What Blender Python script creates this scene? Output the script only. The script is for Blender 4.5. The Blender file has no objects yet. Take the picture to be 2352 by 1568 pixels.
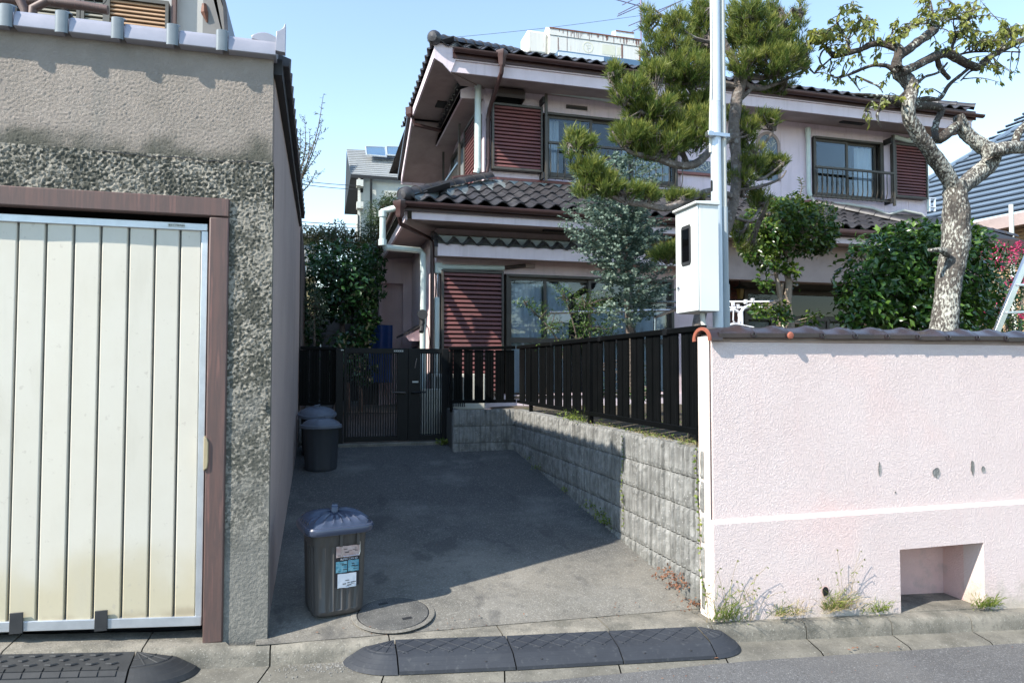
import bpy, bmesh, math, random
import numpy as np
from mathutils import Vector, Matrix, noise
sc = bpy.context.scene
COL = sc.collection
R = math.radians
# ------------------------------------------------------------------ camera
FPX, CXP, CYP, EYE = 1600., 1176., 784., 1.5
YAW = math.atan(441/FPX); PITCH = math.atan(61/FPX)
cam = bpy.data.cameras.new('camera'); cam.sensor_width = 36; cam.lens = 36*FPX/2352
cam.clip_start = .05; cam.clip_end = 2000
co = bpy.data.objects.new('camera', cam); COL.objects.link(co)
co.location = (0, 0, EYE); co.rotation_euler = (math.pi/2+PITCH, 0, -YAW)
sc.camera = co
# ------------------------------------------------------------------ sky and sun
SUNV = Vector((-2.55, -1.02, 2.5)).normalized()
sel = math.asin(SUNV.z)
w = bpy.data.worlds.new('World'); sc.world = w; w.use_nodes = True
nt = w.node_tree; nt.nodes.clear()
sky = nt.nodes.new('ShaderNodeTexSky'); sky.sky_type = 'NISHITA'; sky.sun_disc = False
sky.sun_elevation = sel; sky.sun_rotation = math.atan2(SUNV.x, SUNV.y)
sky.air_density = 1.25; sky.dust_density = .0; sky.ozone_density = .3; sky.altitude = 50
bg = nt.nodes.new('ShaderNodeBackground'); bg.inputs['Strength'].default_value = .15
ow = nt.nodes.new('ShaderNodeOutputWorld')
nt.links.new(sky.outputs[0], bg.inputs[0]); nt.links.new(bg.outputs[0], ow.inputs[0])
sl = bpy.data.lights.new('sun', 'SUN'); sl.energy = 4.0; sl.angle = R(.55); sl.color = (1, .93, .83)
so = bpy.data.objects.new('sun', sl); COL.objects.link(so)
so.rotation_euler = SUNV.to_track_quat('Z', 'Y').to_euler()
sc.view_settings.view_transform = 'Standard'; sc.view_settings.look = 'None'
sc.view_settings.exposure = 1.12; sc.view_settings.gamma = 1; sc.view_settings.use_curve_mapping = False
# ------------------------------------------------------------------ survey helper: photo pixel + known plane -> place
_f0 = Vector((math.sin(YAW), math.cos(YAW), 0)); _rt = Vector((math.cos(YAW), -math.sin(YAW), 0))
_fw = _f0*math.cos(PITCH)+Vector((0, 0, 1))*math.sin(PITCH); _up = _rt.cross(_fw)
CAM = Vector((0, 0, EYE))
def ray(x, y): return _fw+_rt*((x-CXP)/FPX)-_up*((y-CYP)/FPX)
def at(x, y, Y): d = ray(x, y); return CAM+d*(Y/d.y)
def atX(x, y, X): d = ray(x, y); return CAM+d*(X/d.x)
def mpp(x, y, Y): return ((at(x, y, Y)-CAM).dot(_fw))/FPX
# ------------------------------------------------------------------ object helpers
WM = {}
def tag(o, label=None, cat=None, group=None, kind=None):
    if label: o['label'] = label
    if cat: o['category'] = cat
    if group: o['group'] = group
    if kind: o['kind'] = kind
    return o
def par(o, p):
    if p is not None:
        o.parent = p; o.matrix_parent_inverse = WM.get(p.name, Matrix()).inverted()
def thing(name, label, cat, loc=(0, 0, 0), group=None):
    o = bpy.data.objects.new(name, None); COL.objects.link(o); o.location = loc
    o.empty_display_size = .1
    WM[o.name] = Matrix.Translation(loc); return tag(o, label, cat, group)
def place(mesh, name, parent, M=None):
    o = bpy.data.objects.new(name, mesh); COL.objects.link(o)
    if M is not None: o.matrix_world = M; o.matrix_basis = M
    par(o, parent); return o
def copy_tree(r, loc, rz=0, label=None, group=None):
    c = r.copy(); COL.objects.link(c); c.location = loc; c.rotation_euler = (0, 0, rz)
    if label: c['label'] = label
    if group: c['group'] = group
    def rec(a, b):
        for ch in list(a.children):
            d = ch.copy(); COL.objects.link(d); d.parent = b; rec(ch, d)
    rec(r, c); return c
class MB:
    def __init__(s): s.v = []; s.f = []; s.m = []
    def add(s, vs, fs, m=0):
        n = len(s.v); s.v += [tuple(p) for p in vs]; s.f += [tuple(i+n for i in f) for f in fs]; s.m += [m]*len(fs); return s
    def box(s, x0, x1, y0, y1, z0, z1, m=0):
        if x0 > x1: x0, x1 = x1, x0
        if y0 > y1: y0, y1 = y1, y0
        if z0 > z1: z0, z1 = z1, z0
        return s.add([(x0,y0,z0),(x1,y0,z0),(x1,y1,z0),(x0,y1,z0),(x0,y0,z1),(x1,y0,z1),(x1,y1,z1),(x0,y1,z1)],
              [(0,3,2,1),(4,5,6,7),(0,1,5,4),(1,2,6,5),(2,3,7,6),(3,0,4,7)], m)
    def hexa(s, pts, m=0):   # 8 points: bottom 4 ccw, top 4 ccw
        return s.add(pts, [(0,3,2,1),(4,5,6,7),(0,1,5,4),(1,2,6,5),(2,3,7,6),(3,0,4,7)], m)
    def tube(s, pts, rad, n=8, cap=True, m=0, jit=0):
        P = [Vector(p) for p in pts]; k = len(P)
        if not hasattr(rad, '__len__'): rad = [rad]*k
        vs = []; prev = None
        for i, p in enumerate(P):
            d = (P[min(i+1, k-1)]-P[max(i-1, 0)])
            if d.length < 1e-9: d = Vector((0, 0, 1))
            d.normalize()
            if prev is None:
                a = Vector((0, 0, 1)) if abs(d.z) < .9 else Vector((1, 0, 0)); a = a.cross(d).normalized()
            else:
                a = (prev-d*prev.dot(d))
                a = a.normalized() if a.length > 1e-6 else d.orthogonal().normalized()
            prev = a; b = d.cross(a)
            for j in range(n):
                t = 2*math.pi*j/n; rr = rad[i]*(1+random.uniform(-jit, jit)) if jit else rad[i]
                vs.append(p+(a*math.cos(t)+b*math.sin(t))*rr)
        fs = [(i*n+j, i*n+(j+1) % n, (i+1)*n+(j+1) % n, (i+1)*n+j) for i in range(k-1) for j in range(n)]
        if cap: fs += [tuple(range(n-1, -1, -1)), tuple((k-1)*n+j for j in range(n))]
        return s.add(vs, fs, m)
    def lathe(s, prof, c=(0, 0, 0), n=24, m=0, sq=None, cap=True):
        c = Vector(c); vs = []
        for r, z in prof:
            for j in range(n):
                t = 2*math.pi*j/n; x, y = math.cos(t), math.sin(t)
                if sq:  # superellipse
                    q = (abs(x)**sq+abs(y)**sq)**(1/sq); x /= q; y /= q
                vs.append(c+Vector((x*r, y*r, z)))
        k = len(prof)
        fs = [(i*n+j, i*n+(j+1) % n, (i+1)*n+(j+1) % n, (i+1)*n+j) for i in range(k-1) for j in range(n)]
        if cap: fs += [tuple(range(n-1, -1, -1)), tuple((k-1)*n+j for j in range(n))]
        return s.add(vs, fs, m)
    def prism(s, poly, axis, a, b, m=0):  # poly in the two other axes (order x,y,z minus axis)
        def mk(p, t):
            return (t, p[0], p[1]) if axis == 'x' else (p[0], t, p[1]) if axis == 'y' else (p[0], p[1], t)
        n = len(poly); vs = [mk(p, a) for p in poly]+[mk(p, b) for p in poly]
        return s.add(vs, [tuple(range(n-1, -1, -1)), tuple(range(n, 2*n))]+[(i, (i+1) % n, n+(i+1) % n, n+i) for i in range(n)], m)
    def grid(s, fn, nu, nv, m=0):
        vs = [fn(i/nu, j/nv) for j in range(nv+1) for i in range(nu+1)]
        return s.add(vs, [(j*(nu+1)+i, j*(nu+1)+i+1, (j+1)*(nu+1)+i+1, (j+1)*(nu+1)+i) for j in range(nv) for i in range(nu)], m)
    def mesh(s, name, mats, smooth=False, fix=True):
        me = bpy.data.meshes.new(name); me.from_pydata(s.v, [], s.f)
        for x in (mats if isinstance(mats, (list, tuple)) else [mats]): me.materials.append(x)
        if any(s.m): me.polygons.foreach_set('material_index', s.m)
        if fix:
            bm = bmesh.new(); bm.from_mesh(me); bmesh.ops.recalc_face_normals(bm, faces=bm.faces); bm.to_mesh(me); bm.free()
        if smooth: me.shade_auto(smooth) if False else None
        if smooth:
            me.polygons.foreach_set('use_smooth', [True]*len(me.polygons))
            try: me.set_sharp_from_angle(angle=R(38))
            except Exception: pass
        me.update(); return me
    def build(s, name, mats, parent=None, smooth=False, bevel=0, seg=2, fix=True, M=None):
        o = place(s.mesh(name, mats, smooth, fix), name, parent, M)
        if bevel:
            b = o.modifiers.new('bevel', 'BEVEL'); b.width = bevel; b.segments = seg; b.limit_method = 'ANGLE'; b.angle_limit = R(40)
            o.data.polygons.foreach_set('use_smooth', [True]*len(o.data.polygons))
            try: o.data.set_sharp_from_angle(angle=R(50))
            except Exception: pass
        return o
def bx(name, mat_, parent, *a, bevel=0, **k):
    return MB().box(*a).build(name, mat_, parent, bevel=bevel, **k)
# ------------------------------------------------------------------ materials
def mat(name, c, c2=None, sc1=6, rough=.7, bump=0, bs=80, bd=.003, metal=0, spec=.5, c3=None, s3=40, t3=(.55, .7), stretch=(1, 1, 1),
        distort=0, det=5, btype='noise', var=None, transl=0, f3=1, coat=0, mask3=0):
    m = bpy.data.materials.new(name); m.use_nodes = True
    t = m.node_tree; N = t.nodes; L = t.links; p = N['Principled BSDF']
    p.inputs['Roughness'].default_value = rough; p.inputs['Metallic'].default_value = metal
    p.inputs['Specular IOR Level'].default_value = spec
    if coat: p.inputs['Coat Weight'].default_value = coat; p.inputs['Coat Roughness'].default_value = .15
    tc = N.new('ShaderNodeTexCoord'); mp = N.new('ShaderNodeMapping'); mp.inputs['Scale'].default_value = stretch
    geo = N.new('ShaderNodeNewGeometry'); L.new(geo.outputs['Position'], mp.inputs[0])
    if c2 is None: c2 = tuple(x*.86 for x in c)
    nz = N.new('ShaderNodeTexNoise'); nz.inputs['Scale'].default_value = sc1; nz.inputs['Detail'].default_value = 6; nz.inputs['Roughness'].default_value = .6
    L.new(mp.outputs[0], nz.inputs[0])
    rp = N.new('ShaderNodeMapRange'); rp.inputs[1].default_value = .35; rp.inputs[2].default_value = .65; L.new(nz.outputs[0], rp.inputs[0])
    mx = N.new('ShaderNodeMix'); mx.data_type = 'RGBA'; mx.inputs[6].default_value = (*c, 1); mx.inputs[7].default_value = (*c2, 1)
    if var:
        a = N.new('ShaderNodeAttribute'); a.attribute_name = 'var'; L.new(a.outputs['Fac'], mx.inputs[0])
    else: L.new(rp.outputs[0], mx.inputs[0])
    out = mx.outputs[2]
    if c3 is not None:
        n3 = N.new('ShaderNodeTexNoise'); n3.inputs['Scale'].default_value = s3; n3.inputs['Detail'].default_value = 8; L.new(mp.outputs[0], n3.inputs[0])
        r3 = N.new('ShaderNodeMapRange'); r3.inputs[1].default_value = t3[0]; r3.inputs[2].default_value = t3[1]; r3.inputs[4].default_value = f3; L.new(n3.outputs[0], r3.inputs[0])
        m3 = N.new('ShaderNodeMix'); m3.data_type = 'RGBA'; m3.inputs[7].default_value = (*c3, 1)
        if mask3:
            n4 = N.new('ShaderNodeTexNoise'); n4.inputs['Scale'].default_value = mask3; n4.inputs['Detail'].default_value = 2; L.new(mp.outputs[0], n4.inputs[0])
            a4 = N.new('ShaderNodeMath'); a4.operation = 'MULTIPLY_ADD'; a4.inputs[1].default_value = .55; a4.inputs[2].default_value = -.275; L.new(n4.outputs[0], a4.inputs[0])
            a5 = N.new('ShaderNodeMath'); L.new(n3.outputs[0], a5.inputs[0]); L.new(a4.outputs[0], a5.inputs[1]); L.new(a5.outputs[0], r3.inputs[0])
        L.new(r3.outputs[0], m3.inputs[0]); L.new(out, m3.inputs[6]); out = m3.outputs[2]
    L.new(out, p.inputs['Base Color'])
    if bump:
        if btype == 'noise':
            b = N.new('ShaderNodeTexNoise'); b.inputs['Scale'].default_value = bs; b.inputs['Detail'].default_value = det; b.inputs['Distortion'].default_value = distort; bo = b.outputs[0]
        elif btype == 'worm':
            b = N.new('ShaderNodeTexNoise'); b.inputs['Scale'].default_value = bs; b.inputs['Detail'].default_value = 2; b.inputs['Distortion'].default_value = distort
            a1 = N.new('ShaderNodeMath'); a1.operation = 'SUBTRACT'; a1.inputs[1].default_value = .5; L.new(b.outputs[0], a1.inputs[0])
            a2 = N.new('ShaderNodeMath'); a2.operation = 'ABSOLUTE'; L.new(a1.outputs[0], a2.inputs[0])
            a3 = N.new('ShaderNodeMapRange'); a3.inputs[2].default_value = .12; L.new(a2.outputs[0], a3.inputs[0]); bo = a3.outputs[0]
        else:
            b = N.new('ShaderNodeTexVoronoi'); b.inputs['Scale'].default_value = bs; bo = b.outputs[0]
        L.new(mp.outputs[0], b.inputs[0])
        bn = N.new('ShaderNodeBump'); bn.inputs['Strength'].default_value = bump; bn.inputs['Distance'].default_value = bd
        L.new(bo, bn.inputs['Height']); L.new(bn.outputs[0], p.inputs['Normal'])
    if transl:
        tr = N.new('ShaderNodeBsdfTranslucent'); L.new(out, tr.inputs[0]); ms = N.new('ShaderNodeMixShader'); ms.inputs[0].default_value = transl
        L.new(p.outputs[0], ms.inputs[1]); L.new(tr.outputs[0], ms.inputs[2]); L.new(ms.outputs[0], N['Material Output'].inputs[0])
    m['_out'] = 1
    return m
def add_tone_band(m, z0, z1, col, amount=.8, ns=7, axis=2, rev=False):
    """dirt bands and plain tone changes with a ragged edge along one axis"""
    t = m.node_tree; N = t.nodes; L = t.links; p = N['Principled BSDF']
    src = p.inputs['Base Color'].links[0].from_socket
    geo = N.new('ShaderNodeNewGeometry'); sp = N.new('ShaderNodeSeparateXYZ'); L.new(geo.outputs['Position'], sp.inputs[0])
    nz = N.new('ShaderNodeTexNoise'); nz.inputs['Scale'].default_value = ns; nz.inputs['Detail'].default_value = 7; L.new(geo.outputs['Position'], nz.inputs[0])
    ma = N.new('ShaderNodeMath'); ma.operation = 'MULTIPLY_ADD'; ma.inputs[1].default_value = (z1-z0)*2; L.new(nz.outputs[0], ma.inputs[0])
    ad = N.new('ShaderNodeMath'); ad.operation = 'SUBTRACT'; L.new(sp.outputs[axis], ad.inputs[0]); ad.inputs[1].default_value = (z1-z0)
    ma.inputs[2].default_value = 0; s2 = N.new('ShaderNodeMath'); s2.operation = 'ADD'; L.new(ad.outputs[0], s2.inputs[0]); L.new(ma.outputs[0], s2.inputs[1])
    mr = N.new('ShaderNodeMapRange'); mr.inputs[1].default_value = z0; mr.inputs[2].default_value = z1; mr.inputs[3].default_value = 0 if rev else amount; mr.inputs[4].default_value = amount if rev else 0; mr.interpolation_type = 'SMOOTHSTEP'
    L.new(s2.outputs[0], mr.inputs[0])
    m3 = N.new('ShaderNodeMix'); m3.data_type = 'RGBA'; m3.inputs[7].default_value = (*col, 1)
    L.new(mr.outputs[0], m3.inputs[0]); L.new(src, m3.inputs[6]); L.new(m3.outputs[2], p.inputs['Base Color'])
def patch(m, scale, lo, hi, col, amt=.5, stretch=(1, 1, 1), detail=5):
    t = m.node_tree; N = t.nodes; L = t.links; p = N['Principled BSDF']; src = p.inputs['Base Color'].links[0].from_socket
    geo = N.new('ShaderNodeNewGeometry'); mp = N.new('ShaderNodeMapping'); mp.inputs['Scale'].default_value = stretch; mp.inputs['Location'].default_value = (scale*.37, 1.3, .7)
    L.new(geo.outputs['Position'], mp.inputs[0]); nz = N.new('ShaderNodeTexNoise'); nz.inputs['Scale'].default_value = scale; nz.inputs['Detail'].default_value = detail; nz.inputs['Roughness'].default_value = .6; L.new(mp.outputs[0], nz.inputs[0])
    mr = N.new('ShaderNodeMapRange'); mr.inputs[1].default_value = lo; mr.inputs[2].default_value = hi; mr.inputs[4].default_value = amt; L.new(nz.outputs[0], mr.inputs[0])
    m3 = N.new('ShaderNodeMix'); m3.data_type = 'RGBA'; m3.inputs[7].default_value = (*col, 1); L.new(mr.outputs[0], m3.inputs[0]); L.new(src, m3.inputs[6]); L.new(m3.outputs[2], p.inputs['Base Color'])
def glassmat(name, tint=(.75, .8, .8), refl=1.45, rough=.02, base=.08):
    m = bpy.data.materials.new(name); m.use_nodes = True; t = m.node_tree; N = t.nodes; L = t.links; N.clear()
    o = N.new('ShaderNodeOutputMaterial'); tr = N.new('ShaderNodeBsdfTransparent'); tr.inputs[0].default_value = (*tint, 1)
    gl = N.new('ShaderNodeBsdfGlossy'); gl.inputs['Roughness'].default_value = rough; gl.inputs[0].default_value = (.9, .95, 1, 1)
    fr = N.new('ShaderNodeFresnel'); fr.inputs[0].default_value = refl; ad = N.new('ShaderNodeMath'); ad.inputs[1].default_value = base; L.new(fr.outputs[0], ad.inputs[0])
    mx = N.new('ShaderNodeMixShader'); L.new(ad.outputs[0], mx.inputs[0]); L.new(tr.outputs[0], mx.inputs[1]); L.new(gl.outputs[0], mx.inputs[2]); L.new(mx.outputs[0], o.inputs[0])
    return m
M = {}
M['pink'] = mat('pink_stucco', (.71,.60,.57), (.675,.56,.53), 1.6, .9, .55, 62, .004, btype='worm', distort=.9, c3=(.80,.52,.47), s3=1.3, t3=(.55,.75), f3=.4)
add_tone_band(M['pink'], -.16, .06, (.40,.37,.28), .7, 9)
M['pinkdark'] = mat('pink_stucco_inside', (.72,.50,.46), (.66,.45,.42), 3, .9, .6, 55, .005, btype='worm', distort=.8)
M['pinkjamb'] = mat('cream_pink_render', (.74,.64,.57), (.76,.64,.56), 3, .85, .3, 120, .002)
M['hpink'] = mat('house_pink_siding', (.80,.68,.75), (.75,.63,.70), 2, .85, .5, 45, .003, btype='worm', distort=1)
M['hpink1'] = mat('house_pink_stucco', (.78,.62,.63), (.70,.55,.56), 2.5, .9, .6, 50, .004, btype='worm', distort=1)
M['soffit'] = mat('soffit_board', (.40,.32,.30), (.34,.27,.255), 3, .85)
M['fascia'] = mat('pink_fascia', (.76,.66,.71), (.70,.60,.64), 4, .8, .3, 60, .002)
M['gar_up'] = mat('grey_stucco', (.345,.30,.26), (.285,.25,.215), 4, .92, .6, 85, .004, btype='worm', distort=1.2, c3=(.39,.345,.30), s3=11, t3=(.6,.7), f3=.6)
add_tone_band(M['gar_up'], 2.62, 2.80, (.075,.078,.06), .9, 6)
M['gar_lo'] = mat('rough_stained_render', (.35,.32,.265), (.19,.18,.15), 14, .95, .8, 120, .004, c3=(.05,.052,.04), s3=58, t3=(.44,.53), f3=.9, mask3=6)
add_tone_band(M['gar_lo'], .2, 1.5, (.20,.195,.175), .8, 5)
M['gar_side'] = mat('taupe_side_wall', (.44,.35,.315), (.38,.30,.275), 1.2, .9, .25, 140, .002)
M['gframe'] = mat('brown_steel_frame', (.135,.078,.066), (.075,.056,.052), 5, .55, .15, 30, .002, stretch=(9, 9, .6), c3=(.22,.11,.09), s3=5, t3=(.55,.75))
M['cream'] = mat('cream_door_panel', (.63,.60,.515), (.60,.565,.475), 2.2, .42, c3=(.53,.48,.37), s3=3, t3=(.6,.8), f3=.25)
add_tone_band(M['cream'], .30, .66, (.52,.455,.30), .75, 2.5); add_tone_band(M['cream'], .17, .24, (.30,.24,.16), .6, 9)
M['alu'] = mat('aluminium', (.62,.65,.68), (.52,.55,.58), 10, .38, metal=.6)
M['blackrub'] = mat('black_rubber', (.022,.024,.027), (.034,.036,.038), 9, .62, .2, 200, .001)
M['greyrub'] = mat('grey_rubber_ramp', (.036,.041,.050), (.029,.033,.041), 5, .68, .2, 200, .001, spec=.3, c3=(.075,.08,.085), s3=7, t3=(.6,.8), f3=.4)
M['asphalt'] = mat('asphalt', (.125,.125,.125), (.095,.095,.096), 2, .95, 1, 180, .008, c3=(.34,.34,.33), s3=170, t3=(.62,.68))
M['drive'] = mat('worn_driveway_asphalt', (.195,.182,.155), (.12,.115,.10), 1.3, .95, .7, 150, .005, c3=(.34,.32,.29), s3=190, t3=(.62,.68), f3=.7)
add_tone_band(M['drive'], 4.5, 6.0, (.055,.056,.058), .85, .8, axis=1, rev=True)  # asphalt blends to a darker tone towards the back
M['conc'] = mat('kerb_concrete', (.25,.23,.19), (.11,.105,.088), 4.5, .95, .7, 120, .005, c3=(.36,.34,.29), s3=120, t3=(.6,.68), f3=.6)
M['gutter'] = mat('gutter_concrete', (.185,.175,.145), (.105,.10,.085), 4, .95, .5, 130, .003, c3=(.30,.29,.25), s3=140, t3=(.6,.68), f3=.6)
M['block'] = mat('split_face_block', (.30,.30,.285), (.17,.17,.16), 8, .97, 1, 90, .006, c3=(.55,.55,.52), s3=60, t3=(.63,.69), f3=.7)
add_tone_band(M['block'], 0.0, .25, (.10,.10,.085), .5, 6)
M['mortar'] = mat('dark_mortar', (.10,.10,.09), None, 6, .95)
M['hipplaster'] = mat('weathered_hip_mortar', (.20,.23,.235), (.12,.135,.14), 9, .9)
M['fence'] = mat('black_aluminium_slats', (.0035,.0042,.0045), (.005,.0055,.006), 8, .4, spec=.06)
M['gate'] = mat('black_gate_paint', (.006,.007,.008), (.009,.010,.011), 8, .45, spec=.2)
M['tiled'] = mat('dark_glazed_tile', (.052,.050,.056), (.034,.034,.040), 3, .42, .15, 40, .002)
M['tileb'] = mat('brown_weathered_tile', (.036,.034,.038), (.024,.024,.028), 3, .5, .2, 40, .002, c3=(.06,.057,.06), s3=8, t3=(.6,.8), f3=.5)
M['tilewall'] = mat('glazed_brown_coping_tile', (.050,.034,.034), (.030,.024,.027), 5, .22, .1, 20, .001)
M['tilered'] = mat('unglazed_tile_edge', (.36,.115,.07), (.25,.075,.045), 12, .8)
M['tilesilver'] = mat('silver_grey_tile', (.40,.39,.43), (.33,.33,.37), 5, .34, metal=.25)
M['tilecollar'] = mat('grey_tile_collar', (.20,.23,.245), (.16,.185,.20), 8, .4, metal=.2)
M['plaster'] = mat('grey_roof_plaster', (.34,.38,.39), (.24,.27,.28), 6, .9)
M['brown'] = mat('brown_gutter', (.070,.031,.028), (.052,.025,.023), 5, .45)
M['flash'] = mat('red_brown_flashing', (.26,.09,.075), (.20,.07,.06), 5, .4)
M['pvc'] = mat('pale_pvc_pipe', (.60,.68,.64), (.54,.61,.58), 6, .45)
M['slat'] = mat('red_brown_shutter_slat', (.20,.072,.068), (.14,.058,.056), 3, .6, c3=(.27,.12,.105), s3=6, t3=(.6,.8), f3=.5)
M['bronze'] = mat('bronze_window_frame', (.088,.078,.066), (.07,.062,.053), 5, .45, metal=.3)
M['glass'] = glassmat('window_glass', (.84,.89,.92), refl=1.33, base=.03)
M['glassdk'] = glassmat('dark_glass', (.13,.15,.16), base=.0)
M['curtain'] = mat('white_net_curtain', (.86,.88,.90), (.78,.80,.84), 4, .9, transl=.3)
M['room'] = mat('dim_room', (.05,.05,.055), None, 2, .95)
M['dark'] = mat('dark_metal', (.02,.02,.021), None, 5, .6)
M['darkbrown'] = mat('dark_brown_vent', (.05,.036,.033), None, 5, .5)
M['boxwhite'] = mat('meter_box_enamel', (.70,.73,.70), (.67,.70,.675), 3, .42)
M['galv'] = mat('galvanised_pole', (.60,.66,.72), (.54,.60,.67), 3, .42, metal=.25)
M['cond'] = mat('grey_conduit', (.36,.40,.42), (.32,.36,.38), 3, .5)
M['condpale'] = mat('pale_conduit', (.55,.55,.50), (.50,.50,.46), 3, .5)
M['steel'] = mat('stainless_steel', (.60,.62,.65), (.5,.52,.55), 5, .25, metal=.9)
M['whiteplastic'] = mat('white_plastic', (.72,.73,.78), None, 5, .4)
M['bin'] = mat('grey_brown_bin_plastic', (.072,.068,.064), (.062,.058,.055), 3, .42)
M['lid'] = mat('blue_grey_lid_plastic', (.055,.07,.11), (.045,.058,.095), 3, .24, coat=.15)
M['lidold'] = mat('faded_grey_lid', (.115,.135,.17), (.10,.115,.15), 6, .45)
M['binold'] = mat('dark_grey_round_bin', (.035,.040,.048), (.030,.034,.040), 4, .5)
M['stick_w'] = mat('white_print', (.62,.66,.72), (.50,.55,.62), 20, .3)
M['stick_b'] = mat('teal_print', (.03,.20,.28), (.20,.38,.46), 40, .3)
M['stick_k'] = mat('black_print', (.02,.02,.025), None, 5, .35)
M['stick_r'] = mat('rose_print', (.42,.27,.24), (.55,.45,.42), 30, .3)
M['iron'] = mat('manhole_lid', (.11,.108,.10), (.06,.06,.057), 8, .85, .8, 140, .004, c3=(.40,.40,.38), s3=150, t3=(.62,.68), f3=.7)
M['bark'] = mat('grey_brown_bark', (.16,.125,.10), (.09,.075,.065), 14, .95, 1, 40, .02)
M['barkpine'] = mat('pine_bark', (.19,.16,.14), (.10,.085,.075), 14, .95, 1, 45, .02, c3=(.33,.32,.30), s3=20, t3=(.58,.68), f3=.6)
M['barkplum'] = mat('lichen_bark', (.12,.105,.09), (.06,.053,.047), 11, .95, 1, 42, .03, c3=(.50,.50,.44), s3=62, t3=(.50,.62), f3=.85, stretch=(1,1,.5), mask3=5)
M['barkdark'] = mat('dark_plum_bark', (.085,.068,.056), (.045,.038,.033), 12, .95, 1, 50, .02, c3=(.40,.42,.36), s3=40, t3=(.57,.66), mask3=6)
M['barkpale'] = mat('smooth_pale_bark', (.34,.26,.20), (.24,.20,.16), 10, .85, .5, 30, .006, c3=(.42,.42,.36), s3=14, t3=(.58,.7), f3=.6)
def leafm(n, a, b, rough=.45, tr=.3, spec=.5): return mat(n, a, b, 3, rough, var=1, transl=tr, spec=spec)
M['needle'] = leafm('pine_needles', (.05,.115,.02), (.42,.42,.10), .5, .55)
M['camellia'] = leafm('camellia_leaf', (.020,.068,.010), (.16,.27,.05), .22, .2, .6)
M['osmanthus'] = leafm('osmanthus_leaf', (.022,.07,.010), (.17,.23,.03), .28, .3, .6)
M['euca'] = leafm('eucalyptus_leaf', (.06,.11,.08), (.24,.32,.25), .5, .355)
M['nandina'] = leafm('nandina_leaf', (.04,.10,.02), (.15,.22,.04), .4, .35)
M['plumleaf'] = leafm('plum_leaf', (.13,.17,.045), (.36,.36,.06), .5, .4)
M['dkleaf'] = leafm('dark_shrub_leaf', (.014,.05,.014), (.05,.125,.03), .3, .2)
M['conifer'] = leafm('conifer_foliage', (.02,.05,.012), (.06,.10,.02), .6, .3)
M['twigleaf'] = leafm('pale_twig_leaf', (.05,.09,.05), (.13,.17,.10), .5, .3)
M['flower'] = leafm('crape_flower', (.55,.03,.14), (.75,.10,.25), .6, .4)
M['weed'] = leafm('weed_blade', (.08,.15,.02), (.26,.30,.06), .6, .4)
M['straw'] = leafm('dry_grass', (.33,.26,.14), (.50,.40,.22), .8, .3)
M['deadleaf'] = leafm('dead_leaf', (.16,.06,.035), (.30,.15,.08), .7, .2)
M['soil'] = mat('garden_soil', (.10,.08,.055), (.055,.045,.033), 5, .98, .8, 40, .02)
M['brick'] = mat('red_brown_brick', (.17,.062,.048), (.11,.045,.04), 8, .85, .5, 60, .004)
M['tanbrick'] = mat('tan_brick_wall', (.52,.36,.22), (.46,.31,.19), 6, .9)
M['doorbrown'] = mat('dark_bronze_door', (.055,.045,.038), (.045,.036,.03), 4, .45)
M['blueroof'] = mat('blue_grey_metal_roof', (.17,.23,.30), (.14,.19,.25), 2, .4, metal=.2)
M['greyroof'] = mat('grey_slate_roof', (.44,.46,.46), (.38,.40,.40), 3, .5)
M['blackwall'] = mat('black_barge', (.012,.013,.014), None, 4, .6)
M['white'] = mat('off_white_render', (.60,.62,.58), (.55,.57,.53), 3, .85)
M['neigh'] = mat('neighbour_pale_wall', (.50,.51,.50), (.45,.46,.45), 2, .9, .3, 60, .003)
M['orange'] = mat('tan_shutter_slat', (.42,.27,.16), (.35,.22,.13), 4, .55)
M['greyslat'] = mat('grey_shutter_slat', (.27,.25,.20), (.22,.21,.17), 4, .55)
M['yellow'] = mat('yellow_render', (.50,.46,.26), None, 4, .85)
M['blue'] = mat('blue_sheet', (.02,.07,.26), (.015,.05,.2), 6, .5)
M['heater'] = mat('heater_white_panel', (.66,.66,.62), (.60,.60,.56), 4, .4, c3=(.34,.13,.06), s3=9, t3=(.66,.72), stretch=(7,1,.35), f3=.8)
M['rust'] = mat('rusty_steel', (.20,.08,.045), (.12,.05,.035), 20, .7)
M['heatfade'] = mat('faded_print', (.56,.56,.44), (.60,.60,.50), 10, .5)
M['hseglass'] = mat('skylight_glass', (.10,.18,.28), None, 3, .1)
M['cable'] = mat('black_cable', (.03,.03,.032), None, 3, .6)
M['antenna'] = mat('antenna_rod', (.30,.26,.34), None, 3, .4, metal=.6)
M['lampglass'] = mat('amber_lantern_glass', (.22,.15,.04), None, 3, .3)
M['gravel'] = mat('gravel_chips', (.26,.25,.23), (.14,.14,.13), 60, .95)
M['beigewood'] = mat('beige_handle', (.40,.33,.20), None, 5, .5)
M['acwhite'] = mat('air_conditioner_casing', (.62,.60,.52), None, 4, .5)

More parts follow.
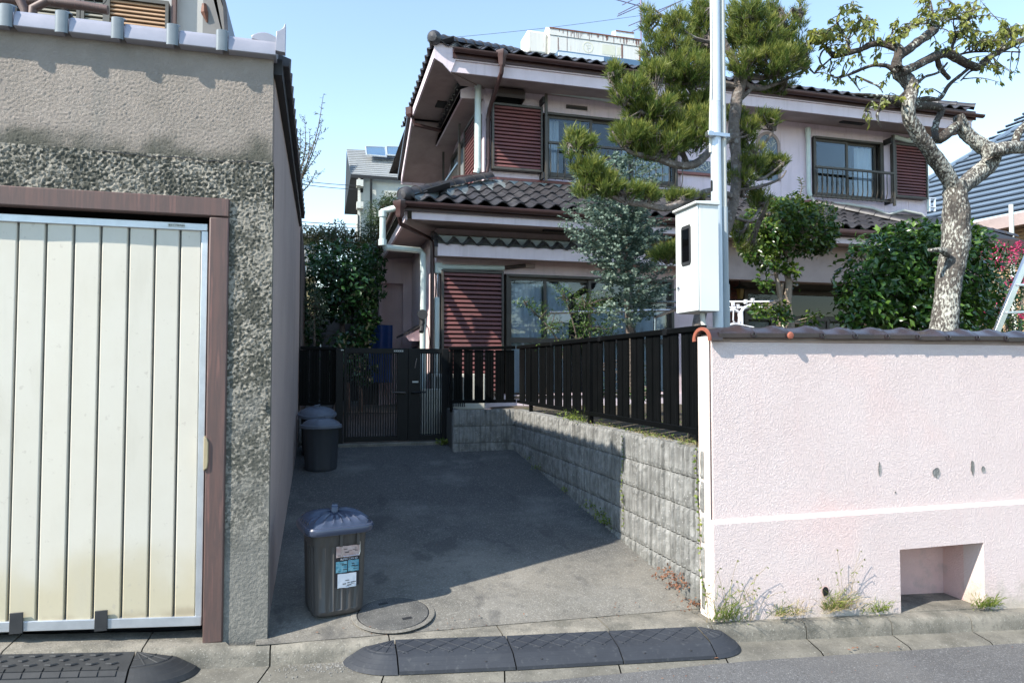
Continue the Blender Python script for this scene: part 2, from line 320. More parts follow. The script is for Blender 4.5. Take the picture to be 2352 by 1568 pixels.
D_ = M['drive']; patch(D_, 55, .56, .66, (.30,.285,.25), .45); patch(D_, 11, .52, .66, (.075,.073,.068), .45); patch(D_, 1.7, .52, .72, (.27,.26,.235), .35); patch(D_, 90, .56, .62, (.36,.35,.32), .35); patch(D_, 3.2, .60, .66, (.05,.05,.05), .5, (1, .5, 1))
for k in ('conc', 'gutter'): patch(M[k], 40, .55, .66, (.08,.078,.065), .5); patch(M[k], 4, .52, .66, (.085,.082,.065), .6); patch(M[k], 70, .62, .68, (.42,.41,.37), .5)
A_ = M['asphalt']; patch(A_, 75, .57, .64, (.30,.30,.30), .5); patch(A_, 60, .57, .66, (.045,.045,.045), .6); patch(A_, 1.2, .5, .7, (.16,.155,.145), .4)
patch(M['pink'], 2.2, .54, .72, (.68,.53,.50), .35, (3, 3, .35)); patch(M['pink'], 9, .58, .70, (.70,.60,.56), .35); patch(M['pinkdark'], 5, .52, .66, (.40,.33,.30), .5)
for k in ('hpink', 'hpink1', 'fascia'): patch(M[k], 3, .52, .72, (.52,.44,.46), .4, (4, 4, .3)); patch(M[k], 1.1, .5, .7, (.62,.53,.55), .4)
patch(M['soffit'], 2.5, .5, .7, (.22,.17,.16), .5); patch(M['gar_side'], 2.2, .55, .68, (.28,.22,.20), .5, (1, .6, .25)); patch(M['gar_side'], 30, .60, .68, (.22,.18,.165), .35)
patch(M['cream'], 24, .64, .70, (.40,.36,.30), .4); patch(M['cream'], 2.5, .56, .72, (.50,.47,.38), .4, (2, 2, .5))
patch(M['block'], 5, .5, .62, (.09,.09,.082), .6, (5, 5, .35)); patch(M['boxwhite'], 5, .58, .70, (.55,.54,.48), .4, (5, 5, .4)); patch(M['white'], 2, .5, .7, (.45,.46,.43), .4, (3, 3, .3))
for k in ('tiled', 'tileb'): patch(M[k], 2.6, .5, .62, (.085,.082,.085), .5)
patch(M['barkplum'], 9, .55, .66, (.03,.027,.024), .7, (1.5, 1.5, .5)); patch(M['gar_up'], 3, .56, .70, (.25,.235,.21), .4, (3, 3, .4)); patch(M['bin'], 8, .56, .7, (.12,.115,.105), .35, (2, 2, .4)); patch(M['greyrub'], 40, .58, .68, (.085,.09,.095), .4)
random.seed(7)
# ------------------------------------------------------------------ street profile (falls to the right)
def interp(x, tab):
    if x <= tab[0][0]: return tab[0][1]
    for (a, b), (c, d) in zip(tab, tab[1:]):
        if x <= c: t = (x-a)/(c-a); return b+(d-b)*t
    return tab[-1][1]
KZ = [(-9,.75),(-4,.31),(-1.55,.115),(-.9,.062),(-.27,.02),(1,0),(2.3,-.022),(3.67,-.098),(4.7,-.155),(8,-.36),(14,-.7)]
KY = [(-9,4.04),(-.24,3.965),(.41,3.915),(1.03,3.83),(2.4,3.695),(4.6,3.65),(14,3.63)]
GY = [(-9,3.70),(-.6,3.66),(.5,3.56),(1.1,3.46),(2.3,3.44),(4.3,3.45),(14,3.43)]
kz = lambda x: interp(x, KZ)
ky = lambda x: interp(x, KY)
gy = lambda x: interp(x, GY)+.008*noise.noise(Vector((x*7, 0, 0)))+.006*noise.noise(Vector((x*23, 3, 0)))
DS = .1127
dz = lambda x, y: .01+DS*(y-3.93)
# ground sheet to the horizon
MB().grid(lambda u, v: (-400+800*u, -400+800*v, -1.2), 4, 4).build('ground', M['soil'])
tag(bpy.data.objects['ground'], kind='structure')
def roadpt(u, v):
    x = -14+28*u; y0 = gy(x)
    y = -9+(y0+9+.02)*v
    return (x, y, kz(x)-.108+.002*noise.noise(Vector((x*4, y*4, 0))))
tag(MB().grid(roadpt, 280, 60).build('road', M['asphalt'], smooth=True), kind='structure')
# unseen green ring, added to block bright horizon from window reflections
def blocker_pt(u, v):
    a = 2*math.pi*u; rr = 110+80*v; h = (.3+.7*math.sin(min(1, v*1.6)*math.pi/2))*(11+3.5*noise.noise(Vector((math.cos(a)*3, math.sin(a)*3, 1)))+1.2*noise.noise(Vector((math.cos(a)*17, math.sin(a)*17, v*3))))
    return (rr*math.cos(a), rr*math.sin(a), -1.3+h*min(1, v*3))
tag(MB().grid(blocker_pt, 160, 8).build('horizon_blocker', mat('blocker_green', (.05,.075,.035), (.03,.05,.025), .3, .95), smooth=True), kind='structure')
# gutter slabs
gut = tag(thing('gutter_strip', None, None, (0, 3.6, -.1)), kind='structure')
ker = tag(thing('kerb', None, None, (0, 3.9, 0)), kind='structure')
joints = [-.24+.625*i for i in range(-14, 20)]
for a, b in zip(joints, joints[1:]):
    a2, b2 = a+.004, b-.004
    def gp(u, v, a=a2, b=b2):
        x = a+(b-a)*u; y = gy(x)+(ky(x)+.01-gy(x))*v
        return (x-.25*(ky(x)-y), y, kz(x)-.1+.004*(v-.5)+(-.02 if v in (0,) else 0))
    MB().grid(gp, 14, 4).build('gutter_slab', M['gutter'], gut, smooth=True)
    # kerb stone: rounded front top edge; ends at wall line
    yb = lambda x: 4.25 if x < -.5 else (4.02 if x > 2.25 else 4.01)
    prof = [(0, -.14), (.004, -.045), (.012, -.02), (.03, -.005), (.05, 0), (1, 0.0)]
    m = MB(); nx = 6
    vs = []
    for i in range(nx+1):
        x = a2+(b2-a2)*i/nx
        for (d, z) in prof:
            y = ky(x)+(d if d < 1 else yb(x)-ky(x))
            vs.append((x, y, kz(x)+z+.003*noise.noise(Vector((x*9, y*9, z*9)))))
    n = len(prof); m.add(vs, [(i*n+j, (i+1)*n+j, (i+1)*n+j+1, i*n+j+1) for i in range(nx) for j in range(n-1)]+[tuple(range(n)), tuple(nx*n+j for j in range(n-1, -1, -1))])
    m.build('kerb_stone', M['conc'], ker, smooth=True)
# driveway
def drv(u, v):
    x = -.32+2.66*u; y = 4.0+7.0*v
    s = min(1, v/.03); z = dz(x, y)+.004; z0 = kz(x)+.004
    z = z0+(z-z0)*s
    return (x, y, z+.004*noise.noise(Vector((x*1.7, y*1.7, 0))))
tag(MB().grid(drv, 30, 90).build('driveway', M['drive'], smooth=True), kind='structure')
# garden soil behind the walls and the path behind the gate
def gard(u, v):
    x = 2.4+12*u; y = 4.0+6.2*v
    return (x, y, .93+.05*noise.noise(Vector((x*1.3, y*1.3, 2))))
tag(MB().grid(gard, 60, 40).build('garden_soil', M['soil'], smooth=True), kind='structure')
tag(MB().grid(lambda u, v: (-3+5*u, 10.9+25*v, .82+.1*v), 4, 8).build('side_path', M['gutter']), kind='structure')
tag(MB().grid(lambda u, v: (1.55+2*u, 8.36+2*v, .90), 4, 4).build('house_apron', M['gutter']), kind='structure')
tag(MB().box(.2, 1.6, 8.66, 8.9, .3, .585).build('gate_threshold', M['conc'], bevel=.01), kind='structure')
# ------------------------------------------------------------------ GARAGE
gar = thing('garage', 'grey stucco garage with cream folding door and silver roof tiles at the left edge', 'garage', (-1.5, 5, .1))
def rough(name, x0, x1, z0, z1, y, amp, step, freq, mt, side=False, seed=0, zl=None):
    nu = max(2, int(abs(x1-x0)/step)); nv = max(2, int((z1-z0)/step))
    def fn(u, v):
        a = x0+(x1-x0)*u; z = z0+(z1-z0)*v
        e = min(u*nu, (1-u)*nu, 1)*min(v*nv, (1-v)*nv, 1)
        q = Vector((a*freq, z*freq, seed)); h = noise.fractal(q, 1, 2, 3)
        if zl: h *= zl(z)
        d = amp*h*(0 if e <= 0 else 1)
        return (a, y-d, z) if not side else (y+d, a, z)
    return MB().grid(fn, nu, nv)
g = MB().box(-3.2, -.2745, 4.11, 8.9, 2.40, 3.24); g.box(-.45, -.2745, 4.11, 8.9, -.1, 2.4); g.box(-3.2, -3.0, 4.2, 8.9, -.1, 2.4); g.box(-3.0, -.45, 8.7, 8.9, 0, 2.4)
g.build('core_wall', M['gar_side'], gar)
rough('upper_wall', -2.2, -.270, 2.64, 3.26, 4.092, .0026, .0052, 86, None).build('upper_wall', M['gar_up'], gar, smooth=True)
MB().box(-3.2, -.2725, 4.104, 4.2, 2.641, 3.25).build('upper_wall_backing', M['gar_up'], gar)
m = rough('l', -2.2, -.262, 2.40, 2.648, 4.075, .0075, .0055, 70, None)
m2 = rough('p', -.50, -.262, -.06, 2.402, 4.075, .0055, .0055, 78, None, seed=0, zl=lambda z: .35+.65*min(1, max(0, (z-.6)/1.0)))
m.add(m2.v, m2.f)
m.box(-.499, -.2640, 4.098, 4.2, -.06, 2.64); m.box(-3.2, -.2640, 4.098, 4.2, 2.405, 2.646)
m.build('lower_rough_wall', M['gar_lo'], gar, smooth=True)
MB().add([(-.268, 4.2, -.05), (-.25, 8.92, .3), (-.25, 8.92, 3.22), (-.268, 4.2, 3.24), (-.275, 4.2, -.05), (-.4, 8.92, .3), (-.4, 8.92, 3.22), (-.275, 4.2, 3.24)],
   [(0,1,2,3), (1,5,6,2), (0, 3, 7, 4), (3, 2, 6, 7)]).build('side_wall', M['gar_side'], gar)
# side wall front joint sliver is the core wall; door frame
bx('door_lintel', M['gframe'], gar, -3.0, -.487, 4.056, 4.12, 2.325, 2.425, bevel=.006)
bx('door_jamb', M['gframe'], gar, -.588, -.487, 4.060, 4.16, .035, 2.323, bevel=.008)
bx('interior_backdrop', M['dark'], gar, -3, -.5, 4.4, 4.42, 0, 2.4)
YD = 4.125
door = thing('garage_door', 'cream folding garage door in an aluminium edge with black straps at its foot', 'garage door', (-1.5, YD, .1))
ex = [at(x, 500, YD).x for x in (42, 107, 171, 233, 297, 357, 415)]
edges = [ex[0]-.137*k for k in range(9, 0, -1)]+ex+[-.632]
zb = lambda x: .115-.062*(x+.6)
for i, (a, b) in enumerate(zip(edges, edges[1:])):
    a += .004; b -= .004
    o1, o2 = random.uniform(-.0015, .0015), random.uniform(-.0015, .0015)
    pr = [(a, YD+.02), (a+.002, YD+.004), (a+.006, YD+o1), (b-.006, YD+o2), (b-.002, YD+.004), (b, YD+.02)]
    mm = MB(); n = 6
    vs = [(p[0], p[1], zb(p[0])+.045) for p in pr]+[(p[0], p[1], 2.26) for p in pr]
    mm.add(vs, [(j, j+1, n+j+1, n+j) for j in range(n-1)]+[tuple(range(n-1, -1, -1)), tuple(range(n, 2*n))])
    mm.build('door_panel', M['cream'], door)
bx('groove_backing', mat('grey_groove', (.10,.11,.11)), door, -3, -.61, YD+.018, YD+.022, .16, 2.27)
bx('top_rail', M['alu'], door, -3, -.602, YD-.012, YD+.03, 2.252, 2.292, bevel=.003)
bx('edge_stile', M['alu'], door, -.634, -.600, YD-.01, YD+.03, zb(-.62)+.0, 2.251, bevel=.003)
MB().hexa([(-3, YD-.012, zb(-3)), (-.602, YD-.012, zb(-.602)), (-.602, YD+.03, zb(-.602)), (-3, YD+.03, zb(-3)), (-3, YD-.012, zb(-3)+.05), (-.602, YD-.012, zb(-.602)+.05), (-.602, YD+.03, zb(-.602)+.05), (-3, YD+.03, zb(-3)+.05)]).build('bottom_rail', M['alu'], door, bevel=.003)
for px in (36, 231):
    c = at(px, 1450, YD-.02); z0 = zb(c.x)-.008
    bx('rubber_strap', M['blackrub'], door, c.x-.03, c.x+.03, YD-.02, YD-.0125, z0, z0+.105, bevel=.002)
MB().prism([(-.596, .95), (-.576, .965), (-.572, 1.0), (-.572, 1.10), (-.580, 1.125), (-.596, 1.135)], 'y', YD-.075, YD-.02).build('pull_handle', M['beigewood'], door, bevel=.004)
def text(s, name, mt, parent, loc, size, rot=(math.pi/2, 0, 0), align='LEFT', sx=1, ext=.0004):
    cu = bpy.data.curves.new(name, 'FONT'); cu.body = s; cu.size = size; cu.align_x = align; cu.extrude = ext
    o = bpy.data.objects.new(name, cu); COL.objects.link(o); o.location = loc; o.rotation_euler = rot; o.scale = (sx, 1, 1)
    bpy.context.view_layer.update()
    me = bpy.data.meshes.new_from_object(o.evaluated_get(bpy.context.evaluated_depsgraph_get()))
    Mw = o.matrix_world.copy(); bpy.data.objects.remove(o); me.materials.clear(); me.materials.append(mt)
    return place(me, name, parent, Mw)
c = at(386, 507, YD-.012)
st = bx('maker_sticker', M['white'], door, c.x, c.x+.082, YD-.0135, YD-.0125, 2.263, 2.284)
text('富士ドア株式会社', 'sticker_lettering', M['stick_k'], st, (c.x+.003, YD-.0142, 2.271), .0105, ext=.0002)
text('03-3201-6541  10300', 'sticker_small_print', M['stick_k'], st, (c.x+.012, YD-.0142, 2.2645), .005, ext=.0002) if False else None
# front coping tiles
CS = Matrix.Translation((0, .045, 0))
def coping_silver(x0, x1, i):
    m = MB()
    pr = [(4.13, 3.235), (3.985, 3.240), (3.985, 3.252), (3.990, 3.30), (3.997, 3.318), (4.02, 3.332), (4.13, 3.37), (4.25, 3.42)]
    m.prism(pr, 'x', x0+.03, x1); return m.build('coping_tile', M['tilesilver'], gar, bevel=.004, M=CS)
xs = [-.218]+[at(x, 60, 3.99).x for x in (508, 393, 265, 135, 5)]
xs += [xs[-1]-.265*k for k in range(1, 6)]
for i in range(len(xs)-1):
    r, l = xs[i], xs[i+1]
    coping_silver(l, r-(0 if i else .035), i)
    pts = []; m = MB()
    # collar hugging the tile
    n = 10
    for k, xx in enumerate((l-.022, l+.022)): pass
    def col(u, v, l=l):
        a = math.pi*u; xx = l-.030*math.cos(a); bul = math.sin(a)**.6
        if v < .6: z = 3.228+(3.335-3.228)*v/.6; y = 3.985-.016*bul
        else: t = (v-.6)/.4; z = 3.335+.022*math.sin(t*1.57)+.004*bul; y = 3.985-.016*bul*(1-t)+.06*t
        return (xx, y, z+(.004*bul if v > .5 else 0))
    m.grid(col, 10, 10); m.build('coping_collar', M['tilecollar'], gar, smooth=True, M=CS)
MB().prism([(-.256, 3.262), (-.252, 3.37), (-.235, 3.378), (-.215, 3.395), (-.207, 3.42), (-.203, 3.42), (-.204, 3.255), (-.235, 3.258)], 'y', 3.972, 4.02).build('corner_end_tile', M['tilesilver'], gar, bevel=.004, M=CS)
MB().prism([(-.385, 3.325)]+[(-.385+.14*k/8, 3.325+.045*math.sin(math.pi*(k+1.5)/11)) for k in range(9)]+[(-.245, 3.30)], 'y', 4.045, 4.13).build('corner_cap_tile', M['tilesilver'], gar, bevel=.004)
# side eave: stepped dark tiles seen edge-on
for k in range(22):
    y0 = 4.02+.205*k
    m = MB(); y1 = y0+.215
    m.hexa([(-.30, y0, 3.262), (-.19, y0, 3.262), (-.19, y1, 3.262), (-.30, y1, 3.262), (-.32, y0, 3.36), (-.178, y0, 3.312), (-.193, y1, 3.296), (-.32, y1, 3.34)])
    if k: m.build('eave_tile', M['tiled'], gar, bevel=.006)
bx('eave_board', M['dark'], gar, -.27, -.225, 4.13, 8.55, 3.17, 3.262)
MB().add([(-3.2, 4.2, 3.40), (-.30, 4.2, 3.33), (-.30, 8.9, 3.33), (-3.2, 8.9, 3.40)], [(0,1,2,3)]).build('roof', M['tiled'], gar)
bx('crack_flake', M['gar_lo'], gar, -.302, -.285, 4.062, 4.08, 1.275, 1.305)
def crack(parent, pts, name='crack', w=.0035, face='y'):
    m = MB(); P = [Vector(p) for p in pts]
    for a, b in zip(P, P[1:]):
        n = 7; 
        for i in range(n):
            p, q = a.lerp(b, i/n), a.lerp(b, (i+1)/n); j = Vector((0, 0, random.uniform(-.006, .006))); w2 = w*random.uniform(.3, 1.2)
            m.add([p+Vector((0, 0, -w2)), q+Vector((0, 0, -w2))+j, q+Vector((0, 0, w2))+j, p+Vector((0, 0, w2))], [(0,1,2,3)])
    return m.build(name, M['blackwall'], parent, fix=False)
crack(gar, [(-1.17, 4.064, 2.640), (-1.0, 4.064, 2.636), (-.86, 4.064, 2.630), (-.70, 4.064, 2.638), (-.62, 4.064, 2.628), (-.48, 4.064, 2.634), (-.40, 4.064, 2.640), (-.27, 4.064, 2.636)])
crack(gar, [(-.2595, 4.3, 2.9), (-.258, 4.6, 2.3), (-.257, 5.2, 1.7)], w=.002); crack(gar, [(-.2595, 4.25, .5), (-.258, 5.2, .75), (-.256, 6.4, 1.1)], w=.002)
# ------------------------------------------------------------------ PINK BOUNDARY WALL
pw = thing('pink_boundary_wall', 'sunlit pale pink stucco wall with plinth, square recess and dark coping tiles', 'wall', (4, 3.9, 0))
XR = 9.0
rx0, rx1, rz1 = 3.675, 4.375, .312
PF = 3.772
def wall_pieces():
    m = MB()
    # upper part, set back 3 cm, and plinth built round the recess
    m.box(2.318, XR, 3.80, 3.93, .55, 1.70)
    m.build('upper_wall', M['pink'], pw, bevel=.006)
    m = MB()
    m.prism([(PF, -.9), (3.93, -.9), (3.93, .56), (3.80, .578), (PF, .555)], 'x', 2.305, rx0)
    m.build('plinth', M['pink'], pw)
    m = MB(); m.prism([(PF, -.9), (3.93, -.9), (3.93, .56), (3.80, .578), (PF, .555)], 'x', rx1, XR); m.build('plinth', M['pink'], pw)
    m = MB(); m.prism([(PF, rz1), (3.93, rz1), (3.93, .56), (3.80, .578), (PF, .555)], 'x', rx0, rx1); m.build('plinth_over_recess', M['pink'], pw)
wall_pieces()
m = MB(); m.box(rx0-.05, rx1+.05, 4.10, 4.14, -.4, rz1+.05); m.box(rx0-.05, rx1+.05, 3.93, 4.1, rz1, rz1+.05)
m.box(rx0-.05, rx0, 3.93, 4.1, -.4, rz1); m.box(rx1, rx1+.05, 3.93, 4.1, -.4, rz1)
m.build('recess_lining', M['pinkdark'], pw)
MB().hexa([(rx0, PF+.01, -.3), (rx1, PF+.01, -.3), (rx1, 4.1, -.3), (rx0, 4.1, -.3), (rx0, PF+.01, -.095), (rx1, PF+.01, -.13), (rx1, 4.1, -.125), (rx0, 4.1, -.09)]).build('recess_floor', M['conc'], pw)
# smooth jamb face skin
MB().prism([(3.776, -.1), (3.93, -.1), (3.93, 1.695), (3.803, 1.695), (3.803, .58), (3.776, .556)], 'x', 2.3005, 2.3045).build('end_face', M['pinkjamb'], pw)
# weep pipe
p = at(1895, 1357, PF)
m = MB(); n = 20
vs = [(p.x+r*math.cos(2*math.pi*j/n), PF+dy, p.z+1.2*r*math.sin(2*math.pi*j/n)) for r, dy in ((.030, -.0035), (.026, -.0042), (.0245, -.0042)) for j in range(n)]
m.add(vs, [(a*n+j, a*n+(j+1) % n, (a+1)*n+(j+1) % n, (a+1)*n+j) for a in range(2) for j in range(n)])
m.build('weep_pipe_rim', M['pinkdark'], pw)
m = MB(); m.add([(p.x+.025*math.cos(2*math.pi*j/n), PF-.0025, p.z+.030*math.sin(2*math.pi*j/n)) for j in range(n)], [tuple(range(n))]); m.build('weep_pipe_opening', M['blackwall'], pw)
# chips where the render has fallen off
for i, (x, y, rw, rh) in enumerate([(2020, 1076, .012, .045), (2150, 1085, .032, .034), (2233, 1073, .015, .050), (2258, 1077, .018, .024), (2056, 1130, .006, .008)]):
    p = at(x, y, 3.80); n = 14; m = MB()
    ring = []
    for j in range(n):
        t = 2*math.pi*j/n; q = 1+.3*noise.noise(Vector((i*9, math.cos(t)*2, math.sin(t)*2)))
        ring.append((p.x+rw*q*math.cos(t), 3.7965, p.z+rh*q*math.sin(t)))
    inner = [(p.x+(a[0]-p.x)*.8, 3.799, p.z+(a[2]-p.z)*.8) for a in ring]
    m.add(ring+inner+[(p.x, 3.7985, p.z)], [(j, (j+1) % n, n+(j+1) % n, n+j) for j in range(n)]+[(n+j, n+(j+1) % n, 2*n) for j in range(n)])
    m.build('render_chip', M['block'], pw, fix=False)
for x, z, r in ((3.70, -.02, .035), (3.74, .0, .025), (3.86, .0, .014)):
    MB().lathe([(r, 0), (.0, .001)], (0, 0, 0), 10, cap=False).build('bare_patch', M['block'], pw, M=Matrix.Translation((x, 4.098, z))@Matrix.Rotation(math.pi/2, 4, 'X')@Matrix.Diagonal((1, 1.4, 1, 1)))
# glazed coping tiles: ridge profile with a hump over every joint
def coping_mesh():
    L = .262; nx = 12
    prof = [(-.105, -.030), (-.108, -.026), (-.108, .006), (-.104, .010), (-.06, .030), (-.022, .052), (0, .058), (.022, .052), (.06, .030), (.104, .010), (.108, 0)]
    m = MB()
    def fn(u, v):
        i = min(len(prof)-1, int(round(v*(len(prof)-1)))); y, z = prof[i]
        h = math.exp(-((u-.78)/.20)**2)*.020*(1 if abs(y) < .1 else .1)
        e = .006 if u > .92 else 0
        return (u*L, y*(1+e*2), z*.8+h*.85+(e if abs(y) < .1 else 0))
    m.grid(fn, nx, len(prof)-1)
    m.add([(L, y*1.0, z*.8) for y, z in prof]+[(L, 0, -.02)], [tuple(list(range(len(prof)))+[len(prof)])])
    me = m.mesh('coping_tile', [M['tilewall']], True, fix=False); return me
cm = coping_mesh()
ct0 = 1.708
x = 2.345; k = 0
while x < XR:
    o = place(cm, 'coping_tile', pw, Matrix.Translation((x, 3.865, ct0+.010*(k % 3)*.3))@Matrix.Rotation(R(-.4+.5*noise.noise(Vector((k*3.3, 0, 0)))), 4, 'Y')); x += .252; k += 1
# black round openings of the tile joints
for j in range(k):
    xx = 2.345+.252*(j+1)-.012
    n = 12; m = MB(); m.lathe([(.018, 0), (.012, .002), (.010, -.004)], (0, 0, 0), n, cap=False)
    m.build('tile_lip', M['tilewall'], pw, M=Matrix.Translation((xx, 3.752, ct0-.002))@Matrix.Rotation(math.pi/2, 4, 'X'))
# orange unglazed arch tile at the end
m = MB(); n = 14
for rr, xo in ((.085, 2.292), (.085, 2.35)): pass
def arch(u, v, r0=.062, r1=.085):
    pass
def arch_part(xa, xb, ra, rb, nm, mt_):
    vs = []
    for xo in (xa, xb):
        for r_ in (ra, rb):
            for j in range(n+1):
                t = math.pi*(-.04+1.08*j/n); vs.append((xo, 3.862+r_*math.cos(t)*1.35, 1.676+r_*math.sin(t)*1.0))
    q = n+1; fs = []
    for j in range(n): fs += [(j, j+1, q+j+1, q+j), (2*q+j, 3*q+j, 3*q+j+1, 2*q+j+1), (q+j, q+j+1, 3*q+j+1, 3*q+j), (j, 2*q+j, 2*q+j+1, j+1)]
    fs += [(0, q, 3*q, 2*q), (n, 2*q+n, 3*q+n, q+n)]
    MB().add(vs, fs).build(nm, M[mt_], pw, smooth=True)
arch_part(2.284, 2.2935, .058, .078, 'end_arch_rim', 'tilered'); arch_part(2.294, 2.37, .058, .0785, 'end_arch_tile', 'tilewall')
MB().lathe([(.02, -.008), (.024, 0), (.018, .008), (.0, .010)], (0, 0, 0), 12, cap=False).build('tile_stopper', M['tilered'], pw, M=Matrix.Translation((at(1814, 765, 3.752).x, 3.745, ct0-.004))@Matrix.Rotation(math.pi/2, 4, 'X'))
bx('coping_mortar', mat('coping_mortar', (.30,.235,.20), None, 10, .95, .6, 60, .005), pw, 2.325, XR, 3.792, 3.94, 1.66, 1.712, bevel=.01)
# ------------------------------------------------------------------ BLOCK WALL
bw = thing('block_retaining_wall', 'weathered grey split-rib concrete block wall along the right of the driveway', 'wall', (2.35, 6, .2))
def blockmesh(seed, L=.3975, H=.194):
    random.seed(seed); m = MB(); nr = 6; pitch = L/nr; prof = []
    for i in range(nr):
        x = i*pitch; a = .017+random.uniform(-.003, .003)
        prof += [(x+.006, 0), (x+.013, -a), (x+pitch-.019, -a*random.uniform(.8, 1.1)), (x+pitch-.012, 0)]
    prof = [(0, 0)]+prof+[(L, 0)]
    nz = 7; n = len(prof); vs = []
    for k in range(nz+1):
        z = H*k/nz
        for i, (x, y) in enumerate(prof):
            dy = random.uniform(-.0035, .0035) if y < 0 else 0
            if k in (0, nz) and y < 0: dy = -y*.5
            vs.append((x, y+dy, z))
    fs = [(k*n+i, k*n+i+1, (k+1)*n+i+1, (k+1)*n+i) for k in range(nz) for i in range(n-1)]
    m.add(vs, fs)
    m.add([(0,0,0),(L,0,0),(L,.1,0),(0,.1,0),(0,0,H),(L,0,H),(L,.1,H),(0,.1,H)], [(4,5,6,7),(0,1,2,3),(3,7,4,0),(1,5,6,2)])
    return m.mesh('block', M['block'], False, fix=False)
BM = [blockmesh(s) for s in range(5)]
random.seed(3)
rotL = Matrix.Rotation(-math.pi/2, 4, 'Z')
for c in range(6):
    z = .8-.2*c; y = 8.25
    while y-.4 > 3.75:
        if z+.2 > dz(0, y)-.02:
            place(random.choice(BM), 'block', bw, Matrix.Translation((2.312+random.uniform(-.0015, .0015), y, z+.003))@rotL)
        y -= .4
    if y > 3.95: place(random.choice(BM), 'block', bw, Matrix.Translation((2.3125, y, z+.003))@rotL@Matrix.Diagonal(((y-3.935)/.3975, 1, 1, 1)))
for c in range(3):
    z = .8-.2*c
    for x in (1.545, 1.94): place(random.choice(BM), 'block', bw, Matrix.Translation((x, 8.262, z+.003))@Matrix.Diagonal((.95 if x > 1.9 else 1, 1, 1, 1)))
MB().box(2.326, 2.46, 3.94, 8.3, -.2, .993).box(1.55, 2.33, 8.272, 8.40, .2, .993).box(1.549, 1.66, 8.40, 8.75, .2, .993).build('mortar_core', M['mortar'], bw)
lw = thing('low_block_wall', 'short block wall under the black fence left of the gate', 'wall', (0, 8.8, .6))
for c in range(3):
    for i, x in enumerate((-.24, .16-.4+.4)):
        place(BM[c], 'block', lw, Matrix.Translation((-.24, 8.76, .785-.2*c))@Matrix.Diagonal((1.0, 1, 1, 1))) if i == 0 else None
MB().box(-.24, .17, 8.772, 8.88, .3, .975).build('mortar_core', M['mortar'], lw)
# ------------------------------------------------------------------ FENCES
def rail(m, a, b, wd, h):
    a = Vector(a); b = Vector(b); d = (b-a).normalized(); s = Vector((d.y, -d.x, 0))*wd/2; u = Vector((0, 0, h))
    m.hexa([a-s, a+s, b+s, b-s, a-s+u, a+s+u, b+s+u, b-s+u]); return m
def slat(parent, p, d, wd, z0, z1, th=.012):
    """vertical board with two shallow ribs on the face"""
    d = Vector(d); n = Vector((d.y, -d.x, 0)); prof = []
    for t, o in ((0, 0), (.28, 0), (.31, -.003), (.36, -.003), (.39, 0), (.61, 0), (.64, -.003), (.69, -.003), (.72, 0), (1, 0)): prof.append((t*wd, o))
    pts = [Vector(p)+d*a+n*(b+th/2) for a, b in prof]+[Vector(p)+d*wd-n*th/2, Vector(p)-n*th/2]
    k = len(pts); m = MB(); m.add([(q.x, q.y, z0) for q in pts]+[(q.x, q.y, z1) for q in pts], [tuple(range(k-1, -1, -1)), tuple(range(k, 2*k))]+[(i, (i+1) % k, k+(i+1) % k, k+i) for i in range(k)])
    return m.build('slat', M['fence'], parent)
fn_ = thing('slat_fence', 'long black slatted fence on top of the block wall beside the driveway', 'fence', (2.37, 6, 1.0))
FX = 2.365
rail(MB(), (FX, 3.96, 1.735), (FX, 8.30, 1.735), .045, .04).build('top_rail', M['fence'], fn_, bevel=.006)
rail(MB(), (FX, 3.96, 1.07), (FX, 8.30, 1.07), .035, .04).build('bottom_rail', M['fence'], fn_, bevel=.004)
y = 8.22; k = 0
while y > 4.08:
    wd = .101 if k % 2 else .100
    slat(fn_, (FX, y, 0), (0, -1, 0), wd, 1.10, 1.74); y -= wd+(.052 if k % 2 else .012); k += 1
for y in (7.75, 5.9, 4.02): bx('post', M['fence'], fn_, FX-.02, FX+.02, y-.02, y+.02, .93, 1.735, bevel=.003)
for y in (6.95, 5.65, 4.45): bx('rail_sleeve', M['cond'] if False else M['gate'], fn_, FX-.025, FX+.025, y-.03, y+.03, 1.73, 1.778, bevel=.003)
f2 = thing('slat_fence', 'short black slatted fence panel between the gate and the fence corner', 'fence', (1.95, 8.3, 1.0))
rail(MB(), (1.50, 8.31, 1.715), (2.33, 8.31, 1.735), .045, .04).build('top_rail', M['fence'], f2, bevel=.006)
rail(MB(), (1.53, 8.31, 1.075), (2.34, 8.31, 1.075), .035, .04).build('bottom_rail', M['fence'], f2, bevel=.004)
for k in range(6): slat(f2, (1.555+.131*k, 8.31, 0), (1, 0, 0), .108, 1.10, 1.72)
bx('post', M['fence'], f2, 1.52, 1.55, 8.30, 8.34, .97, 1.74)
f3 = thing('slat_fence', 'dark slatted fence panel between the garage wall and the gate', 'fence', (0, 8.8, 1.0))
rail(MB(), (-.23, 8.80, 1.725), (.20, 8.80, 1.715), .045, .04).build('top_rail', M['fence'], f3, bevel=.006)
rail(MB(), (-.23, 8.80, 1.05), (.18, 8.80, 1.05), .035, .04).build('bottom_rail', M['fence'], f3, bevel=.004)
for x in (-.235, -.115, .008, .118): slat(f3, (x, 8.80, 0), (1, 0, 0), .105, 1.08, 1.72)
bx('white_clip', M['white'], f3, -.0, .012, 8.77, 8.79, 1.755, 1.79)
